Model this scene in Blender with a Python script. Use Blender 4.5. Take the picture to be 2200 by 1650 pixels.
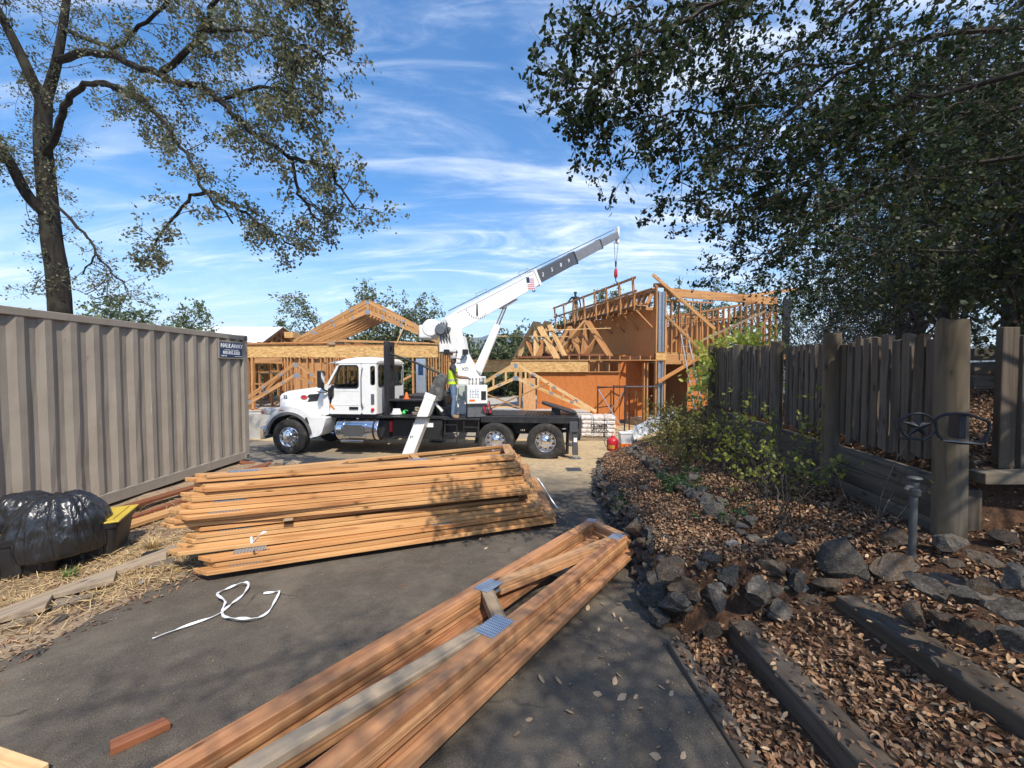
import bpy, bmesh, math, random
import numpy as np
from mathutils import Vector, Matrix, Euler, noise

# ------------------------------------------------------------------ clear, camera, light
for o in list(bpy.data.objects):
 bpy.data.objects.remove(o, do_unlink=True)
scene = bpy.context.scene
COL = scene.collection
R = math.radians

cam_data = bpy.data.cameras.new('camera')
cam_data.sensor_width = 36.0
cam_data.lens = 36.0 * 860.0 / 2200.0
cam_data.clip_start = 0.05
cam_data.clip_end = 9000.0
cam = bpy.data.objects.new('camera', cam_data)
COL.objects.link(cam)
EYE = Vector((0.0, 0.0, 1.55))
PITCH = R(2.0)
cam.location = EYE
cam.rotation_euler = (math.pi / 2 - PITCH, 0, 0)
scene.camera = cam

SUN_EL = R(52)
SUN_DIR = Vector((0.42 * math.cos(SUN_EL), -0.907 * math.cos(SUN_EL), math.sin(SUN_EL)))   # towards the sun

world = bpy.data.worlds.new('World')
scene.world = world
world.use_nodes = True
wn = world.node_tree
wn.nodes.clear()

def nd(tree, kind, **kw):
 n = tree.nodes.new(kind)
 for k, v in kw.items():
  if k.startswith('i_'):
   n.inputs[k[2:].replace('_', ' ')].default_value = v
  else:
   setattr(n, k, v)
 return n

def math_node(tree, op, a, b=None, clamp=False):
 n = tree.nodes.new('ShaderNodeMath')
 n.operation = op
 n.use_clamp = clamp
 for i, x in enumerate((a, b)):
  if x is None:
   continue
  if isinstance(x, (int, float)):
   n.inputs[i].default_value = x
  else:
   tree.links.new(x, n.inputs[i])
 return n.outputs[0]

def make_sky():
 t = wn
 L = t.links.new
 sky = nd(t, 'ShaderNodeTexSky', sky_type='NISHITA')
 sky.sun_disc = False
 sky.sun_elevation = SUN_EL
 sky.sun_rotation = math.atan2(SUN_DIR.x, SUN_DIR.y)
 sky.altitude = 200
 sky.air_density = 1.0
 sky.dust_density = 0.5
 sky.ozone_density = 2.4
 tc = nd(t, 'ShaderNodeTexCoord')
 sep = nd(t, 'ShaderNodeSeparateXYZ')
 L(tc.outputs['Generated'], sep.inputs[0])
 zc = math_node(t, 'ADD', math_node(t, 'MAXIMUM', sep.outputs['Z'], 0.0), 0.20)
 u = math_node(t, 'DIVIDE', sep.outputs['X'], zc)
 v = math_node(t, 'DIVIDE', sep.outputs['Y'], zc)
 comb = nd(t, 'ShaderNodeCombineXYZ')
 L(u, comb.inputs[0]); L(v, comb.inputs[1])

 def layer(rot, sx, sy, scale, detail, rough, dist, lo, hi, off=0.0):
  mp = nd(t, 'ShaderNodeMapping')
  mp.inputs['Rotation'].default_value = (0, 0, rot)
  mp.inputs['Scale'].default_value = (sx, sy, 1)
  mp.inputs['Location'].default_value = (off, off * 0.7, 0)
  L(comb.outputs[0], mp.inputs[0])
  nz = nd(t, 'ShaderNodeTexNoise')
  nz.inputs['Scale'].default_value = scale
  nz.inputs['Detail'].default_value = detail
  nz.inputs['Roughness'].default_value = rough
  nz.inputs['Distortion'].default_value = dist
  L(mp.outputs[0], nz.inputs['Vector'])
  mr = nd(t, 'ShaderNodeMapRange')
  mr.interpolation_type = 'SMOOTHSTEP'
  mr.inputs['From Min'].default_value = lo
  mr.inputs['From Max'].default_value = hi
  L(nz.outputs['Fac'], mr.inputs['Value'])
  return mr.outputs[0]
 big = layer(0.5, 1.0, 1.0, 0.55, 3, 0.5, 0.4, 0.40, 0.66, 3.1)
 wisp = layer(0.75, 0.8, 2.2, 1.35, 11, 0.66, 1.3, 0.42, 0.76, 2.6)
 fine = layer(0.25, 0.6, 3.0, 2.1, 9, 0.62, 0.9, 0.48, 0.78, 7.3)
 a = math_node(t, 'MULTIPLY', wisp, math_node(t, 'ADD', math_node(t, 'MULTIPLY', big, 0.9), 0.24))
 b = math_node(t, 'MULTIPLY', fine, 0.42)
 veil = math_node(t, 'MULTIPLY', big, 0.10)
 dens = math_node(t, 'ADD', math_node(t, 'ADD', a, b), veil, True)
 # thin cloud gathers towards the horizon
 hz = nd(t, 'ShaderNodeMapRange')
 hz.inputs['From Min'].default_value = 0.0
 hz.inputs['From Max'].default_value = 0.30
 hz.inputs['To Min'].default_value = 0.55
 hz.inputs['To Max'].default_value = 0.0
 L(sep.outputs['Z'], hz.inputs['Value'])
 hzw = math_node(t, 'MULTIPLY', hz.outputs[0], math_node(t, 'ADD', math_node(t, 'MULTIPLY', fine, 0.7), 0.40))
 dens = math_node(t, 'ADD', math_node(t, 'MULTIPLY', dens, 0.86), hzw, True)
 mix = nd(t, 'ShaderNodeMix', data_type='RGBA')
 L(dens, mix.inputs['Factor'])
 hs = nd(t, 'ShaderNodeHueSaturation')
 hs.inputs['Saturation'].default_value = 1.36
 hs.inputs['Value'].default_value = 1.5
 L(sky.outputs[0], hs.inputs['Color'])
 L(hs.outputs[0], mix.inputs['A'])
 mix.inputs['B'].default_value = (10.2, 10.5, 11.0, 1)
 bg = nd(t, 'ShaderNodeBackground')
 bg.inputs['Strength'].default_value = 0.12
 L(mix.outputs['Result'], bg.inputs['Color'])
 out = nd(t, 'ShaderNodeOutputWorld')
 L(bg.outputs[0], out.inputs['Surface'])

make_sky()

sun_data = bpy.data.lights.new('sun', 'SUN')
sun_data.energy = 4.8
sun_data.angle = R(0.53)
sun_data.color = (1.0, 0.93, 0.82)
sun = bpy.data.objects.new('sun', sun_data)
COL.objects.link(sun)
sun.rotation_euler = SUN_DIR.to_track_quat('Z', 'Y').to_euler()
sun.location = (8, -16, 25)

vs = scene.view_settings
vs.view_transform = 'Standard'
vs.look = 'None'
vs.exposure = 0.42
vs.gamma = 1.0
vs.use_curve_mapping = False
scene.cycles.use_adaptive_sampling = True
scene.cycles.adaptive_threshold = 0.02
scene.cycles.denoising_prefilter = 'NONE'
scene.cycles.max_bounces = 5
scene.cycles.diffuse_bounces = 2
scene.cycles.transparent_max_bounces = 6

# ------------------------------------------------------------------ helpers
F_PX = 860.0
CAM_ROT = Euler((math.pi / 2 - PITCH, 0, 0)).to_matrix()

def at(px, py, depth):
 """a point of the place, given where it is seen in the 2200x1650 photograph and how far away (metres along Y)"""
 d = CAM_ROT @ Vector(((px - 1100) / F_PX, (825 - py) / F_PX, -1.0))
 return EYE + d * (depth / d.y)

def at_z(px, py, z):
 d = CAM_ROT @ Vector(((px - 1100) / F_PX, (825 - py) / F_PX, -1.0))
 return EYE + d * ((z - EYE.z) / d.z)

def seen(p):
 q = CAM_ROT.transposed() @ (Vector(p) - EYE)
 return (1100 + F_PX * q.x / -q.z, 825 - F_PX * q.y / -q.z)

WM = {}          # world matrix of every empty / parent

def tag(o, label=None, cat=None, group=None, kind=None):
 if label: o['label'] = label
 if cat: o['category'] = cat
 if group: o['group'] = group
 if kind: o['kind'] = kind
 return o

def thing(name, label, cat, loc=(0, 0, 0), rot=None, group=None):
 o = bpy.data.objects.new(name, None)
 o.empty_display_size = 0.2
 COL.objects.link(o)
 M = Matrix.Translation(Vector(loc))
 if rot is not None:
  M = M @ (rot.to_4x4() if isinstance(rot, Matrix) else Matrix.Rotation(rot, 4, 'Z'))
 o.matrix_basis = M
 WM[o] = M
 return tag(o, label, cat, group)

def place(o, M, parent=None, local=False):
 """M is a world matrix unless local"""
 if parent is not None:
  o.parent = parent
  o.matrix_basis = M if local else WM[parent].inverted() @ M
  WM[o] = (WM[parent] @ M) if local else M
 else:
  o.matrix_basis = M
  WM[o] = M
 return o

def link_mesh(name, me, mat, parent=None, M=None, local=True):
 o = bpy.data.objects.new(name, me)
 COL.objects.link(o)
 if mat is not None and len(me.materials) == 0:
  me.materials.append(mat)
 return place(o, M if M is not None else Matrix(), parent, local if parent is not None else False)

class MB:
 """collects shapes into one mesh"""
 def __init__(self):
  self.v = []
  self.f = []
  self.mi = []
  self.cur = 0

 def _add(self, vs_, fs_):
  b = len(self.v)
  self.v.extend([tuple(p) for p in vs_])
  for f in fs_:
   self.f.append(tuple(b + i for i in f))
   self.mi.append(self.cur)
  return self

 def box(self, x0, x1, y0, y1, z0, z1, M=None):
  p = [Vector((x, y, z)) for z in (z0, z1) for y in (y0, y1) for x in (x0, x1)]
  if M is not None:
   p = [M @ q for q in p]
  return self._add(p, [(0, 2, 3, 1), (4, 5, 7, 6), (0, 1, 5, 4), (2, 6, 7, 3), (0, 4, 6, 2), (1, 3, 7, 5)])

 def beam(self, p0, p1, w, t, up=(0, 0, 1)):
  p0 = Vector(p0); p1 = Vector(p1)
  x = (p1 - p0); L = x.length; x.normalize()
  up = Vector(up)
  if abs(x.dot(up)) > 0.999:
   up = Vector((1, 0, 0))
  z = (up - x * up.dot(x)).normalized()
  y = z.cross(x)
  M = Matrix((x, y, z)).transposed().to_4x4()
  M.translation = p0
  return self.box(0, L, -w / 2, w / 2, -t / 2, t / 2, M)

 def prism(self, poly, y0, y1, M=None, axis='y'):
  """poly in (a,b); extruded along axis; default poly is (x,z) extruded along y"""
  n = len(poly)

  def mk(a, b, c):
   if axis == 'y': return Vector((a, c, b))
   if axis == 'z': return Vector((a, b, c))
   return Vector((c, a, b))
  p = [mk(a, b, y0) for a, b in poly] + [mk(a, b, y1) for a, b in poly]
  if M is not None:
   p = [M @ q for q in p]
  fs_ = [tuple(range(n)), tuple(range(2 * n - 1, n - 1, -1))]
  fs_ += [((i + 1) % n, i, n + i, n + (i + 1) % n) for i in range(n)]
  return self._add(p, fs_)

 def ring_panel(self, outer, inner, y0, y1, M=None):
  """panel in xz with a hole (outer and inner have the same count), thickness y0..y1"""
  n = len(outer)
  P = [Vector((a, y0, b)) for a, b in outer] + [Vector((a, y0, b)) for a, b in inner] + \
   [Vector((a, y1, b)) for a, b in outer] + [Vector((a, y1, b)) for a, b in inner]
  if M is not None:
   P = [M @ q for q in P]
  fs_ = []
  for i in range(n):
   j = (i + 1) % n
   fs_.append((i, j, n + j, n + i))
   fs_.append((2 * n + j, 2 * n + i, 3 * n + i, 3 * n + j))
   fs_.append((j, i, 2 * n + i, 2 * n + j))
   fs_.append((n + i, n + j, 3 * n + j, 3 * n + i))
  return self._add(P, fs_)

 def tube(self, pts, rad, n=8, cap=True):
  pts = [Vector(p) for p in pts]
  if not hasattr(rad, '__len__'):
   rad = [rad] * len(pts)
  vs_ = []
  ref = None
  for i, p in enumerate(pts):
   d = (pts[min(i + 1, len(pts) - 1)] - pts[max(i - 1, 0)])
   if d.length < 1e-9: d = Vector((0, 0, 1))
   d.normalize()
   if ref is None:
    ref = Vector((0, 0, 1)) if abs(d.z) < 0.9 else Vector((1, 0, 0))
   a = (ref - d * ref.dot(d))
   if a.length < 1e-6:
    a = d.orthogonal()
   a.normalize()
   ref = a
   b = d.cross(a)
   for k in range(n):
    t = 2 * math.pi * k / n
    vs_.append(p + (a * math.cos(t) + b * math.sin(t)) * rad[i])
  fs_ = []
  for i in range(len(pts) - 1):
   for k in range(n):
    fs_.append((i * n + k, i * n + (k + 1) % n, (i + 1) * n + (k + 1) % n, (i + 1) * n + k))
  if cap:
   fs_.append(tuple(range(n - 1, -1, -1)))
   e = (len(pts) - 1) * n
   fs_.append(tuple(range(e, e + n)))
  return self._add(vs_, fs_)

 def lathe(self, prof, n=32, M=None, close=False):
  """prof list of (r, h) about local z"""
  m = len(prof)
  vs_ = []
  for k in range(n):
   t = 2 * math.pi * k / n
   for r, h in prof:
    p = Vector((r * math.cos(t), r * math.sin(t), h))
    vs_.append(M @ p if M is not None else p)
  fs_ = []
  for k in range(n):
   k2 = (k + 1) % n
   for i in range(m - 1 if not close else m):
    j = (i + 1) % m
    fs_.append((k * m + i, k2 * m + i, k2 * m + j, k * m + j))
  return self._add(vs_, fs_)

 def loft(self, rings, cap=True, closed=True):
  n = len(rings[0])
  vs_ = [Vector(p) for r in rings for p in r]
  fs_ = []
  for i in range(len(rings) - 1):
   for k in range(n if closed else n - 1):
    k2 = (k + 1) % n
    fs_.append((i * n + k, i * n + k2, (i + 1) * n + k2, (i + 1) * n + k))
  if cap and closed:
   fs_.append(tuple(range(n - 1, -1, -1)))
   e = (len(rings) - 1) * n
   fs_.append(tuple(range(e, e + n)))
  return self._add(vs_, fs_)

 def mesh(self, name, mats=None, smooth=False):
  me = bpy.data.meshes.new(name)
  me.from_pydata(self.v, [], self.f)
  if mats:
   for m in (mats if isinstance(mats, (list, tuple)) else [mats]):
    me.materials.append(m)
   if isinstance(mats, (list, tuple)) and len(mats) > 1:
    me.polygons.foreach_set('material_index', self.mi)
  bm = bmesh.new()
  bm.from_mesh(me)
  bmesh.ops.recalc_face_normals(bm, faces=bm.faces)
  bm.to_mesh(me)
  bm.free()
  if smooth:
   me.polygons.foreach_set('use_smooth', [True] * len(me.polygons))
  me.update()
  return me

 def build(self, name, mat, parent=None, M=None, smooth=False, bevel=0.0, seg=1, local=True):
  me = self.mesh(name, mat, smooth)
  o = link_mesh(name, me, None, parent, M, local)
  if bevel > 0:
   b = o.modifiers.new('bevel', 'BEVEL')
   b.width = bevel
   b.segments = seg
   b.limit_method = 'ANGLE'
   b.angle_limit = R(35)
  if smooth:
   try:
    me.set_sharp_from_angle(angle=R(38))
   except Exception:
    pass
  return o

def fast_mesh(name, verts, faces, mat, smooth=False):
 """numpy verts (n,3) and faces (m,k) -> mesh, quickly"""
 me = bpy.data.meshes.new(name)
 n, (m, k) = len(verts), faces.shape
 me.vertices.add(n)
 me.vertices.foreach_set('co', np.ascontiguousarray(verts, dtype=np.float32).ravel())
 me.loops.add(m * k)
 me.loops.foreach_set('vertex_index', np.ascontiguousarray(faces, dtype=np.int32).ravel())
 me.polygons.add(m)
 me.polygons.foreach_set('loop_start', np.arange(0, m * k, k, dtype=np.int32))
 if smooth:
  me.polygons.foreach_set('use_smooth', np.ones(m, dtype=bool))
 if mat is not None:
  me.materials.append(mat)
 me.update(calc_edges=True)
 return me

_board_cache = {}

def frame_from(p0, p1, up=(0, 0, 1)):
 p0 = Vector(p0); p1 = Vector(p1)
 x = (p1 - p0); L = x.length; x.normalize()
 up = Vector(up)
 if abs(x.dot(up)) > 0.995:
  up = Vector((0, 1, 0)) if abs(x.y) < 0.9 else Vector((1, 0, 0))
 z = (up - x * up.dot(x)).normalized()
 y = z.cross(x)
 M = Matrix((x, y, z)).transposed().to_4x4()
 M.translation = p0
 return M, L

def board(name, p0, p1, w, t, mat, parent=None, up=(0, 0, 1), bevel=0.0, cut0=0.0, cut1=0.0, roll=None):
 """a straight piece of lumber from p0 to p1; w across, t along 'up'; cut0/cut1 shear the ends across the width"""
 M, L = frame_from(p0, p1, up)
 L = round(L, 3)
 key = (L, round(w, 4), round(t, 4), mat.name, round(cut0, 3), round(cut1, 3))
 me = _board_cache.get(key)
 if me is None:
  b = MB()
  h = w / 2
  P = [(0 + cut0, -h, -t / 2), (L + cut1, -h, -t / 2), (0 - cut0, h, -t / 2), (L - cut1, h, -t / 2),
   (0 + cut0, -h, t / 2), (L + cut1, -h, t / 2), (0 - cut0, h, t / 2), (L - cut1, h, t / 2)]
  b._add(P, [(0, 2, 3, 1), (4, 5, 7, 6), (0, 1, 5, 4), (2, 6, 7, 3), (0, 4, 6, 2), (1, 3, 7, 5)])
  me = b.mesh(name, mat)
  _board_cache[key] = me
 o = bpy.data.objects.new(name, me)
 COL.objects.link(o)
 place(o, M, parent, False)
 if bevel > 0:
  bv = o.modifiers.new('bevel', 'BEVEL')
  bv.width = bevel
  bv.segments = 2
 return o

def text_mesh(body, size, extrude=0.002, bold=False, spacing=1.0, shear=0.0):
 cu = bpy.data.curves.new('lettering', 'FONT')
 cu.body = body
 cu.size = size
 cu.extrude = extrude
 cu.align_x = 'CENTER'
 cu.align_y = 'CENTER'
 cu.space_character = spacing
 cu.shear = shear
 if bold:
  cu.offset = size * 0.022
 cu.resolution_u = 3
 ob = bpy.data.objects.new('lettering', cu)
 COL.objects.link(ob)
 dg = bpy.context.evaluated_depsgraph_get()
 me = bpy.data.meshes.new_from_object(ob.evaluated_get(dg))
 bpy.data.objects.remove(ob, do_unlink=True)
 bpy.data.curves.remove(cu)
 return me

def lettering(name, body, size, mat, parent, M, local=True, **kw):
 me = text_mesh(body, size, **kw)
 me.materials.clear()
 me.materials.append(mat)
 return link_mesh(name, me, None, parent, M, local)

def sstep(a, b, x):
 t = np.clip((x - a) / (b - a), 0, 1)
 return t * t * (3 - 2 * t)

# ------------------------------------------------------------------ materials
def new_mat(name):
 m = bpy.data.materials.new(name)
 m.use_nodes = True
 t = m.node_tree
 p = t.nodes['Principled BSDF']
 return m, t, p

def ramp(t, fac, stops):
 r = t.nodes.new('ShaderNodeValToRGB')
 el = r.color_ramp.elements
 while len(el) < len(stops):
  el.new(0.5)
 for e, (pos, col) in zip(el, stops):
  e.position = pos
  e.color = (*col, 1)
 if fac is not None:
  t.links.new(fac, r.inputs['Fac'])
 return r.outputs['Color']

def tex(t, kind, vec, **kw):
 n = t.nodes.new('ShaderNodeTex' + kind)
 for k, v in kw.items():
  n.inputs[k].default_value = v
 if vec is not None:
  t.links.new(vec, n.inputs['Vector'])
 return n

def mapping(t, vec, scale=(1, 1, 1), rot=(0, 0, 0), loc=(0, 0, 0)):
 m = t.nodes.new('ShaderNodeMapping')
 m.inputs['Scale'].default_value = scale
 m.inputs['Rotation'].default_value = rot
 m.inputs['Location'].default_value = loc
 t.links.new(vec, m.inputs['Vector'])
 return m.outputs[0]

def mixc(t, fac, a, b, mode='MIX'):
 n = t.nodes.new('ShaderNodeMix')
 n.data_type = 'RGBA'
 n.blend_type = mode
 for key, x in (('Factor', fac), ('A', a), ('B', b)):
  if isinstance(x, (int, float)):
   n.inputs[key].default_value = x
  elif isinstance(x, tuple):
   n.inputs[key].default_value = (*x, 1) if len(x) == 3 else x
  else:
   t.links.new(x, n.inputs[key])
 return n.outputs['Result']

def bump(t, p, height, strength=0.3, dist=0.01):
 b = t.nodes.new('ShaderNodeBump')
 b.inputs['Strength'].default_value = strength
 b.inputs['Distance'].default_value = dist
 t.links.new(height, b.inputs['Height'])
 t.links.new(b.outputs[0], p.inputs['Normal'])

def wobj(t, rnd=True):
 """object coordinates, shifted by a random amount for each object"""
 tc = t.nodes.new('ShaderNodeTexCoord')
 oi = t.nodes.new('ShaderNodeObjectInfo')
 if not rnd:
  return tc.outputs['Object'], oi.outputs['Random']
 vm = t.nodes.new('ShaderNodeVectorMath')
 vm.operation = 'ADD'
 sc = t.nodes.new('ShaderNodeVectorMath')
 sc.operation = 'SCALE'
 sc.inputs[0].default_value = (37.0, 19.0, 11.0)
 t.links.new(oi.outputs['Random'], sc.inputs['Scale'])
 t.links.new(tc.outputs['Object'], vm.inputs[0])
 t.links.new(sc.outputs[0], vm.inputs[1])
 return vm.outputs[0], oi.outputs['Random']

def mat_wood(name, light, dark, red, rough=0.62, grain=1.0, weather=0.0, knots=True):
 m, t, p = new_mat(name)
 L = t.links.new
 vec, rnd = wobj(t)
 g = tex(t, 'Noise', mapping(t, vec, (1.2, 34 * grain, 34 * grain)), Scale=1.0, Detail=5.0, Roughness=0.6, Distortion=0.6)
 g2 = tex(t, 'Noise', mapping(t, vec, (0.5, 9 * grain, 9 * grain)), Scale=1.0, Detail=3.0, Roughness=0.55, Distortion=1.4)
 c = ramp(t, g2.outputs['Fac'], [(0.28, dark), (0.5, light), (0.72, tuple(min(1, x * 1.12) for x in light))])
 c = mixc(t, math_node(t, 'MULTIPLY', ramp_val(t, g.outputs['Fac'], 0.5, 0.66), 0.72), c, dark)
 # each stick has its own tone
 tone = ramp(t, rnd, [(0.0, (0.80, 0.72, 0.62)), (0.35, (1.0, 0.97, 0.92)), (0.65, (1.06, 1.0, 0.92)), (1.0, red)])
 c = mixc(t, 0.85, c, tone, 'MULTIPLY')
 if knots:
  kv = tex(t, 'Voronoi', mapping(t, vec, (4.5, 11.0, 11.0)), Scale=1.0, Randomness=1.0)
  ks = nd(t, 'ShaderNodeSeparateColor')
  L(kv.outputs['Color'], ks.inputs[0])
  pick = math_node(t, 'LESS_THAN', ks.outputs[0], 0.42)
  kf = math_node(t, 'MULTIPLY', ramp_val(t, kv.outputs['Distance'], 0.17, 0.09), pick)
  halo = math_node(t, 'MULTIPLY', ramp_val(t, kv.outputs['Distance'], 0.36, 0.14), pick)
  c = mixc(t, math_node(t, 'MULTIPLY', halo, 0.45), c, tuple(x * 0.8 for x in dark))
  c = mixc(t, math_node(t, 'MULTIPLY', kf, 0.8), c, tuple(x * 0.3 for x in dark))
 if weather > 0:
  wn_ = tex(t, 'Noise', mapping(t, vec, (0.7, 5, 5)), Scale=1.0, Detail=4.0, Roughness=0.6)
  c = mixc(t, math_node(t, 'MULTIPLY', ramp_val(t, wn_.outputs['Fac'], 0.42, 0.62), weather), c, (0.19, 0.18, 0.165))
 # dust and handling marks
 dn = tex(t, 'Noise', vec, Scale=3.0, Detail=6.0, Roughness=0.7)
 c = mixc(t, math_node(t, 'MULTIPLY', ramp_val(t, dn.outputs['Fac'], 0.52, 0.75), 0.35), c, tuple(x * 0.62 for x in light))
 L(c, p.inputs['Base Color'])
 p.inputs['Roughness'].default_value = rough
 p.inputs['Specular IOR Level'].default_value = 0.3
 bump(t, p, g.outputs['Fac'], 0.35, 0.004)
 return m

def ramp_val(t, fac, lo, hi):
 n = t.nodes.new('ShaderNodeMapRange')
 n.interpolation_type = 'SMOOTHSTEP'
 n.inputs['From Min'].default_value = lo
 n.inputs['From Max'].default_value = hi
 t.links.new(fac, n.inputs['Value'])
 return n.outputs[0]

def mat_plain(name, col, rough=0.5, metal=0.0, spec=0.5, var=0.12, nscale=6.0, dirt=None, dirt_amt=0.0, bumpy=0.0, coat=0.0, dscale=4.0):
 m, t, p = new_mat(name)
 tc = t.nodes.new('ShaderNodeTexCoord')
 nz = tex(t, 'Noise', tc.outputs['Object'], Scale=nscale, Detail=6.0, Roughness=0.65)
 c = ramp(t, nz.outputs['Fac'], [(0.25, tuple(x * (1 - var) for x in col)), (0.75, tuple(min(1.0, x * (1 + var)) for x in col))])
 if dirt is not None:
  dz = tex(t, 'Noise', tc.outputs['Object'], Scale=dscale, Detail=8.0, Roughness=0.75)
  c = mixc(t, math_node(t, 'MULTIPLY', ramp_val(t, dz.outputs['Fac'], 0.46, 0.72), dirt_amt), c, dirt)
 t.links.new(c, p.inputs['Base Color'])
 rr = math_node(t, 'ADD', math_node(t, 'MULTIPLY', nz.outputs['Fac'], 0.25), rough - 0.12, True)
 t.links.new(rr, p.inputs['Roughness'])
 p.inputs['Metallic'].default_value = metal
 p.inputs['Specular IOR Level'].default_value = spec
 p.inputs['Coat Weight'].default_value = coat
 if bumpy:
  bump(t, p, nz.outputs['Fac'], bumpy, 0.01)
 return m

def mat_leaf(name, cols, trans=0.35, rough=0.45, spec=0.4):
 m, t, p = new_mat(name)
 L = t.links.new
 geo = t.nodes.new('ShaderNodeNewGeometry')
 r = t.nodes.new('ShaderNodeValToRGB')
 el = r.color_ramp.elements
 while len(el) < len(cols):
  el.new(0.5)
 for i, (e, c) in enumerate(zip(el, cols)):
  e.position = i / max(1, len(cols) - 1)
  e.color = (*c, 1)
 L(geo.outputs['Random Per Island'], r.inputs['Fac'])
 L(r.outputs[0], p.inputs['Base Color'])
 p.inputs['Roughness'].default_value = rough
 p.inputs['Specular IOR Level'].default_value = spec
 if trans > 0:
  tr = t.nodes.new('ShaderNodeBsdfTranslucent')
  hs = t.nodes.new('ShaderNodeHueSaturation')
  hs.inputs['Value'].default_value = 1.6
  hs.inputs['Saturation'].default_value = 1.15
  L(r.outputs[0], hs.inputs['Color'])
  L(hs.outputs[0], tr.inputs['Color'])
  mx = t.nodes.new('ShaderNodeMixShader')
  mx.inputs[0].default_value = trans
  L(p.outputs[0], mx.inputs[1])
  L(tr.outputs[0], mx.inputs[2])
  L(mx.outputs[0], t.nodes['Material Output'].inputs['Surface'])
 return m

WOOD = mat_wood('fir_lumber', (0.51, 0.295, 0.128), (0.29, 0.13, 0.048), (1.02, 0.80, 0.62))
WOODNEAR = mat_wood('fir_lumber_sawn', (0.47, 0.27, 0.138), (0.27, 0.125, 0.056), (0.98, 0.78, 0.66), grain=1.4)
WOODPALE = mat_wood('pale_lumber', (0.66, 0.46, 0.24), (0.48, 0.29, 0.12), (1.0, 0.92, 0.80))
WOODFRAME = mat_wood('framing_lumber', (0.50, 0.275, 0.12), (0.31, 0.14, 0.052), (0.95, 0.74, 0.56))
WOODGREY = mat_wood('grey_timber', (0.118, 0.096, 0.073), (0.042, 0.033, 0.025), (0.9, 0.88, 0.86), rough=0.85, grain=0.7, weather=0.12)
WOODPOST = mat_wood('post_timber', (0.150, 0.122, 0.082), (0.068, 0.054, 0.038), (0.9, 0.88, 0.80), rough=0.85, grain=0.6, weather=0.25)
WOODTIE = mat_wood('tie_timber', (0.105, 0.080, 0.056), (0.048, 0.036, 0.026), (0.95, 0.9, 0.85), rough=0.9, grain=0.6, weather=0.3)
WOODRED = mat_wood('redwood_board', (0.24, 0.095, 0.048), (0.13, 0.045, 0.024), (1.0, 0.85, 0.8), grain=0.9)
WOODOLD = mat_wood('old_plank', (0.36, 0.28, 0.19), (0.20, 0.15, 0.10), (0.95, 0.92, 0.9), rough=0.85, weather=0.3)

def mat_plywood(name, c0, c1):
 m, t, p = new_mat(name)
 vec, rnd = wobj(t)
 w = tex(t, 'Noise', mapping(t, vec, (6.0, 6.0, 0.8)), Scale=1.0, Detail=4.0, Roughness=0.55, Distortion=3.0)
 f = tex(t, 'Noise', mapping(t, vec, (40, 40, 3)), Scale=1.0, Detail=3.0)
 c = ramp(t, w.outputs['Fac'], [(0.3, c1), (0.48, c0), (0.56, c1), (0.7, c0)])
 c = mixc(t, math_node(t, 'MULTIPLY', ramp_val(t, f.outputs['Fac'], 0.5, 0.75), 0.4), c, c1)
 tone = ramp(t, rnd, [(0.0, (0.86, 0.84, 0.82)), (1.0, (1.08, 1.03, 0.98))])
 c = mixc(t, 0.9, c, tone, 'MULTIPLY')
 t.links.new(c, p.inputs['Base Color'])
 p.inputs['Roughness'].default_value = 0.7
 p.inputs['Specular IOR Level'].default_value = 0.25
 return m

PLY = mat_plywood('orange_plywood', (0.53, 0.195, 0.055), (0.43, 0.135, 0.033))
PLYTAN = mat_plywood('tan_plywood', (0.50, 0.29, 0.145), (0.38, 0.20, 0.088))

PLYWALL = mat_plywood('wall_plywood', (0.62, 0.27, 0.09), (0.50, 0.195, 0.058))

def mat_osb(name):
 m, t, p = new_mat(name)
 vec, rnd = wobj(t)
 v = tex(t, 'Voronoi', mapping(t, vec, (9, 30, 30)), Scale=1.0)
 n = tex(t, 'Noise', mapping(t, vec, (4, 22, 22)), Scale=1.0, Detail=4.0, Distortion=1.0)
 c = ramp(t, v.outputs['Color'], [(0.1, (0.42, 0.22, 0.075)), (0.5, (0.60, 0.36, 0.13)), (0.9, (0.70, 0.46, 0.19))])
 c = mixc(t, math_node(t, 'MULTIPLY', ramp_val(t, n.outputs['Fac'], 0.5, 0.68), 0.6), c, (0.30, 0.14, 0.045))
 t.links.new(c, p.inputs['Base Color'])
 p.inputs['Roughness'].default_value = 0.7
 return m

OSB = mat_osb('strand_lumber')
WHITE = mat_plain('white_paint', (0.80, 0.80, 0.78), 0.32, var=0.03, coat=0.4, dirt=(0.46, 0.41, 0.34), dirt_amt=0.22)
WHITEWORN = mat_plain('worn_white_paint', (0.78, 0.77, 0.73), 0.45, var=0.05, nscale=10, dirt=(0.32, 0.29, 0.24), dirt_amt=0.28, dscale=9)
BLACKM = mat_plain('black_steel', (0.018, 0.018, 0.020), 0.45, var=0.3, dirt=(0.16, 0.13, 0.095), dirt_amt=0.22)
BLACKP = mat_plain('black_plastic', (0.014, 0.014, 0.015), 0.5, var=0.2, dirt=(0.10, 0.09, 0.07), dirt_amt=0.15)
GREYM = mat_plain('grey_steel', (0.20, 0.21, 0.22), 0.45, metal=0.6, var=0.15, dirt=(0.12, 0.11, 0.10), dirt_amt=0.4)
DARKGREY = mat_plain('dark_grey_boom', (0.075, 0.08, 0.088), 0.4, var=0.15, dirt=(0.2, 0.2, 0.2), dirt_amt=0.2)
MIDGREY = mat_plain('mid_grey_boom', (0.17, 0.175, 0.185), 0.4, var=0.12, dirt=(0.3, 0.3, 0.3), dirt_amt=0.2)
GALV = mat_plain('galvanised_steel', (0.52, 0.57, 0.63), 0.38, metal=0.75, var=0.22, nscale=18)
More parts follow.
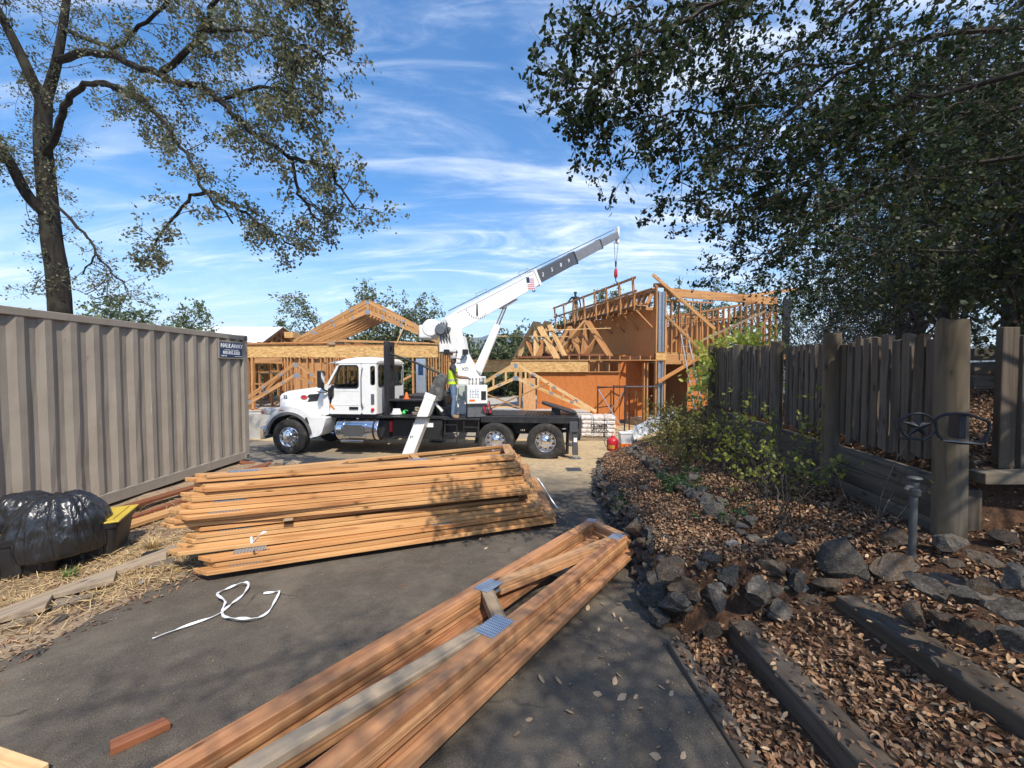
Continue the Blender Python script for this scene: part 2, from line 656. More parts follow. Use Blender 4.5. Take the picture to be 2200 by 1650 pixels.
CHROME = mat_plain('chrome', (0.80, 0.80, 0.82), 0.16, metal=1.0, var=0.05, dirt=(0.45, 0.40, 0.33), dirt_amt=0.25, dscale=7)
RUBBER = mat_plain('tyre_rubber', (0.030, 0.029, 0.028), 0.75, var=0.2, dirt=(0.20, 0.165, 0.12), dirt_amt=0.45, spec=0.25)
GLASSM, _t, _p = new_mat('window_glass')
_p.inputs['Base Color'].default_value = (0.55, 0.62, 0.62, 1)
_p.inputs['Roughness'].default_value = 0.03
_p.inputs['Transmission Weight'].default_value = 1.0
_p.inputs['IOR'].default_value = 1.08
REDP = mat_plain('red_paint', (0.48, 0.02, 0.03), 0.35, var=0.12)
YELLOWP = mat_plain('yellow_plastic', (0.52, 0.37, 0.045), 0.5, var=0.1, dirt=(0.3, 0.25, 0.12), dirt_amt=0.3)
ORANGEP = mat_plain('orange_plastic', (0.85, 0.16, 0.02), 0.45, var=0.1)
CONCRETE = mat_plain('concrete', (0.40, 0.38, 0.34), 0.85, var=0.15, nscale=3, dirt=(0.25, 0.21, 0.16), dirt_amt=0.4, bumpy=0.2)
NAVY = mat_plain('navy_sign', (0.012, 0.035, 0.095), 0.4, var=0.1)
SIGNWHITE = mat_plain('sign_white', (0.80, 0.82, 0.84), 0.5, var=0.03)
INK = mat_plain('black_ink', (0.015, 0.015, 0.016), 0.6, var=0.1)

# ------------------------------------------------------------------ the lie of the land
def wav(x, y, s=1.0):
 x = np.asarray(x, float) * s; y = np.asarray(y, float) * s
 return (np.sin(1.7 * x + 2.3 * y + 0.3) * 0.4 + np.sin(-2.9 * x + 1.3 * y + 1.9) * 0.3 +
   np.sin(4.1 * x + 3.7 * y + 4.2) * 0.2 + np.sin(7.3 * x - 5.9 * y + 0.7) * 0.12)

def D(y):
 y = np.asarray(y, float)
 z = -0.086 * np.clip(y, -6, 30)
 return np.where(y < 9.5, z, np.maximum(-0.95, -0.817 - 0.133 * sstep(9.5, 12.0, y)))

def XR(y):
 return np.interp(y, [-6, 1.7, 2.7, 4, 7, 9, 11, 13, 15, 17], [0.85, 0.92, 0.98, 1.14, 1.42, 1.85, 2.55, 3.6, 6.0, 12.0])

def XL(y):
 return np.interp(y, [-6, 2, 3.5, 6, 8, 9, 10, 12, 14], [-3.3, -3.08, -2.86, -3.0, -3.5, -4.9, -6.3, -9.5, -10.0])

def XF(y):                                      # line of the fence
 return 3.1 + 0.187 * (np.asarray(y, float) - 2.83)

def ZBASE(y):                                   # ground at the foot of the fence
 return np.interp(y, [-4, 2.6, 4.2, 8, 11, 15], [0.75, 0.36, 0.36, 0.16, -0.15, -0.9])

def ZWALL(y):                                   # top of the bed along the driveway
 return np.interp(y, [2.4, 2.7, 5, 7, 9, 11, 14], [0.12, 0.13, -0.13, -0.34, -0.56, -0.76, -0.95])

def G(x, y):
 x = np.asarray(x, float); y = np.asarray(y, float)
 d = D(y)
 xl, xr = XL(y), XR(y)
 z = d - 0.055
 # left bank, under the container
 zl = np.interp(y, [-6, 3, 8.6, 9.6, 11], [0.1, -0.33, -0.40, -0.6, -0.95])
 e = xl + 0.10 * wav(x, y, 1.5)
 tl = sstep(-0.10, 0.22, e - x)
 bank = d + 0.02 + (zl - d) * sstep(0.1, 1.5, e - x) + 0.018 * wav(x, y, 3.1)
 z = z * (1 - tl) + bank * tl
 # right hand bed / steps / slope behind the fence
 er = xr + 0.05 * wav(x, y, 2.5)
 xf = XF(y)
 t = np.clip((x - er) / np.maximum(xf - er, 0.4), 0, 1)
 zb = ZBASE(y)
 bed = ZWALL(y) + (zb - ZWALL(y)) * t ** 0.85 + 0.02 * wav(x, y, 2.2)
 ramp_ = -0.129 + 0.5 * (d + 0.129) + np.clip(x - 0.98, 0, 3.0) * 0.33 - 0.14 + 0.01 * wav(x, y, 3)
 k = sstep(2.64, 2.76, y)
 right = ramp_ * (1 - k) + bed * k
 behind = np.interp(y, [-4, 8.5, 12, 15.5], [0.80, 0.80, 0.2, -0.9]) + 0.13 * np.clip(x - xf, 0, 12) * np.interp(y, [11, 16], [1, 0.15]) + 0.05 * wav(x, y, 0.9)
 kb = sstep(0.04, 0.16, x - xf) * sstep(2.80, 2.93, y)
 right = right * (1 - kb) + behind * kb
 # beside the steps the slope simply goes on
 kr = sstep(4.0, 5.6, x) * (1 - sstep(2.80, 2.93, y))
 right = right * (1 - kr) + (behind + 0.05) * kr
 tr = sstep(0.10, 0.20, x - er)
 z = np.where(y < 17, z * (1 - tr) + right * tr, z)
 # building plot
 site = -0.96 + 0.02 * wav(x, y, 0.8) + 0.9 * sstep(15, 26, x)
 ks = sstep(13.0, 15.5, y)
 z = z * (1 - ks) + site * ks
 # land falls away behind the plot and to the left
 fall = sstep(31, 110, y) * 24 + sstep(100, 800, y) * 22
 fall = fall + sstep(15, 70, -x) * 9 * (1 - sstep(31, 110, y))
 back = sstep(8, 60, -y) * 2.0
 return z - fall + back + sstep(25, 90, x) * 6

def gz(x, y):
 return float(G(x, y))

def mat_ground():
 m, t, p = new_mat('ground_soil')
 L = t.links.new
 geo = t.nodes.new('ShaderNodeNewGeometry')
 pos = geo.outputs['Position']
 sep = t.nodes.new('ShaderNodeSeparateXYZ')
 L(pos, sep.inputs[0])
 n1 = tex(t, 'Noise', pos, Scale=1.3, Detail=8.0, Roughness=0.65)
 n2 = tex(t, 'Noise', pos, Scale=22.0, Detail=6.0, Roughness=0.7)
 n3 = tex(t, 'Noise', pos, Scale=90.0, Detail=3.0, Roughness=0.7)
 dirt = ramp(t, n1.outputs['Fac'], [(0.3, (0.20, 0.135, 0.085)), (0.5, (0.32, 0.23, 0.15)), (0.7, (0.42, 0.32, 0.21))])
 dirt = mixc(t, math_node(t, 'MULTIPLY', ramp_val(t, n2.outputs['Fac'], 0.45, 0.65), 0.6), dirt, (0.17, 0.11, 0.07))
 mulch = ramp(t, n2.outputs['Fac'], [(0.3, (0.045, 0.027, 0.018)), (0.55, (0.10, 0.055, 0.033)), (0.75, (0.17, 0.095, 0.055))])
 # bed soil right of the driveway
 edge = math_node(t, 'ADD', math_node(t, 'MULTIPLY', n1.outputs['Fac'], 0.8), -0.4)
 rmask = ramp_val(t, math_node(t, 'ADD', sep.outputs['X'], edge), 0.55, 0.95)
 rmask = math_node(t, 'MULTIPLY', rmask, ramp_val(t, math_node(t, 'ADD', sep.outputs['Y'], math_node(t, 'MULTIPLY', sep.outputs['X'], -0.6)), 10.5, 8.8))
 c = mixc(t, rmask, dirt, mulch)
 # sandy sawdust over the building plot
 sand = ramp(t, n2.outputs['Fac'], [(0.3, (0.36, 0.25, 0.13)), (0.55, (0.52, 0.38, 0.21)), (0.75, (0.62, 0.47, 0.28))])
 smask = math_node(t, 'MULTIPLY', ramp_val(t, sep.outputs['Y'], 8.6, 9.8), ramp_val(t, sep.outputs['Y'], 34.0, 30.0))
 smask = math_node(t, 'MULTIPLY', smask, math_node(t, 'SUBTRACT', 1.0, rmask))
 c = mixc(t, smask, c, sand)
 # far country: dry grass and scrub
 far = ramp(t, tex(t, 'Noise', pos, Scale=0.03, Detail=8.0, Roughness=0.7).outputs['Fac'],
   [(0.35, (0.055, 0.075, 0.03)), (0.5, (0.11, 0.11, 0.05)), (0.65, (0.28, 0.23, 0.12))])
 c = mixc(t, ramp_val(t, sep.outputs['Y'], 32.0, 45.0), c, far)
 L(c, p.inputs['Base Color'])
 p.inputs['Roughness'].default_value = 0.95
 p.inputs['Specular IOR Level'].default_value = 0.15
 h = math_node(t, 'ADD', n2.outputs['Fac'], math_node(t, 'MULTIPLY', n3.outputs['Fac'], 0.5))
 bump(t, p, h, 0.7, 0.035)
 return m

def mat_asphalt():
 m, t, p = new_mat('asphalt')
 L = t.links.new
 geo = t.nodes.new('ShaderNodeNewGeometry')
 pos = geo.outputs['Position']
 sep = t.nodes.new('ShaderNodeSeparateXYZ')
 L(pos, sep.inputs[0])
 n1 = tex(t, 'Noise', pos, Scale=0.9, Detail=7.0, Roughness=0.6, Distortion=0.6)
 n2 = tex(t, 'Noise', pos, Scale=6.0, Detail=8.0, Roughness=0.7)
 grit = tex(t, 'Voronoi', pos, Scale=170.0)
 n3 = tex(t, 'Noise', pos, Scale=220.0, Detail=2.0)
 c = ramp(t, n2.outputs['Fac'], [(0.3, (0.098, 0.079, 0.058)), (0.55, (0.140, 0.115, 0.086)), (0.8, (0.200, 0.167, 0.127))])
 c = mixc(t, math_node(t, 'MULTIPLY', ramp_val(t, grit.outputs['Distance'], 0.25, 0.6), 0.55), c, (0.045, 0.038, 0.03))
 c = mixc(t, math_node(t, 'MULTIPLY', ramp_val(t, n1.outputs['Fac'], 0.47, 0.68), 0.55), c, (0.20, 0.165, 0.12))
 sp = tex(t, 'Voronoi', pos, Scale=70.0)
 c = mixc(t, math_node(t, 'MULTIPLY', ramp_val(t, sp.outputs['Distance'], 0.20, 0.10), ramp_val(t, n3.outputs['Fac'], 0.45, 0.6)), c, (0.26, 0.23, 0.19))
 # dark oily spots and rusty stains
 st = tex(t, 'Noise', mapping(t, pos, loc=(5, 2, 0)), Scale=2.6, Detail=3.0, Roughness=0.5)
 c = mixc(t, math_node(t, 'MULTIPLY', ramp_val(t, st.outputs['Fac'], 0.66, 0.74), 0.7), c, (0.045, 0.036, 0.03))
 rs = tex(t, 'Noise', mapping(t, pos, loc=(1, 9, 0)), Scale=4.0, Detail=3.0, Roughness=0.5)
 c = mixc(t, math_node(t, 'MULTIPLY', ramp_val(t, rs.outputs['Fac'], 0.68, 0.76), 0.5), c, (0.16, 0.075, 0.04))
 # hairline cracks
 vc = nd(t, 'ShaderNodeTexVoronoi', feature='DISTANCE_TO_EDGE')
 vc.inputs['Scale'].default_value = 0.75
 dv = t.nodes.new('ShaderNodeVectorMath'); dv.operation = 'ADD'
 ns = t.nodes.new('ShaderNodeVectorMath'); ns.operation = 'SCALE'
 ns.inputs['Scale'].default_value = 0.5
 L(tex(t, 'Noise', pos, Scale=2.5, Detail=5.0).outputs['Color'], ns.inputs[0])
 L(pos, dv.inputs[0]); L(ns.outputs[0], dv.inputs[1])
 L(dv.outputs[0], vc.inputs['Vector'])
 crack = ramp_val(t, vc.outputs['Distance'], 0.010, 0.002)
 crack = math_node(t, 'MULTIPLY', crack, ramp_val(t, n1.outputs['Fac'], 0.5, 0.6))
 c = mixc(t, math_node(t, 'MULTIPLY', crack, 0.7), c, (0.03, 0.028, 0.026))
 # sawdust and sand spread over the far end, thin at the edges of the drive
 yy = math_node(t, 'ADD', sep.outputs['Y'], math_node(t, 'ADD', math_node(t, 'MULTIPLY', n1.outputs['Fac'], 3.0), math_node(t, 'MULTIPLY', n2.outputs['Fac'], 1.4)))
 yy = math_node(t, 'ADD', yy, math_node(t, 'MULTIPLY', sep.outputs['X'], 0.62))
 dust = math_node(t, 'MULTIPLY', ramp_val(t, yy, 9.6, 13.2), 0.93)
 sand = ramp(t, n2.outputs['Fac'], [(0.3, (0.34, 0.235, 0.125)), (0.55, (0.50, 0.37, 0.21)), (0.75, (0.60, 0.46, 0.28))])
 c = mixc(t, dust, c, sand)
 pale = math_node(t, 'MULTIPLY', ramp_val(t, math_node(t, 'ADD', sep.outputs['Y'], math_node(t, 'MULTIPLY', n1.outputs['Fac'], 3.0)), 8.5, 11.0), 0.55)
 c = mixc(t, math_node(t, 'MULTIPLY', pale, math_node(t, 'SUBTRACT', 1.0, dust)), c, (0.27, 0.235, 0.185))
 L(c, p.inputs['Base Color'])
 p.inputs['Roughness'].default_value = 0.88
 p.inputs['Specular IOR Level'].default_value = 0.28
 h = math_node(t, 'ADD', grit.outputs['Distance'], math_node(t, 'MULTIPLY', n3.outputs['Fac'], 0.6))
 h = math_node(t, 'ADD', h, math_node(t, 'MULTIPLY', n2.outputs['Fac'], 1.5))
 bump(t, p, h, 0.45, 0.006)
 return m

GROUND_M = mat_ground()
ASPHALT = mat_asphalt()

def grid_mesh(name, xs, ys, zf, mat):
 X, Y = np.meshgrid(xs, ys)
 Z = zf(X, Y)
 v = np.stack([X, Y, Z], -1).reshape(-1, 3)
 nx, ny = len(xs), len(ys)
 i = np.arange(nx - 1)[None, :] + nx * np.arange(ny - 1)[:, None]
 f = np.stack([i, i + 1, i + nx + 1, i + nx], -1).reshape(-1, 4)
 return fast_mesh(name, v, f, mat, True)

def geo_steps(a, b, n):
 return a * (b / a) ** (np.arange(1, n + 1) / n)

xs = np.concatenate([-geo_steps(20, 2400, 14)[::-1], np.arange(-20, -7, 0.8), np.arange(-7, 7, 0.11), np.arange(7, 20, 0.6), geo_steps(20, 2400, 14)])
ys = np.concatenate([-geo_steps(6, 2400, 14)[::-1], np.arange(-6, -0.5, 0.4), np.arange(-0.5, 13.5, 0.11), np.arange(13.5, 36, 0.7), geo_steps(36, 2400, 18)])
ground = link_mesh('ground', grid_mesh('ground', xs, ys, G, GROUND_M), None)
tag(ground, 'dry earth of the plot, the planting bed and the land beyond', 'ground', kind='structure')

# asphalt drive, running down to the truck
ysd = np.arange(-5.5, 14.2, 0.14)
us = np.linspace(0, 1, 60)
Xd = XL(ysd)[:, None] - 0.34 + (XR(ysd) - XL(ysd) + 0.5)[:, None] * us[None, :]
Yd = np.repeat(ysd[:, None], 60, 1)
Zd = D(Yd) + 0.006 * wav(Xd, Yd, 1.3)
vd = np.stack([Xd, Yd, Zd], -1).reshape(-1, 3)
ii = np.arange(59)[None, :] + 60 * np.arange(len(ysd) - 1)[:, None]
fd = np.stack([ii, ii + 1, ii + 61, ii + 60], -1).reshape(-1, 4)
driveway = link_mesh('driveway', fast_mesh('driveway', vd, fd, ASPHALT, True), None)
tag(driveway, 'worn grey asphalt driveway sloping down to the crane truck', 'driveway', kind='structure')

# concrete slab of the house
SLAB_Z = -0.05
mb = MB()
mb.box(-14.5, 2.95, 14.6, 25.0, -1.3, SLAB_Z)
slab = mb.build('foundation', CONCRETE, bevel=0.01)
tag(slab, 'pale concrete foundation slab under the wooden frames', 'foundation', kind='structure')

# distant hills
def mat_hill(name, a, b):
 m, t, p = new_mat(name)
 geo = t.nodes.new('ShaderNodeNewGeometry')
 n = tex(t, 'Noise', geo.outputs['Position'], Scale=0.012, Detail=9.0, Roughness=0.7)
 t.links.new(ramp(t, n.outputs['Fac'], [(0.42, a), (0.58, b)]), p.inputs['Base Color'])
 p.inputs['Roughness'].default_value = 0.95
 p.inputs['Specular IOR Level'].default_value = 0.1
 return m

HILL_M = mat_hill('hill_scrub', (0.028, 0.042, 0.022), (0.10, 0.095, 0.05))
HILL_M2 = mat_hill('hill_near_scrub', (0.022, 0.032, 0.016), (0.13, 0.115, 0.065))

def ridge(name, y0, peaks, mat, seed, label, lo=-60.0, width=420.0):
 """peaks: list of (px, py) along the skyline seen at distance y0; a solid ridge with two slopes"""
 rng = np.random.default_rng(seed)
 xs_ = np.linspace(-2300, 2300, 260)
 px = 1100 + F_PX * xs_ / y0
 base = np.interp(px, [q[0] for q in peaks], [q[1] for q in peaks])
 zc = 1.55 + (795 - base) / F_PX * y0
 zc = zc + 6 * np.sin(xs_ / 47.0 + seed) + 4 * np.sin(xs_ / 19.0 + 2 * seed) + rng.normal(0, 1.3, len(xs_))
 prof = np.linspace(-1, 1, 31)
 hh = (1 - np.abs(prof)) ** 0.85
 X = np.repeat(xs_[None, :], 31, 0)
 Y = y0 + prof[:, None] * width + 60 * np.sin(X / 160.0 + seed)
 Z = lo + (zc[None, :] - lo) * hh[:, None] + 9 * np.sin(X / 61.0 + Y / 53.0) * (1 - hh[:, None])
 v = np.stack([X, Y, Z], -1).reshape(-1, 3)
 n = len(xs_)
 i = np.arange(n - 1)[None, :] + n * np.arange(30)[:, None]
 f = np.stack([i, i + 1, i + n + 1, i + n], -1).reshape(-1, 4)
 o = link_mesh(name, fast_mesh(name, v, f, mat, True), None)
 return tag(o, label, 'hills', kind='structure')

ridge('hills', 1900, [(0, 745), (300, 735), (520, 722), (610, 712), (680, 715), (800, 740), (900, 752), (960, 738), (1010, 722), (1045, 719), (1080, 728), (1095, 718), (1118, 711), (1140, 722), (1200, 745), (1400, 750), (2200, 740)],
 HILL_M, 3, 'blue far mountain range on the skyline behind the crane')
ridge('hills', 950, [(0, 770), (500, 764), (900, 766), (985, 757), (1030, 745), (1075, 742), (1110, 752), (1200, 762), (1500, 768), (2200, 765)],
 HILL_M2, 8, 'nearer scrub covered hills below the mountain skyline', lo=-70, width=300)

# the air between here and the hills
def make_haze():
 mb = MB()
 mb.box(-2500, 2500, -2500, 2500, -80, 250)
 m = bpy.data.materials.new('haze_air')
 m.use_nodes = True
 t = m.node_tree
 t.nodes.clear()
 out = t.nodes.new('ShaderNodeOutputMaterial')
 pv = t.nodes.new('ShaderNodeVolumePrincipled')
 pv.inputs['Color'].default_value = (0.72, 0.84, 1.0, 1)
 pv.inputs['Density'].default_value = 0.00036
 pv.inputs['Anisotropy'].default_value = 0.1
 t.links.new(pv.outputs[0], out.inputs['Volume'])
 o = mb.build('haze', m)
 return tag(o, 'thin blue haze in the air towards the hills', 'haze', kind='stuff')

HAZE = make_haze()

# ------------------------------------------------------------------ shipping container on the left bank
def mat_container():
 m, t, p = new_mat('container_paint')
 tc = t.nodes.new('ShaderNodeTexCoord')
 o = tc.outputs['Object']
 n = tex(t, 'Noise', o, Scale=1.6, Detail=7.0, Roughness=0.65)
 c = ramp(t, n.outputs['Fac'], [(0.3, (0.245, 0.207, 0.163)), (0.7, (0.315, 0.272, 0.218))])
 st = tex(t, 'Noise', mapping(t, o, (9, 9, 0.45)), Scale=1.0, Detail=6.0, Roughness=0.7)
 c = mixc(t, math_node(t, 'MULTIPLY', ramp_val(t, st.outputs['Fac'], 0.52, 0.72), 0.45), c, (0.165, 0.135, 0.10))
 sc = tex(t, 'Noise', mapping(t, o, (22, 22, 3.0)), Scale=1.0, Detail=3.0)
 c = mixc(t, math_node(t, 'MULTIPLY', ramp_val(t, sc.outputs['Fac'], 0.70, 0.74), 0.7), c, (0.42, 0.38, 0.33))
 ru = tex(t, 'Noise', mapping(t, o, (5, 5, 1.6), loc=(3, 1, 2)), Scale=1.3, Detail=7.0, Roughness=0.75)
 c = mixc(t, math_node(t, 'MULTIPLY', ramp_val(t, ru.outputs['Fac'], 0.64, 0.70), 0.75), c, (0.13, 0.06, 0.028))
 t.links.new(c, p.inputs['Base Color'])
 p.inputs['Roughness'].default_value = 0.55
 d = tex(t, 'Noise', o, Scale=2.2, Detail=2.0)
 bump(t, p, d.outputs['Fac'], 0.35, 0.05)
 return m

CONT = mat_container()
CONTROOF = mat_plain('container_roof_paint', (0.62, 0.61, 0.58), 0.6, var=0.08)

def make_container():
 XC, Y0, Y1, Z0 = -5.57, 2.42, 8.47, -0.32
 Wd, H = 2.44, 2.59
 t = thing('shipping_container', 'beige corrugated steel storage container with a blue sign', 'container', (XC - Wd / 2, (Y0 + Y1) / 2, Z0))
 cx, cy = XC - Wd / 2, (Y0 + Y1) / 2
 x1, y0, y1 = XC - cx, Y0 - cy, Y1 - cy

 # corrugated side walls: one profile each, cut as parts between the posts
 def corr(x, s):
  pts = []
  y = y0 + 0.16
  per = 0.278
  while y < y1 - 0.20:
   for dy, dx in ((0.0, 0.0), (0.072, 0.0), (0.140, -0.036), (0.210, -0.036)):
    pts.append((x + s * dx, y + dy))
   y += per
  pts.append((x, min(y, y1 - 0.14)))
  b = MB()
  n = len(pts)
  rows = [0.17, 0.6, 1.2, 1.8, H - 0.10]
  rr = random.Random(5)
  vs_ = []
  for zi, z in enumerate(rows):
   for (a, c) in pts:
    dent = -s * abs(rr.gauss(0, 0.005)) if 0 < zi < 4 else 0
    vs_.append((a + dent, c, z))
  fs_ = [(i * n + k, i * n + k + 1, (i + 1) * n + k + 1, (i + 1) * n + k) for i in range(len(rows) - 1) for k in range(n - 1)]
  b._add(vs_, fs_)
  return b
 corr(x1 - 0.012, 1).build('side_wall', CONT, t)
 corr(x1 - Wd + 0.012, -1).build('side_wall', CONT, t)
 # end walls
 b = MB()
 ys_ = [(x1 - Wd + 0.16 + i * 0.07, (0.0 if i % 4 in (0, 1) else -0.03)) for i in range(31)]
 n = len(ys_)
 b._add([(a, y1 - 0.04 + c, z) for z in (0.16, H - 0.1) for a, c in ys_], [(k, k + 1, n + k + 1, n + k) for k in range(n - 1)])
 b.build('end_wall', CONT, t)
 b = MB(); b.box(x1 - Wd + 0.15, x1 - 0.15, y0 + 0.02, y0 + 0.06, 0.16, H - 0.1); b.build('end_wall', CONT, t)
 for xx in (x1 - 0.035, x1 - Wd + 0.035):
  b = MB(); b.box(xx - 0.03, xx + 0.03, y0 + 0.165, y1 - 0.165, H - 0.105, H - 0.012); b.build('top_rail', CONT, t, bevel=0.006)
  b = MB(); b.box(xx - 0.03, xx + 0.03, y0 + 0.165, y1 - 0.165, 0.012, 0.168); b.build('bottom_rail', CONT, t, bevel=0.006)
 for yy in (y0 + 0.05, y1 - 0.05):
  b = MB(); b.box(x1 - Wd + 0.17, x1 - 0.17, yy - 0.045, yy + 0.045, H - 0.11, H - 0.012); b.build('end_rail', CONT, t, bevel=0.006)
  b = MB(); b.box(x1 - Wd + 0.17, x1 - 0.17, yy - 0.045, yy + 0.045, 0.012, 0.16); b.build('end_rail', CONT, t, bevel=0.006)
 for xx in (x1 - 0.082, x1 - Wd + 0.082):
  for yy in (y0 + 0.081, y1 - 0.081):
   b = MB(); b.box(xx - 0.076, xx + 0.076, yy - 0.076, yy + 0.076, 0.118, H - 0.118); b.build('corner_post', CONT, t, bevel=0.01)
   for z in (0.0, H - 0.118):
    b = MB(); b.box(xx - 0.082, xx + 0.082, yy - 0.083, yy + 0.083, z, z + 0.118)
    c = b.build('corner_casting', CONT, t, bevel=0.018, seg=2)
    s = 1 if xx > x1 - 1 else -1
    pr = [(0.026 * math.cos(a), 0.052 * math.sin(a)) for a in np.linspace(0, 2 * math.pi, 15)[:-1]]
    b = MB(); b.prism([(yy + p_[0], z + 0.06 + p_[1] * 0.8) for p_ in pr], xx + s * 0.079, xx + s * 0.0835, axis='x'); b.build('casting_hole', BLACKP, c)
 b = MB()
 rx = [(x1 - 0.07, y0 + 0.1 + i * 0.07) for i in range(int((y1 - y0 - 0.2) / 0.07))]
 n = len(rx)
 b._add([(xx, yy, H - 0.02 - (0.0 if i % 4 in (0, 1) else 0.02)) for xx in (x1 - Wd + 0.07, x1 - 0.07) for i, (_, yy) in enumerate(rx)],
  [(k, k + 1, n + k + 1, n + k) for k in range(n - 1)])
 b.build('roof', CONTROOF, t)
 # sign: at the far top corner
 sy0, sy1, sz0, sz1 = y1 - 0.86, y1 - 0.165, H - 0.50, H - 0.15
 b = MB(); b.box(x1 - 0.010, x1 + 0.004, sy0, sy1, sz0, sz1); plate = b.build('sign_plate', CONT, t, bevel=0.003)
 b = MB(); b.box(x1 + 0.0042, x1 + 0.008, sy0 + 0.035, sy1 - 0.035, sz0 + 0.03, sz1 - 0.03); b.build('sign_face', NAVY, plate)
 RM = Matrix(((0, 0, 1, 0), (1, 0, 0, 0), (0, 1, 0, 0), (0, 0, 0, 1)))   # text x -> +y, text y -> +z, faces +x

 def sign_text(body, size, yc, zc, **kw):
  me = text_mesh(body, size, 0.0008, **kw)
  me.materials.clear(); me.materials.append(SIGNWHITE)
  link_mesh('sign_lettering', me, None, plate, Matrix.Translation((x1 + 0.0092, yc, zc)) @ RM)
 ym = (sy0 + sy1) / 2
 sign_text('HAULAWAY', 0.118, ym + 0.01, sz1 - 0.098, bold=True, spacing=0.92, shear=0.12)
 sign_text('STORAGE  CONTAINERS', 0.030, ym, sz1 - 0.178, spacing=1.28)
 sign_text('800.835.2222', 0.086, ym, sz0 + 0.118, bold=True, spacing=1.02)
 sign_text('RENT ME', 0.036, sy0 + 0.14, sz0 + 0.055, bold=True)
 b = MB(); b.box(x1 + 0.0084, x1 + 0.0095, sy1 - 0.26, sy1 - 0.06, sz0 + 0.048, sz0 + 0.056); b.build('sign_small_print', SIGNWHITE, plate)
 b = MB(); b.prism([(sy0 + 0.043, sz1 - 0.09), (sy0 + 0.075, sz1 - 0.08), (sy0 + 0.085, sz1 - 0.052), (sy0 + 0.095, sz1 - 0.08), (sy0 + 0.12, sz1 - 0.09), (sy0 + 0.095, sz1 - 0.10), (sy0 + 0.085, sz1 - 0.13), (sy0 + 0.075, sz1 - 0.10)], x1 + 0.0084, x1 + 0.0095, axis='x')
 b.build('sign_star', SIGNWHITE, plate)
 # timber blocks it stands on
 for yy in (y0 + 0.5, 0.0, y1 - 0.5):
  for xx in (x1 - 0.35, x1 - Wd + 0.35):
   wx, wy = cx + xx, cy + yy
   g = gz(wx, wy)
   if Z0 - g > 0.01:
    b = MB(); b.box(xx - 0.2, xx + 0.2, yy - 0.1, yy + 0.1, g - Z0 - 0.05, -0.001); b.build('support_block', WOODTIE, t)
 return t

make_container()

# ------------------------------------------------------------------ the crane truck
TRUCK_LOC = Vector((-6.6, 11.75, -0.95))
TRUCK_A = -math.atan2(0.1055, 0.9944)
TM = Matrix.Translation(TRUCK_LOC) @ Matrix.Rotation(TRUCK_A, 4, 'Z')
TMI = TM.inverted()
AMBER = mat_plain('amber_lens', (0.75, 0.20, 0.02), 0.25, var=0.05)
REDLENS = mat_plain('red_lens', (0.5, 0.015, 0.02), 0.25, var=0.05)
LENS = mat_plain('clear_lens', (0.55, 0.58, 0.6), 0.1, metal=0.4, var=0.05)
SEATM = mat_plain('seat_fabric', (0.05, 0.05, 0.055), 0.8)
HOSE = mat_plain('hose_rubber', (0.02, 0.02, 0.022), 0.5)

def arc(cx, cz, r, a0, a1, n):
 return [(cx + r * math.cos(R(a0 + (a1 - a0) * i / (n - 1))), cz + r * math.sin(R(a0 + (a1 - a0) * i / (n - 1)))) for i in range(n)]

YM = Matrix.Rotation(R(90), 4, 'X')      # lathe axis z -> -y

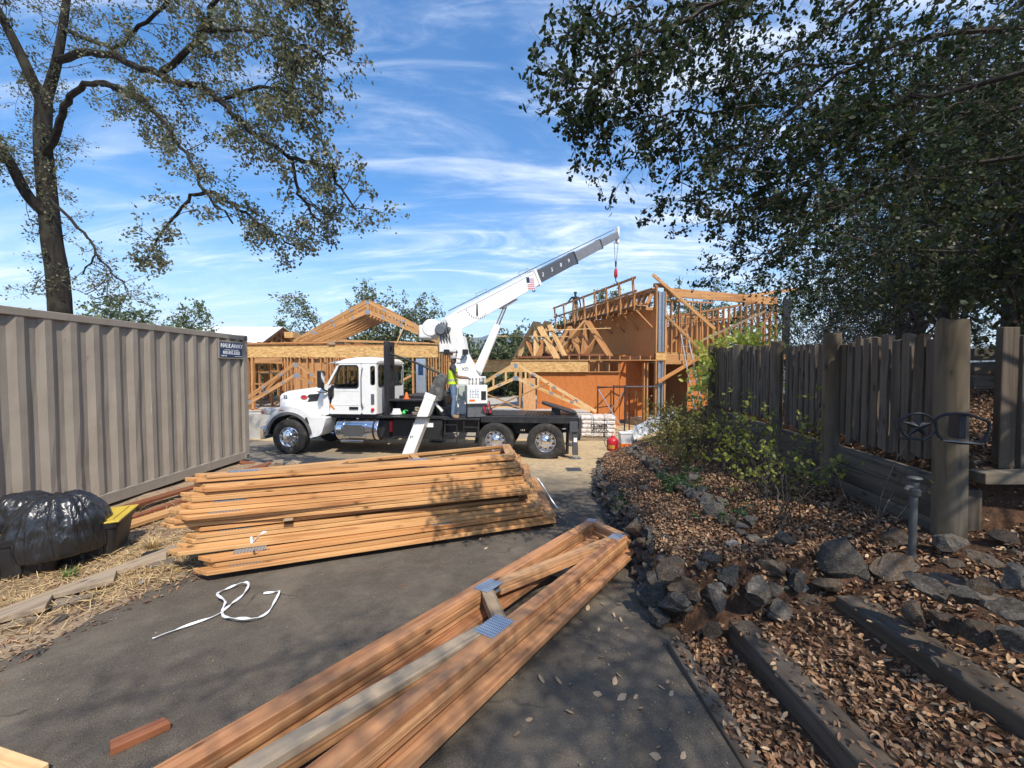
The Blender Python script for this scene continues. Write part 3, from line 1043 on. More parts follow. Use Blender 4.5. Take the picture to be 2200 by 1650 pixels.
def wheel(t, x, y, r, front, side):
 """side -1: outer face towards -y"""
 M = Matrix.Translation((x, y, r)) @ (YM if side < 0 else YM.inverted())
 w = bpy.data.objects.new('wheel', None)
 # wheel as tyre mesh with rim as child
 wid = 0.30
 prof = [(r * 0.56, wid * 0.36), (r * 0.60, wid * 0.44), (r * 0.72, wid * 0.5), (r * 0.86, wid * 0.50), (r * 0.93, wid * 0.47), (r * 0.975, wid * 0.40)]
 for k in range(6):
  a = wid * (0.38 - 0.152 * k)
  prof += [(r, a), (r, a - wid * 0.105), (r * 0.976, a - wid * 0.112), (r * 0.976, a - wid * 0.145)] if k < 5 else [(r, a)]
 prof += [(r * 0.93, -wid * 0.47), (r * 0.86, -wid * 0.5), (r * 0.72, -wid * 0.5), (r * 0.60, -wid * 0.44), (r * 0.56, -wid * 0.36)]
 b = MB(); b.lathe(prof, 56, M)
 bpy.data.objects.remove(w)
 tyre = b.build('wheel', RUBBER, t, smooth=True)
 rr = r * 0.575
 b = MB()
 if front:
  pr = [(rr, -wid * 0.35), (rr * 0.96, 0.0), (rr, wid * 0.42), (rr * 0.965, wid * 0.47), (rr * 0.92, wid * 0.42), (rr * 0.88, wid * 0.28), (rr * 0.80, wid * 0.30), (rr * 0.52, wid * 0.46), (rr * 0.40, wid * 0.48), (rr * 0.40, wid * 0.62), (rr * 0.30, wid * 0.66), (0.0, wid * 0.67)]
 else:
  pr = [(rr, -wid * 0.35), (rr * 0.96, 0.0), (rr, wid * 0.42), (rr * 0.965, wid * 0.47), (rr * 0.92, wid * 0.42), (rr * 0.87, wid * 0.05), (rr * 0.78, -wid * 0.06), (rr * 0.52, -wid * 0.10), (rr * 0.44, -wid * 0.06), (rr * 0.44, wid * 0.16), (rr * 0.34, wid * 0.24), (0.0, wid * 0.27)]
 b.lathe(pr, 40, M)
 rim = b.build('rim', CHROME, tyre, smooth=True)
 b = MB()
 for k in range(10):
  a = 2 * math.pi * k / 10
  h0 = wid * (0.30 if front else -0.09)
  q = M @ Matrix.Translation((rr * 0.64 * math.cos(a), rr * 0.64 * math.sin(a), 0))
  b.lathe([(0.0, h0 + 0.085), (0.014, h0 + 0.08), (0.017, h0), (0.017, h0 - 0.02)], 8, q)
 tag(b.build('lug_nuts', CHROME, tyre, smooth=True), kind='stuff')
 b = MB()
 for k in range(10):
  a = 2 * math.pi * (k + 0.5) / 10
  hz_ = wid * (0.335 if front else -0.075)
  q = M @ Matrix.Translation((rr * 0.74 * math.cos(a), rr * 0.74 * math.sin(a), 0))
  b.lathe([(0.0, hz_ + 0.004), (0.030, hz_ + 0.004), (0.030, hz_ - 0.03)], 14, q)
 tag(b.build('hand_holes', BLACKP, tyre), kind='stuff')
 return tyre

def make_truck():
 t = thing('crane_truck', 'white crane truck with a raised telescopic boom', 'truck', TRUCK_LOC, TRUCK_A)
 # chassis rails
 for y in (0.82, 1.68):
  b = MB(); b.box(-0.55, 8.45, y - 0.045, y + 0.045, 0.80, 1.10); b.build('chassis_rail', BLACKM, t, bevel=0.008)
 b = MB()
 for x in (0.9, 2.0, 3.1, 4.2, 5.2, 6.85, 8.38):
  b.box(x - 0.05, x + 0.05, 0.866, 1.634, 0.84, 1.06)
 for x in (0.0, 6.16, 7.56):
  b.tube([(x, 0.35, 0.52), (x, 2.15, 0.52)], 0.085, 10)
  b.lathe([(0.0, 0.26), (0.16, 0.2), (0.24, 0.05), (0.24, -0.05), (0.16, -0.2), (0, -0.26)], 14, Matrix.Translation((x, 1.25, 0.52)))
  b.tube([(x - 0.6, 0.82, 0.72), (x, 0.8, 0.62), (x + 0.6, 0.82, 0.72)], 0.05, 6)
  b.tube([(x - 0.6, 1.68, 0.72), (x, 1.7, 0.62), (x + 0.6, 1.68, 0.72)], 0.05, 6)
 b.build('axles', BLACKM, t)
 for y, s in ((0.155, -1), (2.345, 1)):
  wheel(t, 0.0, y, 0.525, True, s)
 for x in (6.16, 7.56):
  for y, s in ((0.155, -1), (0.50, -1), (2.0, 1), (2.345, 1)):
   wheel(t, x, y, 0.515, False, s)
 # bonnet: lofted, narrow nose, broad cowl
 st = [(-0.78, 0.52, 1.02, 1.68), (-0.73, 0.585, 0.98, 1.79), (-0.56, 0.63, 0.96, 1.85), (-0.1, 0.71, 0.96, 1.91), (0.4, 0.81, 0.98, 1.975), (0.85, 0.915, 1.02, 2.03), (1.13, 0.985, 1.10, 2.075)]
 rings = []
 for x, hw, z0, z1 in st:
  ring = []
  zc, hh = (z0 + z1) / 2, (z1 - z0) / 2
  for k in range(32):
   a = 2 * math.pi * k / 32
   ca, sa = math.cos(a), math.sin(a)
   e = 0.42
   ring.append((x, 1.25 + hw * math.copysign(abs(ca) ** e, ca), zc + hh * math.copysign(abs(sa) ** e, sa)))
  rings.append(ring)
 b = MB(); b.loft(rings); hood = b.build('bonnet', WHITE, t, smooth=True)

 def hy(x):
  return 1.25 - float(np.interp(x, [q[0] for q in st], [q[1] for q in st]))
 # bonnet intake and badge
 pv = [(0.38, 1.53), (0.76, 1.57), (0.84, 1.79), (0.46, 1.76), (0.38, 1.70), (0.46, 1.64)]
 b = MB(); n = len(pv)
 b._add([(x - 0.06, hy(x - 0.06) - 0.006, z) for x, z in pv] + [(x - 0.06, hy(x - 0.06) + 0.03, z) for x, z in pv],
  [tuple(range(n)), tuple(range(2 * n - 1, n - 1, -1))] + [((i + 1) % n, i, n + i, n + (i + 1) % n) for i in range(n)])
 b.build('air_intake', BLACKP, hood)
 ov = [(0.20 + 0.105 * math.cos(a), 1.665 + 0.055 * math.sin(a)) for a in np.linspace(0, 2 * math.pi, 21)[:-1]]
 n = len(ov)
 b = MB(); b._add([(x, hy(x) - 0.012, z) for x, z in ov] + [(x, hy(x) + 0.02, z) for x, z in ov],
     [tuple(range(n)), tuple(range(2 * n - 1, n - 1, -1))] + [((i + 1) % n, i, n + i, n + (i + 1) % n) for i in range(n)])
 bd = b.build('badge', REDP, hood)
 ov2 = [(0.20 + 0.135 * math.cos(a), 1.665 + 0.078 * math.sin(a)) for a in np.linspace(0, 2 * math.pi, 21)[:-1]]
 b = MB(); b._add([(x, hy(x) - 0.006, z) for x, z in ov2] + [(x, hy(x) + 0.02, z) for x, z in ov2],
     [tuple(range(n)), tuple(range(2 * n - 1, n - 1, -1))] + [((i + 1) % n, i, n + i, n + (i + 1) % n) for i in range(n)])
 b.build('badge_rim', CHROME, hood)
 ang = math.atan2(hy(-0.2) - hy(-0.56), 0.36)
 lettering('fleet_number', '22', 0.155, INK, hood, Matrix.Translation((-0.50, hy(-0.50) - 0.010, 1.67)) @ Matrix.Rotation(ang, 4, 'Z') @ Matrix.Rotation(R(90), 4, 'X'), bold=True)
 # grille and bumper
 b = MB(); b.box(-0.83, -0.765, 0.80, 1.70, 0.98, 1.68); b.build('grille', CHROME, t, bevel=0.02, seg=2)
 b = MB(); b.box(-1.02, -0.84, 0.12, 2.38, 0.42, 0.80); b.build('bumper', CHROME, t, bevel=0.05, seg=3)
 # front wings: crown over the wheel with a skirt behind
 for y0, y1 in ((0.02, 0.60), (1.90, 2.48)):
  inner = arc(0.0, 0.53, 0.655, 168, 12, 17)
  inner = [(-0.70, 0.60)] + inner + [(0.66, 0.50)]
  outer = [(-0.745, 0.62), (-0.74, 0.86), (-0.66, 1.08), (-0.52, 1.24), (-0.36, 1.345), (-0.18, 1.41), (0.0, 1.435), (0.18, 1.42), (0.34, 1.375), (0.48, 1.30), (0.60, 1.21), (0.70, 1.12), (0.80, 1.10), (0.95, 1.125), (1.12, 1.12), (1.20, 1.10), (1.14, 0.95), (1.05, 0.66), (0.92, 0.56)]
  b = MB(); nn = len(inner)
  yo, yi = (y0, y1) if y0 < 1 else (y1, y0)
  s = 1 if yi > yo else -1
  rows = []
  for sc, yy in ((0.965, yo), (1.0, yo + s * 0.05), (1.0, yi)):
   rows.append([(ix + (ox - ix) * sc, yy, iz + (oz - iz) * sc) for (ix, iz), (ox, oz) in zip(inner, outer)])
  vs_ = [(ix, yo + s * 0.012, iz) for ix, iz in inner] + [p for r_ in rows for p in r_]
  fs_ = [(r_ * nn + k, r_ * nn + k + 1, (r_ + 1) * nn + k + 1, (r_ + 1) * nn + k) for r_ in range(3) for k in range(nn - 1)]
  b._add(vs_, fs_)
  w = b.build('front_wing', WHITE, t, smooth=True)
  # grey rubber edge along the arch
  b = MB()
  arcp = arc(0.0, 0.53, 0.66, 178, 8, 19)
  o2 = arc(0.0, 0.53, 0.735, 178, 8, 19)
  P = [(x, yo - s * 0.03, z) for x, z in arcp] + [(x, yo - s * 0.03, z) for x, z in o2] + [(x, yo + s * 0.10, z) for x, z in arcp] + [(x, yo + s * 0.10, z) for x, z in o2]
  m = len(arcp)
  fs_ = []
  for k in range(m - 1):
   fs_ += [(k, k + 1, m + k + 1, m + k), (m + k, m + k + 1, 3 * m + k + 1, 3 * m + k), (2 * m + k + 1, 2 * m + k, 3 * m + k, 3 * m + k + 1), (k + 1, k, 2 * m + k, 2 * m + k + 1)]
  b._add(P, fs_); b.build('arch_trim', mat_trim, w, smooth=False)
  b = MB(); q = arc(0, 0.53, 0.64, 172, 8, 19)
  b._add([(x, yo + s * 0.02, z) for x, z in q] + [(x, yi, z) for x, z in q], [(k, k + 1, 19 + k + 1, 19 + k) for k in range(18)]); b.build('wheel_well', BLACKP, w)
  b = MB(); b.box(-0.30, -0.14, yo - s * 0.012, yo + s * 0.03, 1.30, 1.335); b.build('side_marker', AMBER, w, bevel=0.01)
  # headlight
  b = MB()
  zz = 1.18
  b.prism([(-0.90, zz), (-0.58, zz - 0.02), (-0.52, zz + 0.17), (-0.74, zz + 0.19), (-0.89, zz + 0.15)], yo + s * 0.02, yo + s * 0.42)
  h = b.build('headlight', LENS, t, bevel=0.03, seg=3)
  b = MB(); b.box(-0.88, -0.80, yo + s * 0.0, yo + s * 0.03, zz + 0.03, zz + 0.10); b.build('turn_signal', AMBER, h, bevel=0.008)
 # fender strap
 b = MB(); b.box(0.56, 0.62, 0.0, 0.03, 0.92, 1.12, Matrix.Translation((0.6, 0, 1.0)) @ Matrix.Rotation(R(-20), 4, 'Y') @ Matrix.Translation((-0.6, 0, -1.0)))
 b.build('bonnet_latch', BLACKP, t, bevel=0.008)
 # ------- cab: hollow, with real glass
 yN, yF = 0.20, 2.30

 def poly8(x0, x1, z0, z1, sl=0.0, r=0.06):
  """rounded four-sided outline with a leaning front edge (sl: how far the top front moves back)"""
  def fx(z): return x0 + sl * (z - z0) / (z1 - z0)
  out = []
  for (cx, cz, a0) in ((x1 - r, z0 + r, 270), (x1 - r, z1 - r, 0), (fx(z1) + r, z1 - r, 90), (fx(z0) + r, z0 + r, 180)):
   for k in range(4):
    a = R(a0 + 30 * k)
    out.append((cx + r * math.cos(a), cz + r * math.sin(a)))
  return out
 for yy, s in ((yN, 1), (yF, -1)):
  o8 = poly8(1.17, 2.17, 1.20, 2.70, 0.32, 0.05)
  i8 = poly8(1.36, 2.07, 1.99, 2.62, 0.13, 0.08)
  b = MB(); b.ring_panel(o8, i8, yy, yy + s * 0.05)
  dr = b.build('door', WHITE, t, bevel=0.008)
  b = MB(); b.ring_panel(poly8(1.325, 2.10, 1.955, 2.65, 0.14, 0.09), poly8(1.375, 2.06, 2.0, 2.61, 0.13, 0.075), yy - s * 0.007, yy + s * 0.02); b.build('window_seal', BLACKP, dr)
  b = MB(); b.prism(poly8(1.36, 2.07, 1.99, 2.62, 0.13, 0.08), yy + s * 0.018, yy + s * 0.022); b.build('window_pane', GLASSM, dr)
  b = MB(); b.box(1.80, 2.08, yy - s * 0.03, yy + s * 0.0, 1.345, 1.42); b.build('door_handle', BLACKP, dr, bevel=0.012, seg=2)
  b = MB(); b.prism([(1.18, 1.47), (1.23, 1.50), (1.36, 1.36), (1.32, 1.33)], yy - s * 0.015, yy + s * 0.0); b.build('marker_light', AMBER, dr, bevel=0.004)
  b = MB(); b.box(1.22, 2.12, yy - s * 0.008, yy, 1.468, 1.482); b.build('door_crease', WHITE, dr)
  b = MB(); b.box(1.24, 2.12, yy - s * 0.008, yy, 1.885, 1.9); b.build('door_crease', WHITE, dr)
  b = MB(); b.tube([(2.23, yy - s * 0.02, 2.56), (2.235, yy - s * 0.06, 2.53), (2.20, yy - s * 0.06, 2.30), (2.20, yy - s * 0.06, 1.55), (2.24, yy - s * 0.06, 1.43), (2.23, yy - s * 0.02, 1.40)], 0.016, 8); b.build('grab_rail', GREYM, t)
  # cowl between bonnet and door
  b = MB(); b.prism([(0.98, 1.13), (1.16, 1.19), (1.16, 2.12), (1.10, 2.10), (0.98, 2.02)], yy + s * 0.0, yy + s * 0.06); b.build('cowl_panel', WHITE, t, bevel=0.01)
  # windscreen pillar
  b = MB(); b.beam((1.13, yy + s * 0.03, 2.06), (1.50, yy + s * 0.08, 2.74), 0.07, 0.07, (1, 0, 0)); b.build('windscreen_pillar', WHITE, t, bevel=0.012)
  # rear quarter with narrow window
  b = MB(); b.ring_panel(poly8(2.18, 2.64, 1.20, 2.70, 0.0, 0.04), poly8(2.47, 2.585, 2.08, 2.60, 0.0, 0.05), yy, yy + s * 0.05)
  q = b.build('quarter_panel', WHITE, t, bevel=0.008)
  b = MB(); b.ring_panel(poly8(2.455, 2.60, 2.06, 2.62, 0.0, 0.05), poly8(2.475, 2.58, 2.085, 2.595, 0.0, 0.04), yy - s * 0.006, yy + s * 0.02); b.build('window_seal', BLACKP, q)
  b = MB(); b.prism(poly8(2.47, 2.585, 2.08, 2.60, 0.0, 0.05), yy + s * 0.018, yy + s * 0.022); b.build('window_pane', GLASSM, q)
  b = MB(); b.box(2.47, 2.575, yy - s * 0.02, yy, 1.50, 1.80); b.build('cab_vent', GREYM, q, bevel=0.03, seg=2)
  b = MB(); b.lathe([(0.0, 0.05), (0.045, 0.04), (0.055, 0.0)], 14, Matrix.Translation((2.52, yy - s * 0.0, 1.34)) @ (YM if s > 0 else YM.inverted())); b.build('side_light', REDLENS, q, smooth=True)
 # rear wall with window
 RW = Matrix(((0, 1, 0, 2.60), (1, 0, 0, 0), (0, 0, 1, 0), (0, 0, 0, 1)))
 b = MB(); b.ring_panel(poly8(yN + 0.03, yF - 0.03, 1.20, 2.72, 0.0, 0.05), poly8(0.34, 2.16, 2.04, 2.62, 0.0, 0.07), 0.0, 0.045, RW); rw = b.build('rear_wall', WHITE, t, bevel=0.006)
 b = MB(); b.ring_panel(poly8(0.30, 2.20, 2.0, 2.66, 0.0, 0.08), poly8(0.36, 2.14, 2.06, 2.60, 0.0, 0.06), 0.042, 0.055, RW); b.build('window_seal', BLACKP, rw)
 b = MB(); b.prism(poly8(0.34, 2.16, 2.04, 2.62, 0.0, 0.07), 0.02, 0.024, RW); b.build('window_pane', GLASSM, rw)
 # windscreen
 b = MB(); b._add([(1.14, 0.27, 2.08), (1.14, 2.23, 2.08), (1.50, 2.16, 2.72), (1.50, 0.34, 2.72), (1.146, 0.27, 2.076), (1.146, 2.23, 2.076), (1.506, 2.16, 2.716), (1.506, 0.34, 2.716)], [(0, 1, 2, 3), (7, 6, 5, 4), (0, 4, 5, 1), (1, 5, 6, 2), (2, 6, 7, 3), (3, 7, 4, 0)]); b.build('windscreen', GLASSM, t)
 # roof: a crowned lid
 rp = [(1.36, 2.70), (1.44, 2.76), (1.62, 2.835), (1.9, 2.875), (2.3, 2.885), (2.56, 2.86), (2.665, 2.78), (2.66, 2.70)]
 rings = []
 for yy, sc in ((yN - 0.01, 0.0), (yN + 0.0, 0.55), (yN + 0.09, 0.9), (yN + 0.25, 1.0), (1.25, 1.08), (yF - 0.25, 1.0), (yF - 0.09, 0.9), (yF, 0.55), (yF + 0.01, 0.0)):
  rings.append([(x, yy, 2.70 + (z - 2.70) * sc) for x, z in rp])
 b = MB(); b.loft(rings); roof = b.build('cab_roof', WHITE, t, smooth=True)
 b = MB(); b.prism([(1.13, 2.68), (1.18, 2.72), (1.42, 2.775), (1.44, 2.745)], 0.25, 2.25); b.build('sun_visor', LENS, roof, bevel=0.01)
 for yy in (0.55, 1.25, 1.95):
  b = MB(); b.box(1.50, 1.66, yy - 0.05, yy + 0.05, 2.80, 2.875); b.build('roof_marker', AMBER, roof, bevel=0.02, seg=2)
 b = MB(); b.tube([(2.45, 0.30, 2.80), (2.45, 0.26, 2.90), (2.50, 0.22, 2.78)], 0.012, 6); b.build('aerial_mount', GREYM, roof)
 # floor, dash, seats, steering wheel
 b = MB(); b.box(1.0, 2.60, yN + 0.06, yF - 0.06, 1.14, 1.20); b.build('cab_floor', BLACKP, t)
 b = MB(); b.prism([(1.14, 1.3), (1.42, 1.3), (1.45, 1.95), (1.36, 2.06), (1.18, 2.05)], yN + 0.07, yF - 0.07); b.build('dashboard', BLACKP, t, bevel=0.02)
 for yy in (0.70, 1.80):
  b = MB(); b.box(1.75, 2.22, yy - 0.26, yy + 0.26, 1.50, 1.70); b.prism([(2.18, 1.6), (2.30, 1.6), (2.42, 2.28), (2.28, 2.30)], yy - 0.25, yy + 0.25); b.prism([(2.30, 2.30), (2.40, 2.30), (2.44, 2.48), (2.34, 2.50)], yy - 0.13, yy + 0.13)
  b.build('seat', SEATM, t, bevel=0.04, seg=3)
 b = MB()
 ringp = [Vector((1.60, 0.70, 2.02)) + Matrix.Rotation(R(-55), 3, 'Y') @ Vector((0.21 * math.cos(a), 0.21 * math.sin(a), 0)) for a in np.linspace(0, 2 * math.pi, 25)]
 b.tube(ringp, 0.017, 6, cap=False); b.tube([(1.60, 0.70, 2.02), (1.35, 0.70, 1.75)], 0.03, 6)
 b.build('steering_wheel', BLACKP, t, smooth=True)
 # mirror
 b = MB(); b.box(0.98, 1.10, -0.10, 0.10, 1.98, 2.48); mr = b.build('wing_mirror', BLACKP, t, bevel=0.03, seg=3)
 b = MB(); b.box(1.1005, 1.106, -0.08, 0.08, 2.12, 2.45); b.build('mirror_glass', CHROME, mr)
 b = MB(); b.tube([(1.05, 0.0, 2.0), (1.12, 0.08, 1.90), (1.24, 0.20, 1.84)], 0.03, 8); b.tube([(0.86, 0.12, 1.87), (1.0, 0.02, 1.85), (1.15, 0.12, 1.84)], 0.018, 6); b.box(1.17, 1.33, 0.14, 0.20, 1.72, 1.96); b.build('mirror_arm', BLACKP, mr, bevel=0.01)
 b = MB(); b.box(0.98, 1.10, 2.40, 2.60, 1.98, 2.48); b.tube([(1.05, 2.5, 2.0), (1.24, 2.30, 1.84)], 0.03, 8); b.build('wing_mirror', BLACKP, t, bevel=0.02)
 # sill, tank
 b = MB(); b.box(1.1, 2.75, 0.28, 0.70, 1.08, 1.185); b.build('cab_sill', BLACKP, t)
 XM = Matrix.Rotation(R(90), 4, 'Y')
 b = MB(); b.lathe([(0.0, 0.0), (0.26, 0.0), (0.315, 0.02), (0.325, 0.05), (0.325, 1.27), (0.315, 1.30), (0.26, 1.32), (0.0, 1.32)], 40, Matrix.Translation((1.38, 0.42, 0.735)) @ XM)
 tank = b.build('fuel_tank', CHROME, t, smooth=True)
 for x in (1.62, 2.30, 2.56):
  b = MB(); b.lathe([(0.327, -0.028), (0.335, -0.028), (0.335, 0.028), (0.327, 0.028)], 40, Matrix.Translation((x, 0.42, 0.735)) @ XM); b.build('tank_strap', BLACKP if x > 2.5 else CHROME, tank, smooth=True)
 b = MB(); b.box(1.66, 2.26, 0.075, 0.10, 0.56, 0.90); b.build('tank_step', mat_step, tank, bevel=0.005)
 b = MB(); b.box(1.60, 2.28, 0.02, 0.12, 0.40, 0.46); b.build('tank_step', CHROME, tank, bevel=0.008)
 b = MB(); b.lathe([(0.0, 0.06), (0.05, 0.055), (0.055, 0.0)], 14, Matrix.Translation((1.98, 0.36, 1.05))); b.build('filler_cap', CHROME, tank, smooth=True)
 b = MB(); b.box(2.70, 2.98, 0.30, 0.8, 0.50, 1.02); b.build('frame_box', BLACKP, t, bevel=0.02)
 # far side tank and exhaust stack
 b = MB(); b.lathe([(0.0, 0.0), (0.3, 0.0), (0.325, 0.05), (0.325, 1.27), (0.3, 1.32), (0.0, 1.32)], 24, Matrix.Translation((1.38, 2.08, 0.735)) @ XM); b.build('fuel_tank', CHROME, t, smooth=True)
 # headache rack behind the cab
 rk = []
 for yy in (0.18, 0.50):
  b = MB(); b.box(2.90, 3.05, yy - 0.06, yy + 0.06, 1.15, 3.33); rk.append(b.build('rack_post', BLACKM, t, bevel=0.01))
 for z_ in (3.16, 1.55):
  b = MB(); b.box(2.92, 3.03, 0.245, 0.435, z_, z_ + 0.10); b.build('rack_crossbar', BLACKM, t, bevel=0.008)
 b = MB()
 for z0_ in (1.62,):
  b.beam((2.98, 0.25, z0_ + 0.05), (2.98, 0.43, z0_ + 0.42), 0.03, 0.03)
 b.build('rack_brace', BLACKM, t)
 b = MB(); b.tube([(3.05, 0.2, 2.98), (3.9, 0.22, 2.68), (4.72, 0.25, 2.32)], 0.032, 8); b.build('stay_bar', BLACKM, t)
 # deck and open tool locker
 b = MB(); b.box(2.72, 5.72, 0.10, 2.40, 1.105, 1.175); b.build('deck', BLACKM, t, bevel=0.008)
 b = MB()
 b.box(3.0, 4.30, 0.12, 0.66, 1.177, 1.21); b.box(3.0, 4.30, 0.12, 0.66, 1.60, 1.645); b.box(3.0, 4.30, 0.62, 0.66, 1.212, 1.598); b.box(3.0, 3.04, 0.12, 0.618, 1.212, 1.598); b.box(4.26, 4.30, 0.12, 0.618, 1.212, 1.598)
 lk = b.build('tool_locker', BLACKM, t, bevel=0.005)
 b = MB(); b.box(3.02, 4.28, -0.24, 0.10, 1.165, 1.19); b.build('locker_door', BLACKM, lk, bevel=0.004)
 b = MB(); b.box(3.1, 4.5, 0.75, 2.35, 1.18, 1.72); b.build('deck_box', BLACKM, t, bevel=0.01)
 b = MB(); b.box(3.15, 4.62, 0.15, 0.75, 0.52, 1.08); b.build('side_box', BLACKP, t, bevel=0.012)
 b = MB(); b.box(3.75, 4.35, 0.138, 0.147, 0.86, 0.98); wp = b.build('warning_label', SIGNWHITE, t)
 b = MB(); b.box(3.76, 4.05, 0.1335, 0.1378, 0.93, 0.97); b.build('warning_band', ORANGEP, wp)
 b = MB(); b.lathe([(0.0, 0.0), (0.07, 0.01), (0.07, 0.32), (0.03, 0.36), (0.0, 0.37)], 14, Matrix.Translation((3.06, 0.28, 0.68))); b.build('fire_extinguisher', REDP, t, smooth=True)
 # rear frame deck, mud flap, fifth wheel
 b = MB(); b.box(5.725, 8.5, 0.72, 1.78, 1.11, 1.165); b.build('rear_deck', BLACKM, t, bevel=0.006)
 b = MB(); b.box(5.75, 8.5, 0.10, 0.70, 1.09, 1.145); b.box(5.75, 8.5, 1.80, 2.40, 1.09, 1.145); b.build('mudguard', BLACKM, t, bevel=0.01)
 b = MB(); b.box(5.75, 8.48, 0.05, 0.098, 1.03, 1.20); b.build('side_rail', BLACKM, t, bevel=0.006)
 b = MB()
 for k in range(9):
  b.box(6.95 + k * 0.10, 6.99 + k * 0.10, 0.74, 1.76, 1.168, 1.20)
 b.build('deck_slats', BLACKM, t)
 b = MB()
 fw = Matrix.Translation((7.95, 1.25, 1.36)) @ Matrix.Rotation(R(17), 4, 'Y')
 cp = [(-0.55, -0.22), (-0.45, -0.36), (0.0, -0.45), (0.38, -0.45), (0.52, -0.30), (0.52, -0.10), (0.12, -0.05), (0.12, 0.05), (0.52, 0.10), (0.52, 0.30), (0.38, 0.45), (0.0, 0.45), (-0.45, 0.36), (-0.55, 0.22)]
 b.prism(cp, -0.035, 0.035, fw, axis='z'); b.box(7.72, 7.98, 0.92, 1.08, 1.166, 1.36); b.box(7.72, 7.98, 1.42, 1.58, 1.166, 1.36)
 b.build('fifth_wheel', BLACKM, t, bevel=0.012)
 for x in (5.55, ):
  b = MB(); b.prism([(x, 0.42), (x + 0.05, 0.42), (x + 0.16, 1.08), (x + 0.11, 1.08)], 0.12, 0.70); b.build('mud_flap', BLACKP, t)
 b = MB()
 for k in range(3):
  b.box(6.60 + 0.01, 7.14, 0.74, 0.76, 0.62 + k * 0.13, 0.70 + k * 0.13)
 for k in range(10):
  b.box(6.62 + k * 0.052, 6.645 + k * 0.052, 0.765, 0.78, 0.62, 0.96)
 b.build('suspension_guard', BLACKM, t)
 # rear outrigger legs
 for yy, s in ((0.16, -1), (2.34, 1)):
  b = MB(); b.box(8.22, 8.44, yy - 0.14, yy + 0.14, 0.80, 1.088); b.prism([(8.30, 0.80), (8.42, 0.80), (8.46, 0.30), (8.46, 0.16), (8.30, 0.16)], yy - 0.09, yy + 0.09)
  lg = b.build('rear_outrigger', DARKGREY, t, bevel=0.01)
  b = MB(); b.box(8.31, 8.45, yy - 0.07, yy + 0.07, 0.10, 0.2); b.build('outrigger_ram', CHROME, lg)
  b = MB(); b.lathe([(0.0, 0.10), (0.10, 0.10), (0.17, 0.05), (0.17, 0.015), (0.0, 0.015)], 18, Matrix.Translation((8.38, yy, 0.0))); b.build('outrigger_foot', DARKGREY, lg, smooth=True)
  b = MB(); b.box(8.335, 8.425, yy + s * 0.093, yy + s * 0.097, 0.52, 0.64); b.build('outrigger_decal', SIGNWHITE, lg)
 b = MB(); b.box(8.05, 8.5, 0.30, 2.20, 0.86, 1.04); b.build('rear_crossmember', BLACKM, t, bevel=0.01)
 b = MB(); b.tube([(8.18, 0.30, 0.92), (8.16, 0.26, 0.15)], 0.045, 8); b.tube([(7.95, 0.5, 0.9), (7.95, 0.5, 0.55)], 0.035, 8); b.build('rear_bracket', BLACKM, t)
 # ------- crane pedestal, A-frame outriggers, mast
 b = MB(); b.box(4.55, 5.62, 0.55, 1.95, 0.66, 1.104); b.build('crane_base', BLACKM, t, bevel=0.015)
 b = MB(); b.lathe([(0.0, 1.177), (0.50, 1.177), (0.50, 1.30), (0.42, 1.42), (0.42, 1.92), (0.52, 1.98), (0.52, 2.06), (0.0, 2.06)], 36, Matrix.Translation((5.10, 1.25, 0))); ped = b.build('crane_pedestal', WHITEWORN, t, smooth=True)
 # turntable and glass-fronted counter housing
 b = MB(); b.box(4.66, 5.62, 0.78, 1.72, 2.062, 2.30); tt = b.build('turntable', WHITEWORN, t, bevel=0.03, seg=2)
 b = MB(); b.box(5.0, 5.26, 0.52, 0.60, 1.62, 2.06); b.build('junction_cover', mat_cover, ped, bevel=0.01)
 for x in (4.96, 5.40, 5.52):
  b = MB(); b.tube([(x, 0.64, 1.40), (x, 0.64, 2.06)], 0.035, 8); b.build('hydraulic_pipe', WHITEWORN, ped)
 for yy, s in ((0.16, -1), (2.34, 1)):
  # worn dark housing leaning back, then the white leg down to the ground
  b = MB(); b.prism([(4.46, 2.32), (4.62, 2.42), (4.76, 2.30), (4.60, 1.62), (4.42, 1.60)], yy - 0.13, yy + 0.13); b.prism([(4.10, 1.60), (4.60, 1.63), (4.70, 2.28), (4.44, 2.30)], yy - 0.12, yy + 0.12)
  hs = b.build('outrigger_housing', mat_worn_dark, t, bevel=0.02, seg=2)
  b = MB()
  A, Bp = Vector((4.33, yy + s * 0.02, 1.80)), Vector((3.70, yy + s * 0.26, 0.07))
  b.beam(A, Bp, 0.26, 0.31, (1, 0, 0.3)); leg = b.build('outrigger_leg', WHITE, t, bevel=0.012)
  b = MB(); b.beam(A, A.lerp(Bp, 0.09), 0.275, 0.335, (1, 0, 0.3)); b.build('leg_collar', WHITE, leg, bevel=0.012)
  b = MB(); b.box(3.50, 3.95, yy + s * 0.25 - 0.17, yy + s * 0.25 + 0.17, 0.0, 0.05); b.tube([(3.72, yy + s * 0.25, 0.05), (3.74, yy + s * 0.235, 0.15)], 0.06, 10); b.build('leg_foot', DARKGREY, leg, bevel=0.01)
  b = MB(); b.beam((4.38, yy + s * 0.02, 1.60), (4.62, yy, 1.32), 0.05, 0.06); b.build('leg_brace', WHITE, leg)
  dmat = Matrix.Translation(A.lerp(Bp, 0.70) + Vector((-0.0, s * 0.1365, 0))) @ Matrix.Rotation(R(-19), 4, 'Y')
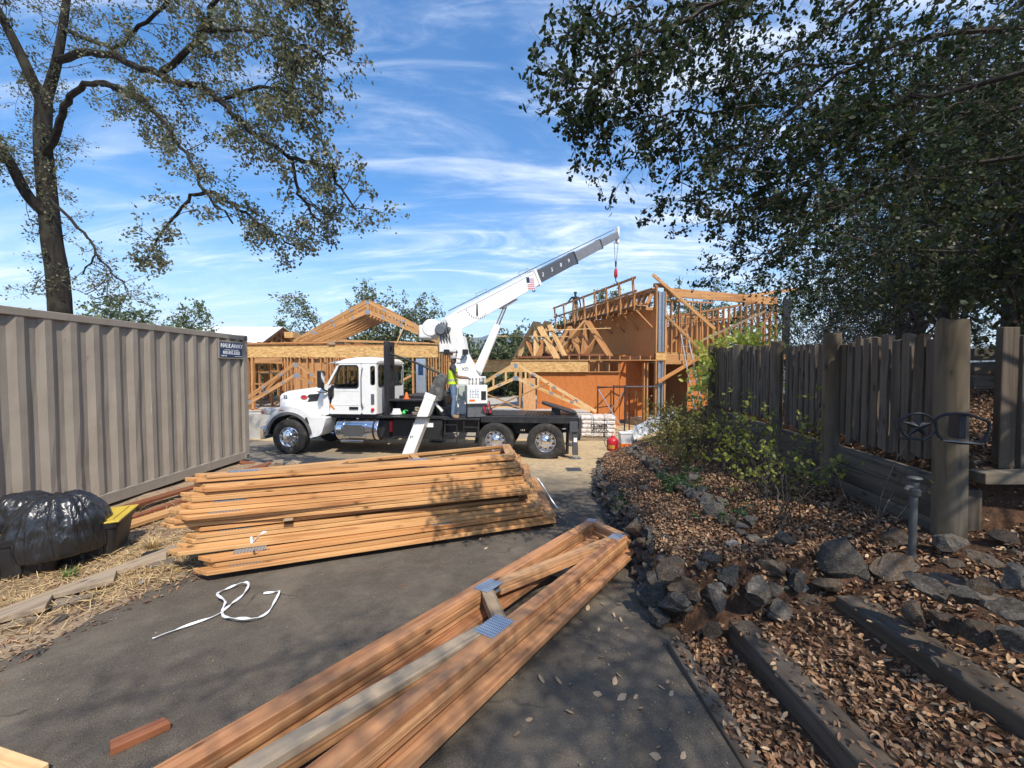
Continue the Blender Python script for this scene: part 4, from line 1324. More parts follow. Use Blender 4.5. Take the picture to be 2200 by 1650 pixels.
  if s < 0:
   for k, (dz, w_) in enumerate(((0.10, 0.07), (0.06, 0.04), (-0.10, 0.02), (-0.17, 0.02), (-0.25, 0.05))):
    b = MB(); b.box(-w_ / 2, w_ / 2, -0.004, 0.0, dz - 0.012, dz + 0.012, dmat @ Matrix.Rotation(R(25 * (k - 2)), 4, 'Y')); b.build('leg_decal', INK, leg)
  b = MB(); b.beam((4.62, yy - s * 0.14, 1.3), (4.62, 1.25, 1.3), 0.3, 0.24); b.build('outrigger_beam', BLACKM, t)
 # step and ladder for the operator
 b = MB(); b.box(4.72, 5.28, -0.18, 0.098, 1.115, 1.15); b.build('operator_step', BLACKM, t, bevel=0.005)
 b = MB()
 for x0, x1, zb in ((4.76, 5.10, 0.42), (5.30, 5.72, 0.36)):
  for x in (x0, x1):
   b.box(x - 0.014, x + 0.014, -0.10, -0.07, zb, 1.112)
  for k in range(3):
   z = zb + 0.02 + k * 0.26
   b.box(x0 + 0.016, x1 - 0.016, -0.12, -0.02, z, z + 0.022)
 b.box(5.285, 5.74, -0.14, 0.098, 1.115, 1.15)
 b.build('access_ladder', BLACKM, t)
 # control console
 b = MB()
 CM = Matrix.Translation((5.48, 0.16, 1.56)) @ Matrix.Rotation(R(20), 4, 'Z')
 b.box(-0.17, 0.40, -0.24, 0.30, 0.0, 0.52, CM)
 cs = b.build('control_console', WHITEWORN, t, bevel=0.012)
 b = MB(); b.box(-0.12, 0.20, -0.2445, -0.2405, 0.05, 0.44, CM); lab = b.build('instruction_plate', SIGNWHITE, cs)
 rr = random.Random(3)
 for i in range(6):
  for j in range(4):
   b = MB(); x = -0.10 + j * 0.07; z = 0.17 + i * 0.042; b.box(x, x + 0.03 + 0.025 * rr.random(), -0.2475, -0.2447, z, z + 0.016, CM); b.build('instruction_line', NAVY, lab)
 b = MB(); b.box(-0.11, 0.05, -0.248, -0.2447, 0.065, 0.125, CM); b.build('warning_patch', ORANGEP, lab)
 b = MB(); b.box(0.22, 0.36, -0.2445, -0.2405, 0.1, 0.35, CM); b.build('hose_port', BLACKP, cs)
 for k in range(5):
  b = MB(); b.tube([CM @ Vector((-0.10 + k * 0.10, -0.12, 0.52)), CM @ Vector((-0.10 + k * 0.10, -0.14, 0.68))], 0.010, 6); b.lathe([(0.0, 0.045), (0.022, 0.03), (0.022, 0.01), (0.0, 0.0)], 8, CM @ Matrix.Translation((-0.10 + k * 0.10, -0.14, 0.67))); b.build('control_lever', BLACKP, cs, smooth=True)
 b = MB(); b.box(0.22, 0.34, -0.05, 0.03, 0.52, 0.62, CM); b.build('gauge', GREYM, cs, bevel=0.01)
 b = MB(); b.box(-0.15, 0.38, -0.15, 0.2, -0.385, -0.001, CM); b.build('console_stand', GREYM, t, bevel=0.01)
 rr = random.Random(11)
 for k in range(7):
  b = MB(); x0 = 5.62 + 0.05 * k
  pts = [Vector((x0, 0.25 + 0.03 * k, 1.60)), Vector((x0 + 0.10, 0.12, 1.45 + rr.uniform(-.05, .05))), Vector((x0 + 0.16, 0.10, 1.30)), Vector((x0 + 0.05, 0.25, 1.22)), Vector((x0 + 0.12, 0.45, 1.20))]
  b.tube(pts, 0.018, 6); b.build('hydraulic_hose', REDP if k in (2, 5) else HOSE, t, smooth=True)
 # mast: seen tapering up to the boom pivot
 def tl(px, py, d):
  return TMI @ at(px, py, d)
 mz0 = 2.30
 b = MB()
 P0 = [(4.72, 0.92), (5.50, 0.92), (5.50, 1.58), (4.72, 1.58)]
 P1 = [(4.72, 0.98), (5.12, 0.98), (5.12, 1.52), (4.72, 1.52)]
 b.loft([[(x, y, mz0) for x, y in P0], [(x + 0.0, y, 3.0) for x, y in P1], [(x, y, 3.55) for x, y in [(4.76, 1.0), (5.02, 1.0), (5.02, 1.5), (4.76, 1.5)]]])
 mast = b.build('crane_mast', WHITEWORN, t, bevel=0.015)
 for x, y in ((4.56, 0.86), (5.14, 0.84)):
  b = MB(); b.box(x - 0.08, x + 0.08, y - 0.07, y + 0.07, 2.96, 3.12); b.build('work_light', BLACKP, mast, bevel=0.015)
 b = MB(); b.tube([(4.56, 0.9, 2.98), (4.7, 0.87, 2.82), (4.85, 0.87, 2.86), (4.86, 0.9, 3.1)], 0.014, 6); b.tube([(5.14, 0.88, 2.98), (5.02, 0.87, 2.82), (4.9, 0.87, 2.84)], 0.014, 6); b.build('lamp_cable', BLACKP, mast)
 lettering('mast_lettering', 'XD', 0.15, INK, mast, Matrix.Translation((5.11, 0.936, 2.52)) @ Matrix.Rotation(R(90), 4, 'X'))
 # boom: base section and two thinner sections, one straight line up to the tip
 A = TMI @ at(940, 708, 12.55)
 T = TMI @ at(1325, 505, 17.2)
 ax = (T - A).normalized(); Lb = (T - A).length
 sd = Vector((0, 0, 1)).cross(ax).normalized()
 upv = ax.cross(sd)
 BMx = Matrix((ax, sd, upv)).transposed().to_4x4(); BMx.translation = A
 # find lengths whose ends are seen at the photographed places
 def len_at(px):
  lo_, hi_ = 0.0, Lb
  for _ in range(40):
   mid = (lo_ + hi_) / 2
   if seen(TM @ (A + ax * mid))[0] < px: lo_ = mid
   else: hi_ = mid
  return lo_
 l1, l2, l3 = len_at(1149), len_at(1231), len_at(1287)
 b = MB(); b.loft([[BMx @ Vector(q) for q in ring] for ring in (
  [(0.30, -0.22, -0.30), (0.30, 0.22, -0.30), (0.30, 0.22, 0.20), (0.30, -0.22, 0.20)],
  [(1.0, -0.22, -0.34), (1.0, 0.22, -0.34), (1.0, 0.22, 0.28), (1.0, -0.22, 0.28)],
  [(l1, -0.22, -0.26), (l1, 0.22, -0.26), (l1, 0.22, 0.26), (l1, -0.22, 0.26)])])
 boom = b.build('boom_base_section', WHITE, t, bevel=0.02, seg=2)
 b = MB(); b.box(l1 - 0.10, l1 + 0.02, -0.245, 0.245, -0.30, 0.30, BMx); b.build('boom_collar', WHITEWORN, boom, bevel=0.01)
 b = MB(); b.box(l1 - 3.6, l1 - 0.12, -0.235, -0.2205, 0.20, 0.225, BMx); b.build('boom_rib', WHITE, boom)
 b = MB(); b.box(l1 + 0.021, l2, -0.17, 0.17, -0.235, 0.22, BMx); bs2 = b.build('boom_section', DARKGREY, t, bevel=0.012)
 b = MB(); b.box(l2 - 0.05, l2 + 0.015, -0.18, 0.18, -0.26, 0.235, BMx); b.build('boom_collar', BLACKM, bs2)
 b = MB(); b.box(l2 + 0.016, l3, -0.14, 0.14, -0.19, 0.175, BMx); bs3 = b.build('boom_section', MIDGREY, t, bevel=0.012)
 b = MB(); b.box(l3 - 0.04, l3 + 0.015, -0.15, 0.15, -0.21, 0.19, BMx); b.build('boom_collar', BLACKM, bs3)
 b = MB(); b.box(l3 + 0.016, Lb, -0.11, 0.11, -0.15, 0.135, BMx); bs4 = b.build('boom_section', MIDGREY, t, bevel=0.012)
 # numbers on the dark section
 for k, fr in enumerate((0.13, 0.36, 0.59, 0.80)):
  x = l1 + (l2 - l1) * fr
  lettering('boom_number', ('2', '5', '8', '9')[k], 0.20, SIGNWHITE, bs2, BMx @ Matrix.Translation((x, -0.173, 0.0)) @ Matrix.Rotation(R(90), 4, 'X') @ Matrix.Rotation(-math.asin(ax.z) * 0.9, 4, 'Z'))
 # flag decal
 FM = BMx @ Matrix.Translation((l1 - 0.62, -0.2215, 0.0)) @ Matrix.Rotation(-math.asin(ax.z) * 0.75, 4, 'Y').inverted()
 b = MB(); b.box(0, 0.36, -0.004, 0.0, -0.22, 0.22, FM); fl = b.build('flag_decal', SIGNWHITE, boom)
 for k in range(6):
  b = MB(); x = 0.155 if k > 2 else 0.02; b.box(0.03 if k < 3 else 0.16, 0.35, -0.007, -0.0042, -0.20 + k * 0.068, -0.168 + k * 0.068, FM); b.build('flag_stripe', REDP, fl)
 b = MB(); b.box(0.01, 0.15, -0.0075, -0.0042, 0.02, 0.215, FM); b.build('flag_canton', NAVY, fl)
 # angle indicator, black pendulum, arc of dots
 pv_ = BMx @ Vector((1.55, -0.2225, 0.16))
 b = MB(); b.prism([(-0.02, 0.0), (0.02, 0.0), (0.035, -0.35), (0.0, -0.42), (-0.03, -0.35)], -0.01, 0.0, Matrix.Translation(pv_) @ Matrix.Rotation(math.atan2(ax.y, ax.x), 4, 'Z')); b.build('angle_pointer', INK, boom)
 for k in range(11):
  a = R(-150 + k * 11)
  q = Matrix.Translation(pv_) @ Matrix.Rotation(math.atan2(ax.y, ax.x), 4, 'Z')
  b = MB(); b.box(-0.012, 0.012, -0.006, 0.0, -0.02, 0.02, q @ Matrix.Translation((0.44 * math.cos(a), 0, 0.46 * math.sin(a)))); b.build('angle_mark', INK, boom)
 # loop handles on top
 for x in (1.75, 3.7):
  b = MB(); b.tube([BMx @ Vector(q) for q in ((x, -0.12, 0.27), (x - 0.03, -0.12, 0.46), (x + 0.42, -0.12, 0.44), (x + 0.45, -0.12, 0.27))], 0.014, 6); b.build('boom_handle', GALV, boom)
 b = MB(); b.tube([BMx @ Vector(q) for q in ((4.05, 0, -0.29), (4.06, 0, -0.40), (4.14, 0, -0.42), (4.17, 0, -0.34))], 0.018, 6); b.build('boom_hook_eye', BLACKM, boom)
 # winch drum and gearbox at the foot
 Dc = BMx @ Vector((0.0, 0.0, 0.0))
 b = MB(); b.lathe([(0.0, -0.36), (0.24, -0.36), (0.27, -0.32), (0.27, 0.32), (0.24, 0.36), (0.0, 0.36)], 26, Matrix.Translation(Dc + Vector((-0.12, 0, 0.02))) @ Matrix.Rotation(R(90), 4, 'X')); wd = b.build('winch_cover', WHITEWORN, t, smooth=True, bevel=0.01)
 b = MB(); b.box(-0.50, -0.08, -0.34, 0.34, -0.30, 0.12, Matrix.Translation(Dc)); b.build('winch_plate', WHITEWORN, wd, bevel=0.05, seg=2)
 b = MB(); b.box(-0.515, -0.45, -0.3, 0.3, -0.28, -0.06, Matrix.Translation(Dc)); b.build('winch_grille', GREYM, wd)
 b = MB(); b.lathe([(0.0, 0.08), (0.13, 0.08), (0.16, 0.0), (0.2, 0.0), (0.2, -0.05)], 20, Matrix.Translation(Dc + Vector((0.22, -0.37, -0.05))) @ YM); b.lathe([(0.0, 0.06), (0.06, 0.06), (0.07, 0.0)], 12, Matrix.Translation(Dc + Vector((0.44, -0.30, -0.02))) @ YM); b.build('winch_motor', GREYM, wd, smooth=True)
 for k in range(4):
  b = MB(); q = Dc + Vector((0.10 + 0.09 * k, -0.30, 0.18)); b.tube([q, q + Vector((0.05, -0.10, -0.18)), q + Vector((0.10, -0.06, -0.42)), q + Vector((0.12, 0.05, -0.75))], 0.016, 6); b.build('winch_hose', HOSE, wd, smooth=True)
 b = MB(); b.box(-0.12, 0.48, -0.30, -0.235, -0.72, 0.10, Matrix.Translation(Dc + Vector((0.25, 0, 0)))); b.box(-0.12, 0.48, 0.235, 0.30, -0.72, 0.10, Matrix.Translation(Dc + Vector((0.25, 0, 0)))); b.build('pivot_cheek', WHITEWORN, t, bevel=0.02)
 # lifting ram
 c0 = Vector((5.42, 1.25, 2.42)); c1 = BMx @ Vector((2.72, 0, -0.36)); cm = c0.lerp(c1, 0.66)
 b = MB(); b.tube([c0, cm], [0.15, 0.13], 18); cyl = b.build('lift_cylinder', WHITE, t, smooth=True)
 b = MB(); b.tube([cm, c1], 0.065, 12); b.build('cylinder_rod', GREYM, cyl, smooth=True)
 b = MB(); b.box(2.5, 3.2, -0.14, 0.14, -0.40, -0.325, BMx); b.build('cylinder_lug', WHITEWORN, boom, bevel=0.01)
 # boom head, rope, hook block
 b = MB(); b.box(Lb - 0.02, Lb + 0.10, -0.07, 0.07, -0.34, 0.34, BMx @ Matrix.Translation((Lb, 0, 0)) @ Matrix.Rotation(math.asin(ax.z), 4, 'Y') @ Matrix.Translation((-Lb, 0, 0))); hd = b.build('boom_head', WHITEWORN, t, bevel=0.01)
 tip = BMx @ Vector((Lb + 0.06, 0, 0))
 b = MB(); b.tube([BMx @ Vector((0.6, -0.05, 0.36)), BMx @ Vector((l1, -0.05, 0.34)), BMx @ Vector((Lb - 0.1, -0.05, 0.26))], 0.018, 6); b.build('winch_rope', GREYM, t)
 hk = tip + Vector((-0.06, 0, -1.85))
 b = MB(); b.tube([tip + Vector((-0.14, 0, -0.3)), hk + Vector((-0.02, 0, 0.55))], 0.012, 6); b.tube([tip + Vector((0.03, 0, -0.3)), hk + Vector((0.02, 0, 0.75))], 0.012, 6); b.build('hoist_rope', GREYM, t)
 b = MB(); b.lathe([(0.0, 0.75), (0.03, 0.74), (0.045, 0.66), (0.03, 0.5), (0.012, 0.45)], 10, Matrix.Translation(hk)); b.build('rope_weight', BLACKM, t, smooth=True)
 b = MB(); b.lathe([(0.0, 0.44), (0.05, 0.42), (0.075, 0.30), (0.08, 0.12), (0.05, 0.04), (0.02, 0.0)], 12, Matrix.Translation(hk)); b.build('hook_block', REDP, t, smooth=True)
 b = MB(); b.tube([hk, hk + Vector((0, 0, -0.10)), hk + Vector((0.06, 0, -0.17)), hk + Vector((0.03, 0, -0.26)), hk + Vector((-0.05, 0, -0.26)), hk + Vector((-0.07, 0, -0.2))], 0.022, 8); b.build('hook', BLACKM, t, smooth=True)
 return t

mat_trim = mat_plain('wing_trim', (0.11, 0.11, 0.115), 0.6, var=0.1)
mat_step = mat_plain('step_plate', (0.34, 0.34, 0.33), 0.35, metal=0.9, var=0.3, nscale=40)
mat_cover = mat_plain('pale_cover', (0.42, 0.47, 0.43), 0.5, var=0.1)
mat_worn_dark = mat_plain('worn_dark_steel', (0.085, 0.083, 0.078), 0.6, var=0.4, nscale=8, dirt=(0.32, 0.31, 0.29), dirt_amt=0.5)
TRUCK = make_truck()

# ------------------------------------------------------------------ trusses
def mat_plate():
 m, t, p = new_mat('nail_plate')
 tc = t.nodes.new('ShaderNodeTexCoord')
 v = mapping(t, tc.outputs['Object'], (1, 1, 1))
 s = t.nodes.new('ShaderNodeSeparateXYZ')
 t.links.new(v, s.inputs[0])
 a = math_node(t, 'FRACT', math_node(t, 'MULTIPLY', s.outputs['X'], 40.0))
 b = math_node(t, 'FRACT', math_node(t, 'MULTIPLY', s.outputs['Y'], 80.0))
 hole = math_node(t, 'MULTIPLY', math_node(t, 'LESS_THAN', a, 0.62), math_node(t, 'LESS_THAN', b, 0.42))
 c = mixc(t, hole, (0.40, 0.46, 0.52), (0.05, 0.07, 0.11))
 t.links.new(c, p.inputs['Base Color'])
 p.inputs['Metallic'].default_value = 0.6
 p.inputs['Roughness'].default_value = 0.42
 return m

PLATE = mat_plate()
STRAP = mat_plain('white_strap', (0.72, 0.73, 0.73), 0.4, var=0.05)

def ordinal(i):
 return ['first', 'second', 'third', 'fourth', 'fifth', 'sixth', 'seventh', 'eighth', 'ninth', 'tenth', 'eleventh', 'twelfth', 'thirteenth', 'fourteenth', 'fifteenth',
   'sixteenth', 'seventeenth', 'eighteenth', 'nineteenth', 'twentieth'][i]

def truss(t, members, plates, FM, mat, thick=0.038, bevel=0.0, psize=(0.2, 0.1)):
 """members (name, x0, y0, x1, y1, width[, cut0, cut1]) in the plane of FM (world matrix; local z is the thickness)"""
 zax = FM.to_3x3() @ Vector((0, 0, 1))
 for m in members:
  nm, x0, y0, x1, y1, w = m[:6]
  c0, c1 = (m[6], m[7]) if len(m) > 6 else (0, 0)
  board(nm, FM @ Vector((x0, y0, 0)), FM @ Vector((x1, y1, 0)), w, thick, mat, t, up=zax, bevel=bevel, cut0=c0, cut1=c1)
 for (x, y, a, *sz) in plates:
  pw, ph = sz if sz else psize
  for s in (1, -1):
   b = MB(); b.box(-pw / 2, pw / 2, -ph / 2, ph / 2, -0.0012, 0.0012)
   o = b.build('nail_plate', PLATE)
   place(o, FM @ Matrix.Translation((x, y, s * (thick / 2 + 0.0018))) @ Matrix.Rotation(a, 4, 'Z'), t)

def offset_in(a, b, d):
 """shift a segment sideways by d"""
 v = Vector((b[0] - a[0], b[1] - a[1])); v.normalize()
 n = Vector((-v.y, v.x)) * d
 return (a[0] + n.x, a[1] + n.y, b[0] + n.x, b[1] + n.y)

# --- the big flat stack across the drive: each truss lies on the one below
SLOPE = math.atan(0.086)
STACK_M = Matrix.Rotation(-SLOPE, 4, 'X')          # follows the fall of the drive; plan coordinates stay nearly true
rs = random.Random(42)
LAYERS = 19
GAP_AFTER = 7                                       # a bearer lies between the lower and the upper bundle

def make_stack():
 z = 0.062
 for k in range(LAYERS):
  upper = k > GAP_AFTER
  if k == GAP_AFTER + 1:
   z += 0.012
  jx = rs.uniform(-0.07, 0.07)
  if not upper:
   ax_ = -2.72 + jx + (0.0 if k < 3 else (-0.28 if k < 5 else -0.36)) + 0.012 * k
   ay = 3.42 + 0.028 * k + rs.uniform(-0.035, 0.035)
   bx, by = 0.60 - 0.075 * k + rs.uniform(-0.03, 0.03), 5.00 + 0.018 * k
   end = 2.75 - 0.10 * k
  else:
   kk = k - GAP_AFTER - 1
   ax_ = -3.02 + jx + (-0.14 if kk < 2 else 0.0)
   ay = 3.50 + 0.022 * kk + rs.uniform(-0.04, 0.04)
   bx, by = 0.27 - 0.022 * kk + rs.uniform(-0.02, 0.02), 4.98 + 0.032 * kk
   end = 2.1 - 0.07 * kk
  A, B = Vector((ax_, ay)), Vector((bx, by))
  d = (B - A).normalized()
  e = Vector((d.x * math.cos(R(66)) - d.y * math.sin(R(66)), d.x * math.sin(R(66)) + d.y * math.cos(R(66))))
  Cp = B + e * end
  w = 0.14
  nin = Vector((-d.y, d.x))
  a = A + nin * w / 2; b_ = B + nin * w / 2
  nine = Vector((-e.y, e.x))
  b2 = B + nine * w / 2; c2 = Cp + nine * w / 2
  h0 = A + nin * (w + 0.03) + d * 0.30
  cc = Cp + nine * (w + 0.04) - e * 0.18
  mids = [(0.35, 0.30), (0.62, 0.55)]
  mem = [('top_chord', a.x, a.y, b_.x - d.x * 0.005, b_.y - d.y * 0.005, w, 0.06, -0.03),
   ('top_chord', b2.x + e.x * 0.15, b2.y + e.y * 0.15, c2.x, c2.y, w, 0.0, 0.05)]
  bot0, bot1 = h0, cc
  mem.append(('bottom_chord', bot0.x, bot0.y, bot1.x, bot1.y, 0.089))
  # short flying end at the heel, one or two webs
  hl = A + nin * (w + 0.05) - d * 0.05
  for fa, fb in mids:
   p = A + d * ((B - A).length * fa) + nin * (w + 0.002)
   q = bot0.lerp(bot1, fb)
   v = (q - p); q = p + v * (1 - 0.06 / max(v.length, 0.1))
   if v.length > 0.2:
    mem.append(('web', p.x + v.normalized().x * 0.01, p.y + v.normalized().y * 0.01, q.x, q.y, 0.089))
  ang = math.atan2(d.y, d.x)
  hp = A + d * 0.34 + nin * 0.10
  pl = [(hp.x, hp.y, ang, 0.26, 0.12)]
  mp = A + d * ((B - A).length * 0.62) + nin * 0.12
  pl.append((mp.x, mp.y, ang, 0.22, 0.12))
  c = (A + B) / 2
  name = 'roof_truss'
  fromtop = LAYERS - 1 - k
  lab = ('topmost' if fromtop == 0 else 'lowest' if k == 0 else ordinal(fromtop)) + ' truss' + (' of' if fromtop == 0 or k == 0 else ' from the top of') + ' the big flat lumber stack across the driveway'
  base = STACK_M @ Vector((c.x, c.y, z))
  t = thing(name, lab, 'roof truss', base, STACK_M.to_3x3(), 'trusses in the big flat stack')
  FM = STACK_M @ Matrix.Translation((0, 0, z + 0.019)) @ Matrix.Rotation(R(rs.uniform(-0.12, 0.12)), 4, 'X')
  truss(t, mem, pl, FM, WOOD, bevel=0.005)
  z += 0.0424
 # bearers under the stack and between the bundles
 spots = [((0.18, 4.86), 0.0, 'timber block under the right end of the big truss stack'), ((-2.25, 3.86), 0.0, 'timber block under the left end of the big truss stack'),
   ((-0.9, 4.42), 0.0, 'timber block under the middle of the big truss stack')]
 for (x, y), zz, lab in spots:
  p = STACK_M @ Vector((x, y, 0.030))
  d = Vector((-0.42, 0.9, 0)) * 0.7
  d2 = STACK_M.to_3x3() @ d
  o = board('timber_block', p, p + d2, 0.135, 0.056, WOODRED, None, up=STACK_M.to_3x3() @ Vector((0, 0, 1)), bevel=0.004)
  tag(o, lab, 'timber block', 'bearers under the stack')
 zz = 0.062 + 0.0424 * (GAP_AFTER + 1) + 0.005
 for x, y, lab in ((-2.2, 3.86, 'thin bearer stick between the two truss bundles, left end'), (0.10, 5.05, 'thin bearer stick between the two truss bundles, right end')):
  p = STACK_M @ Vector((x, y, zz))
  o = board('bearer_stick', p, p + STACK_M.to_3x3() @ (Vector((-0.42, 0.9, 0)) * 0.6), 0.085, 0.008, WOODOLD, None, up=STACK_M.to_3x3() @ Vector((0, 0, 1)), bevel=0.003)
  tag(o, lab, 'bearer stick', 'bearers under the stack')

make_stack()

# --- near bundle: parallel chord trusses lying flat, running out of the picture
def make_near_bundle():
 NM0 = Matrix.Rotation(-SLOPE, 4, 'X')

 def plan(px, py, h):
  """photo point on the plane h above the drive"""
  p = at_z(px, py, 0)
  d = (p - EYE).normalized()
  n = Vector((0, math.sin(SLOPE), math.cos(SLOPE)))
  s = (h - n.dot(EYE)) / n.dot(d)
  w = EYE + d * s
  return (NM0.inverted() @ w).to_2d()
 H = 0.235
 Lf = plan(1268, 1113, H); Ln = plan(300, 1652, H)
 Rf = plan(1350, 1148, H); Rn = plan(742, 1652, H)
 u = ((Lf - Ln).normalized() + (Rf - Rn).normalized()).normalized()
 n = Vector((-u.y, u.x))                    # to the left
 wtot = (Lf - Rf).dot(n)
 end_l = Lf.dot(u); end_r = Rf.dot(u)
 o0 = Rf
 # frame: x along u from the near end, y to the left; origin at right far corner
 Lx = 5.2
 FMb = NM0 @ Matrix.Translation((o0.x, o0.y, 0)) @ Matrix.Rotation(math.atan2(u.y, u.x), 4, 'Z')
 dl = (Lf - Rf).dot(u)
 wid = wtot
 w1 = 0.102

 def X(px, py):
  q = plan(px, py, H) - o0
  return q.dot(u), q.dot(n)
 xa, ya = X(1040, 1255)       # plate on the left chord
 xb, yb = X(1050, 1335)       # plate on the right chord
 xc, yc = X(330, 1652)        # far away end of the grey web, near bottom of the picture
 labs = ['lowest truss of the near bundle, its right chord stepping out below the rest', 'second truss up in the near bundle running out of the picture',
   'third truss up in the near bundle, just under the top one', 'top truss of the near bundle with blue nail plates on its webs']
 for k in range(4):
  z = 0.075 + 0.0405 * k
  sh = (0.10, 0.0, 0.012, 0.0)[k]
  sx = (0.05, -0.02, 0.0, 0.0)[k]
  t = thing('parallel_chord_truss', labs[k], 'roof truss', FMb @ Vector((-2, wid / 2, z)), FMb.to_3x3(), 'near truss bundle')
  FM = FMb @ Matrix.Translation((sx, -sh, z + 0.019))
  webmat = WOODOLD if k == 3 else WOODNEAR
  mem = [('chord', -Lx, w1 / 2, -0.09, w1 / 2 , w1, 0, 0.0), ('chord', -Lx, wid - w1 / 2, dl - 0.095, wid - w1 / 2, w1)]
  # end post, mitred square on to both chords
  e0, e1 = Vector((-0.045, 0.0)), Vector((dl - 0.045, wid))
  mem.append(('end_post', e0.x, e0.y, e1.x, e1.y, 0.088))
  truss(t, mem, [], FM, WOODNEAR, bevel=0.003)
  if k < 2:
   continue
  # diagonals between the chords
  dia = [('web', -0.22, w1 + 0.005, xa + 0.08, wid - w1 - 0.004, 0.089)]
  yl, yr = wid - w1 - 0.002, w1 + 0.002
  truss(t, dia, [], FM, WOODNEAR, bevel=0.003)
  truss(t, [('web', xa - 0.03, yl, xb + 0.05, yr, 0.089), ('web', xb - 0.07, yr + 0.045, xb - 2.35, yl - 0.05, 0.089)], [], FM, webmat, bevel=0.003)
  truss(t, [('web', xb - 2.55, yl, xb - 2.55 + (xb - xa), yr, 0.089)], [], FM, WOODNEAR, bevel=0.003)
  if k == 3:
   a1 = math.atan2(xb - xa, 1) * 0
   truss(t, [], [(xa, wid - w1 * 0.95, 0.0, 0.19, 0.13), (xb - 0.02, w1 * 0.98, 0.0, 0.22, 0.14), (-0.13, w1 * 0.75, 0.0, 0.17, 0.12), (dl - 0.07, wid - w1 * 0.5, 0.3, 0.12, 0.10)], FM, WOODNEAR)
 # blocks
 for x, lab in ((-0.75, 'scrap block under the far end of the near truss bundle'), (-3.4, 'scrap block under the near end of the near truss bundle')):
  p0 = FMb @ Vector((x, -0.05, 0.036)); p1 = FMb @ Vector((x, wid * 0.9, 0.036))
  o = board('timber_block', p0, p1, 0.12, 0.066, WOODOLD, None, up=NM0.to_3x3() @ Vector((0, 0, 1)), bevel=0.004)
  tag(o, lab, 'timber block', 'bearers under the near bundle')

make_near_bundle()

# --- loose lumber on the ground
def drive_pt(px, py, h=0.0):
 """photo point on the drive"""
 y = 3.0
 for _ in range(30):
  p = at(px, py, y)
  err = p.z - (float(D(y)) + h)
  s = (795 - py) / F_PX
  y += err / (abs(s) + 0.0001 - 0.086) * 0.7
  y = max(0.8, min(y, 14))
 return at(px, py, y)

def ground_pt(px, py, h=0.0):
 lo_, hi_ = 0.7, 40.0
 for _ in range(50):
  mid = (lo_ + hi_) / 2
  p = at(px, py, mid)
  if p.z > gz(p.x, p.y) + h: lo_ = mid
  else: hi_ = mid
 return at(px, py, (lo_ + hi_) / 2)

p0 = drive_pt(236, 1608, 0.02); p1 = drive_pt(360, 1553, 0.02)
o = board('lumber_offcut', p0, p1, 0.062, 0.036, WOODRED, None, bevel=0.004, cut1=0.01)
o.rotation_euler.x += 0.02
tag(o, 'short reddish lumber offcut lying alone on the asphalt', 'lumber offcut')
p0 = drive_pt(-80, 1618, 0.02); p1 = drive_pt(70, 1672, 0.02)
tag(board('lumber_offcut', p0, p1, 0.10, 0.036, WOODPALE, None, bevel=0.004), 'pale board end poking in at the bottom left corner', 'lumber offcut')

# boards laid along the container
def side_board(name, px0, py0, d0, px1, py1, d1, w, th, mat, lab, dz=0.0, up=(0.25, 0, 1)):
 a, b_ = at(px0, py0, d0), at(px1, py1, d1)
 return tag(board(name, a, b_, w, th, mat, None, up=up, bevel=0.004), lab, 'board', 'boards beside the container')

def bank_board(x0, y0, x1, y1, h, w, th, mat, lab):
 a = Vector((x0, y0, gz(x0, y0) + h)); b_ = Vector((x1, y1, gz(x1, y1) + h))
 return tag(board('lumber_board', a, b_, w, th, mat, None, bevel=0.004), lab, 'board', 'boards beside the container')

bank_board(-5.30, 3.2, -5.05, 8.35, 0.060, 0.14, 0.04, WOODRED, 'dark red board nearest the container foot, left of the stack')
bank_board(-5.08, 3.4, -4.80, 8.50, 0.055, 0.14, 0.04, WOODRED, 'second dark red board out from the container')
bank_board(-4.86, 3.6, -4.55, 7.9, 0.050, 0.09, 0.05, WOODRED, 'narrow red brown stick between the red boards and the tan plank')
bank_board(-4.66, 3.9, -4.20, 7.2, 0.065, 0.20, 0.045, WOOD, 'wide tan plank ending in sunlight beside the black bins')
bank_board(-4.35, 6.6, -3.9, 8.9, 0.060, 0.14, 0.04, WOODRED, 'red board running out past the container corner to the front wheel')
bank_board(-5.55, 8.1, -4.3, 9.15, 0.05, 0.10, 0.05, WOODRED, 'short red board by the front wheel of the truck')
bank_board(-5.15, 4.3, -4.72, 7.6, 0.105, 0.14, 0.038, WOODRED, 'red board stacked on top of the others along the container')

def zigzag(n, run, rise, depth, start=0.0):
 """outline of a cut stair stringer: teeth on one side"""
 top = []
 for i in range(n):
  top += [(i * run, 0.0 if i % 1 == 0 else 0), (i * run + run * 0.66, rise)]
 top.append((n * run, 0.0))
 return top + [(n * run, -depth), (0, -depth)]

def stringer(name, lab, M, mat, n=6, run=0.30, rise=0.14, depth=0.13, th=0.04, group=None):
 b = MB(); b.prism(zigzag(n, run, rise, depth), -th / 2, th / 2, axis='z')
 o = b.build(name, mat, None, M, bevel=0.003)
 return tag(o, lab, 'stair stringer', group)

gx0, gy0, gx1, gy1 = -3.66, 2.15, -3.28, 4.75
pa = Vector((gx0, gy0, gz(gx0, gy0) + 0.06)); pb = Vector((gx1, gy1, gz(gx1, gy1) + 0.07))
M, L_ = frame_from(pa, pb)
M = M @ Matrix.Rotation(math.pi, 4, 'X')
stringer('stair_stringer', 'weathered grey notched stair stringer lying on the straw', M, WOODOLD, n=6, run=0.44, rise=0.17, depth=0.10)

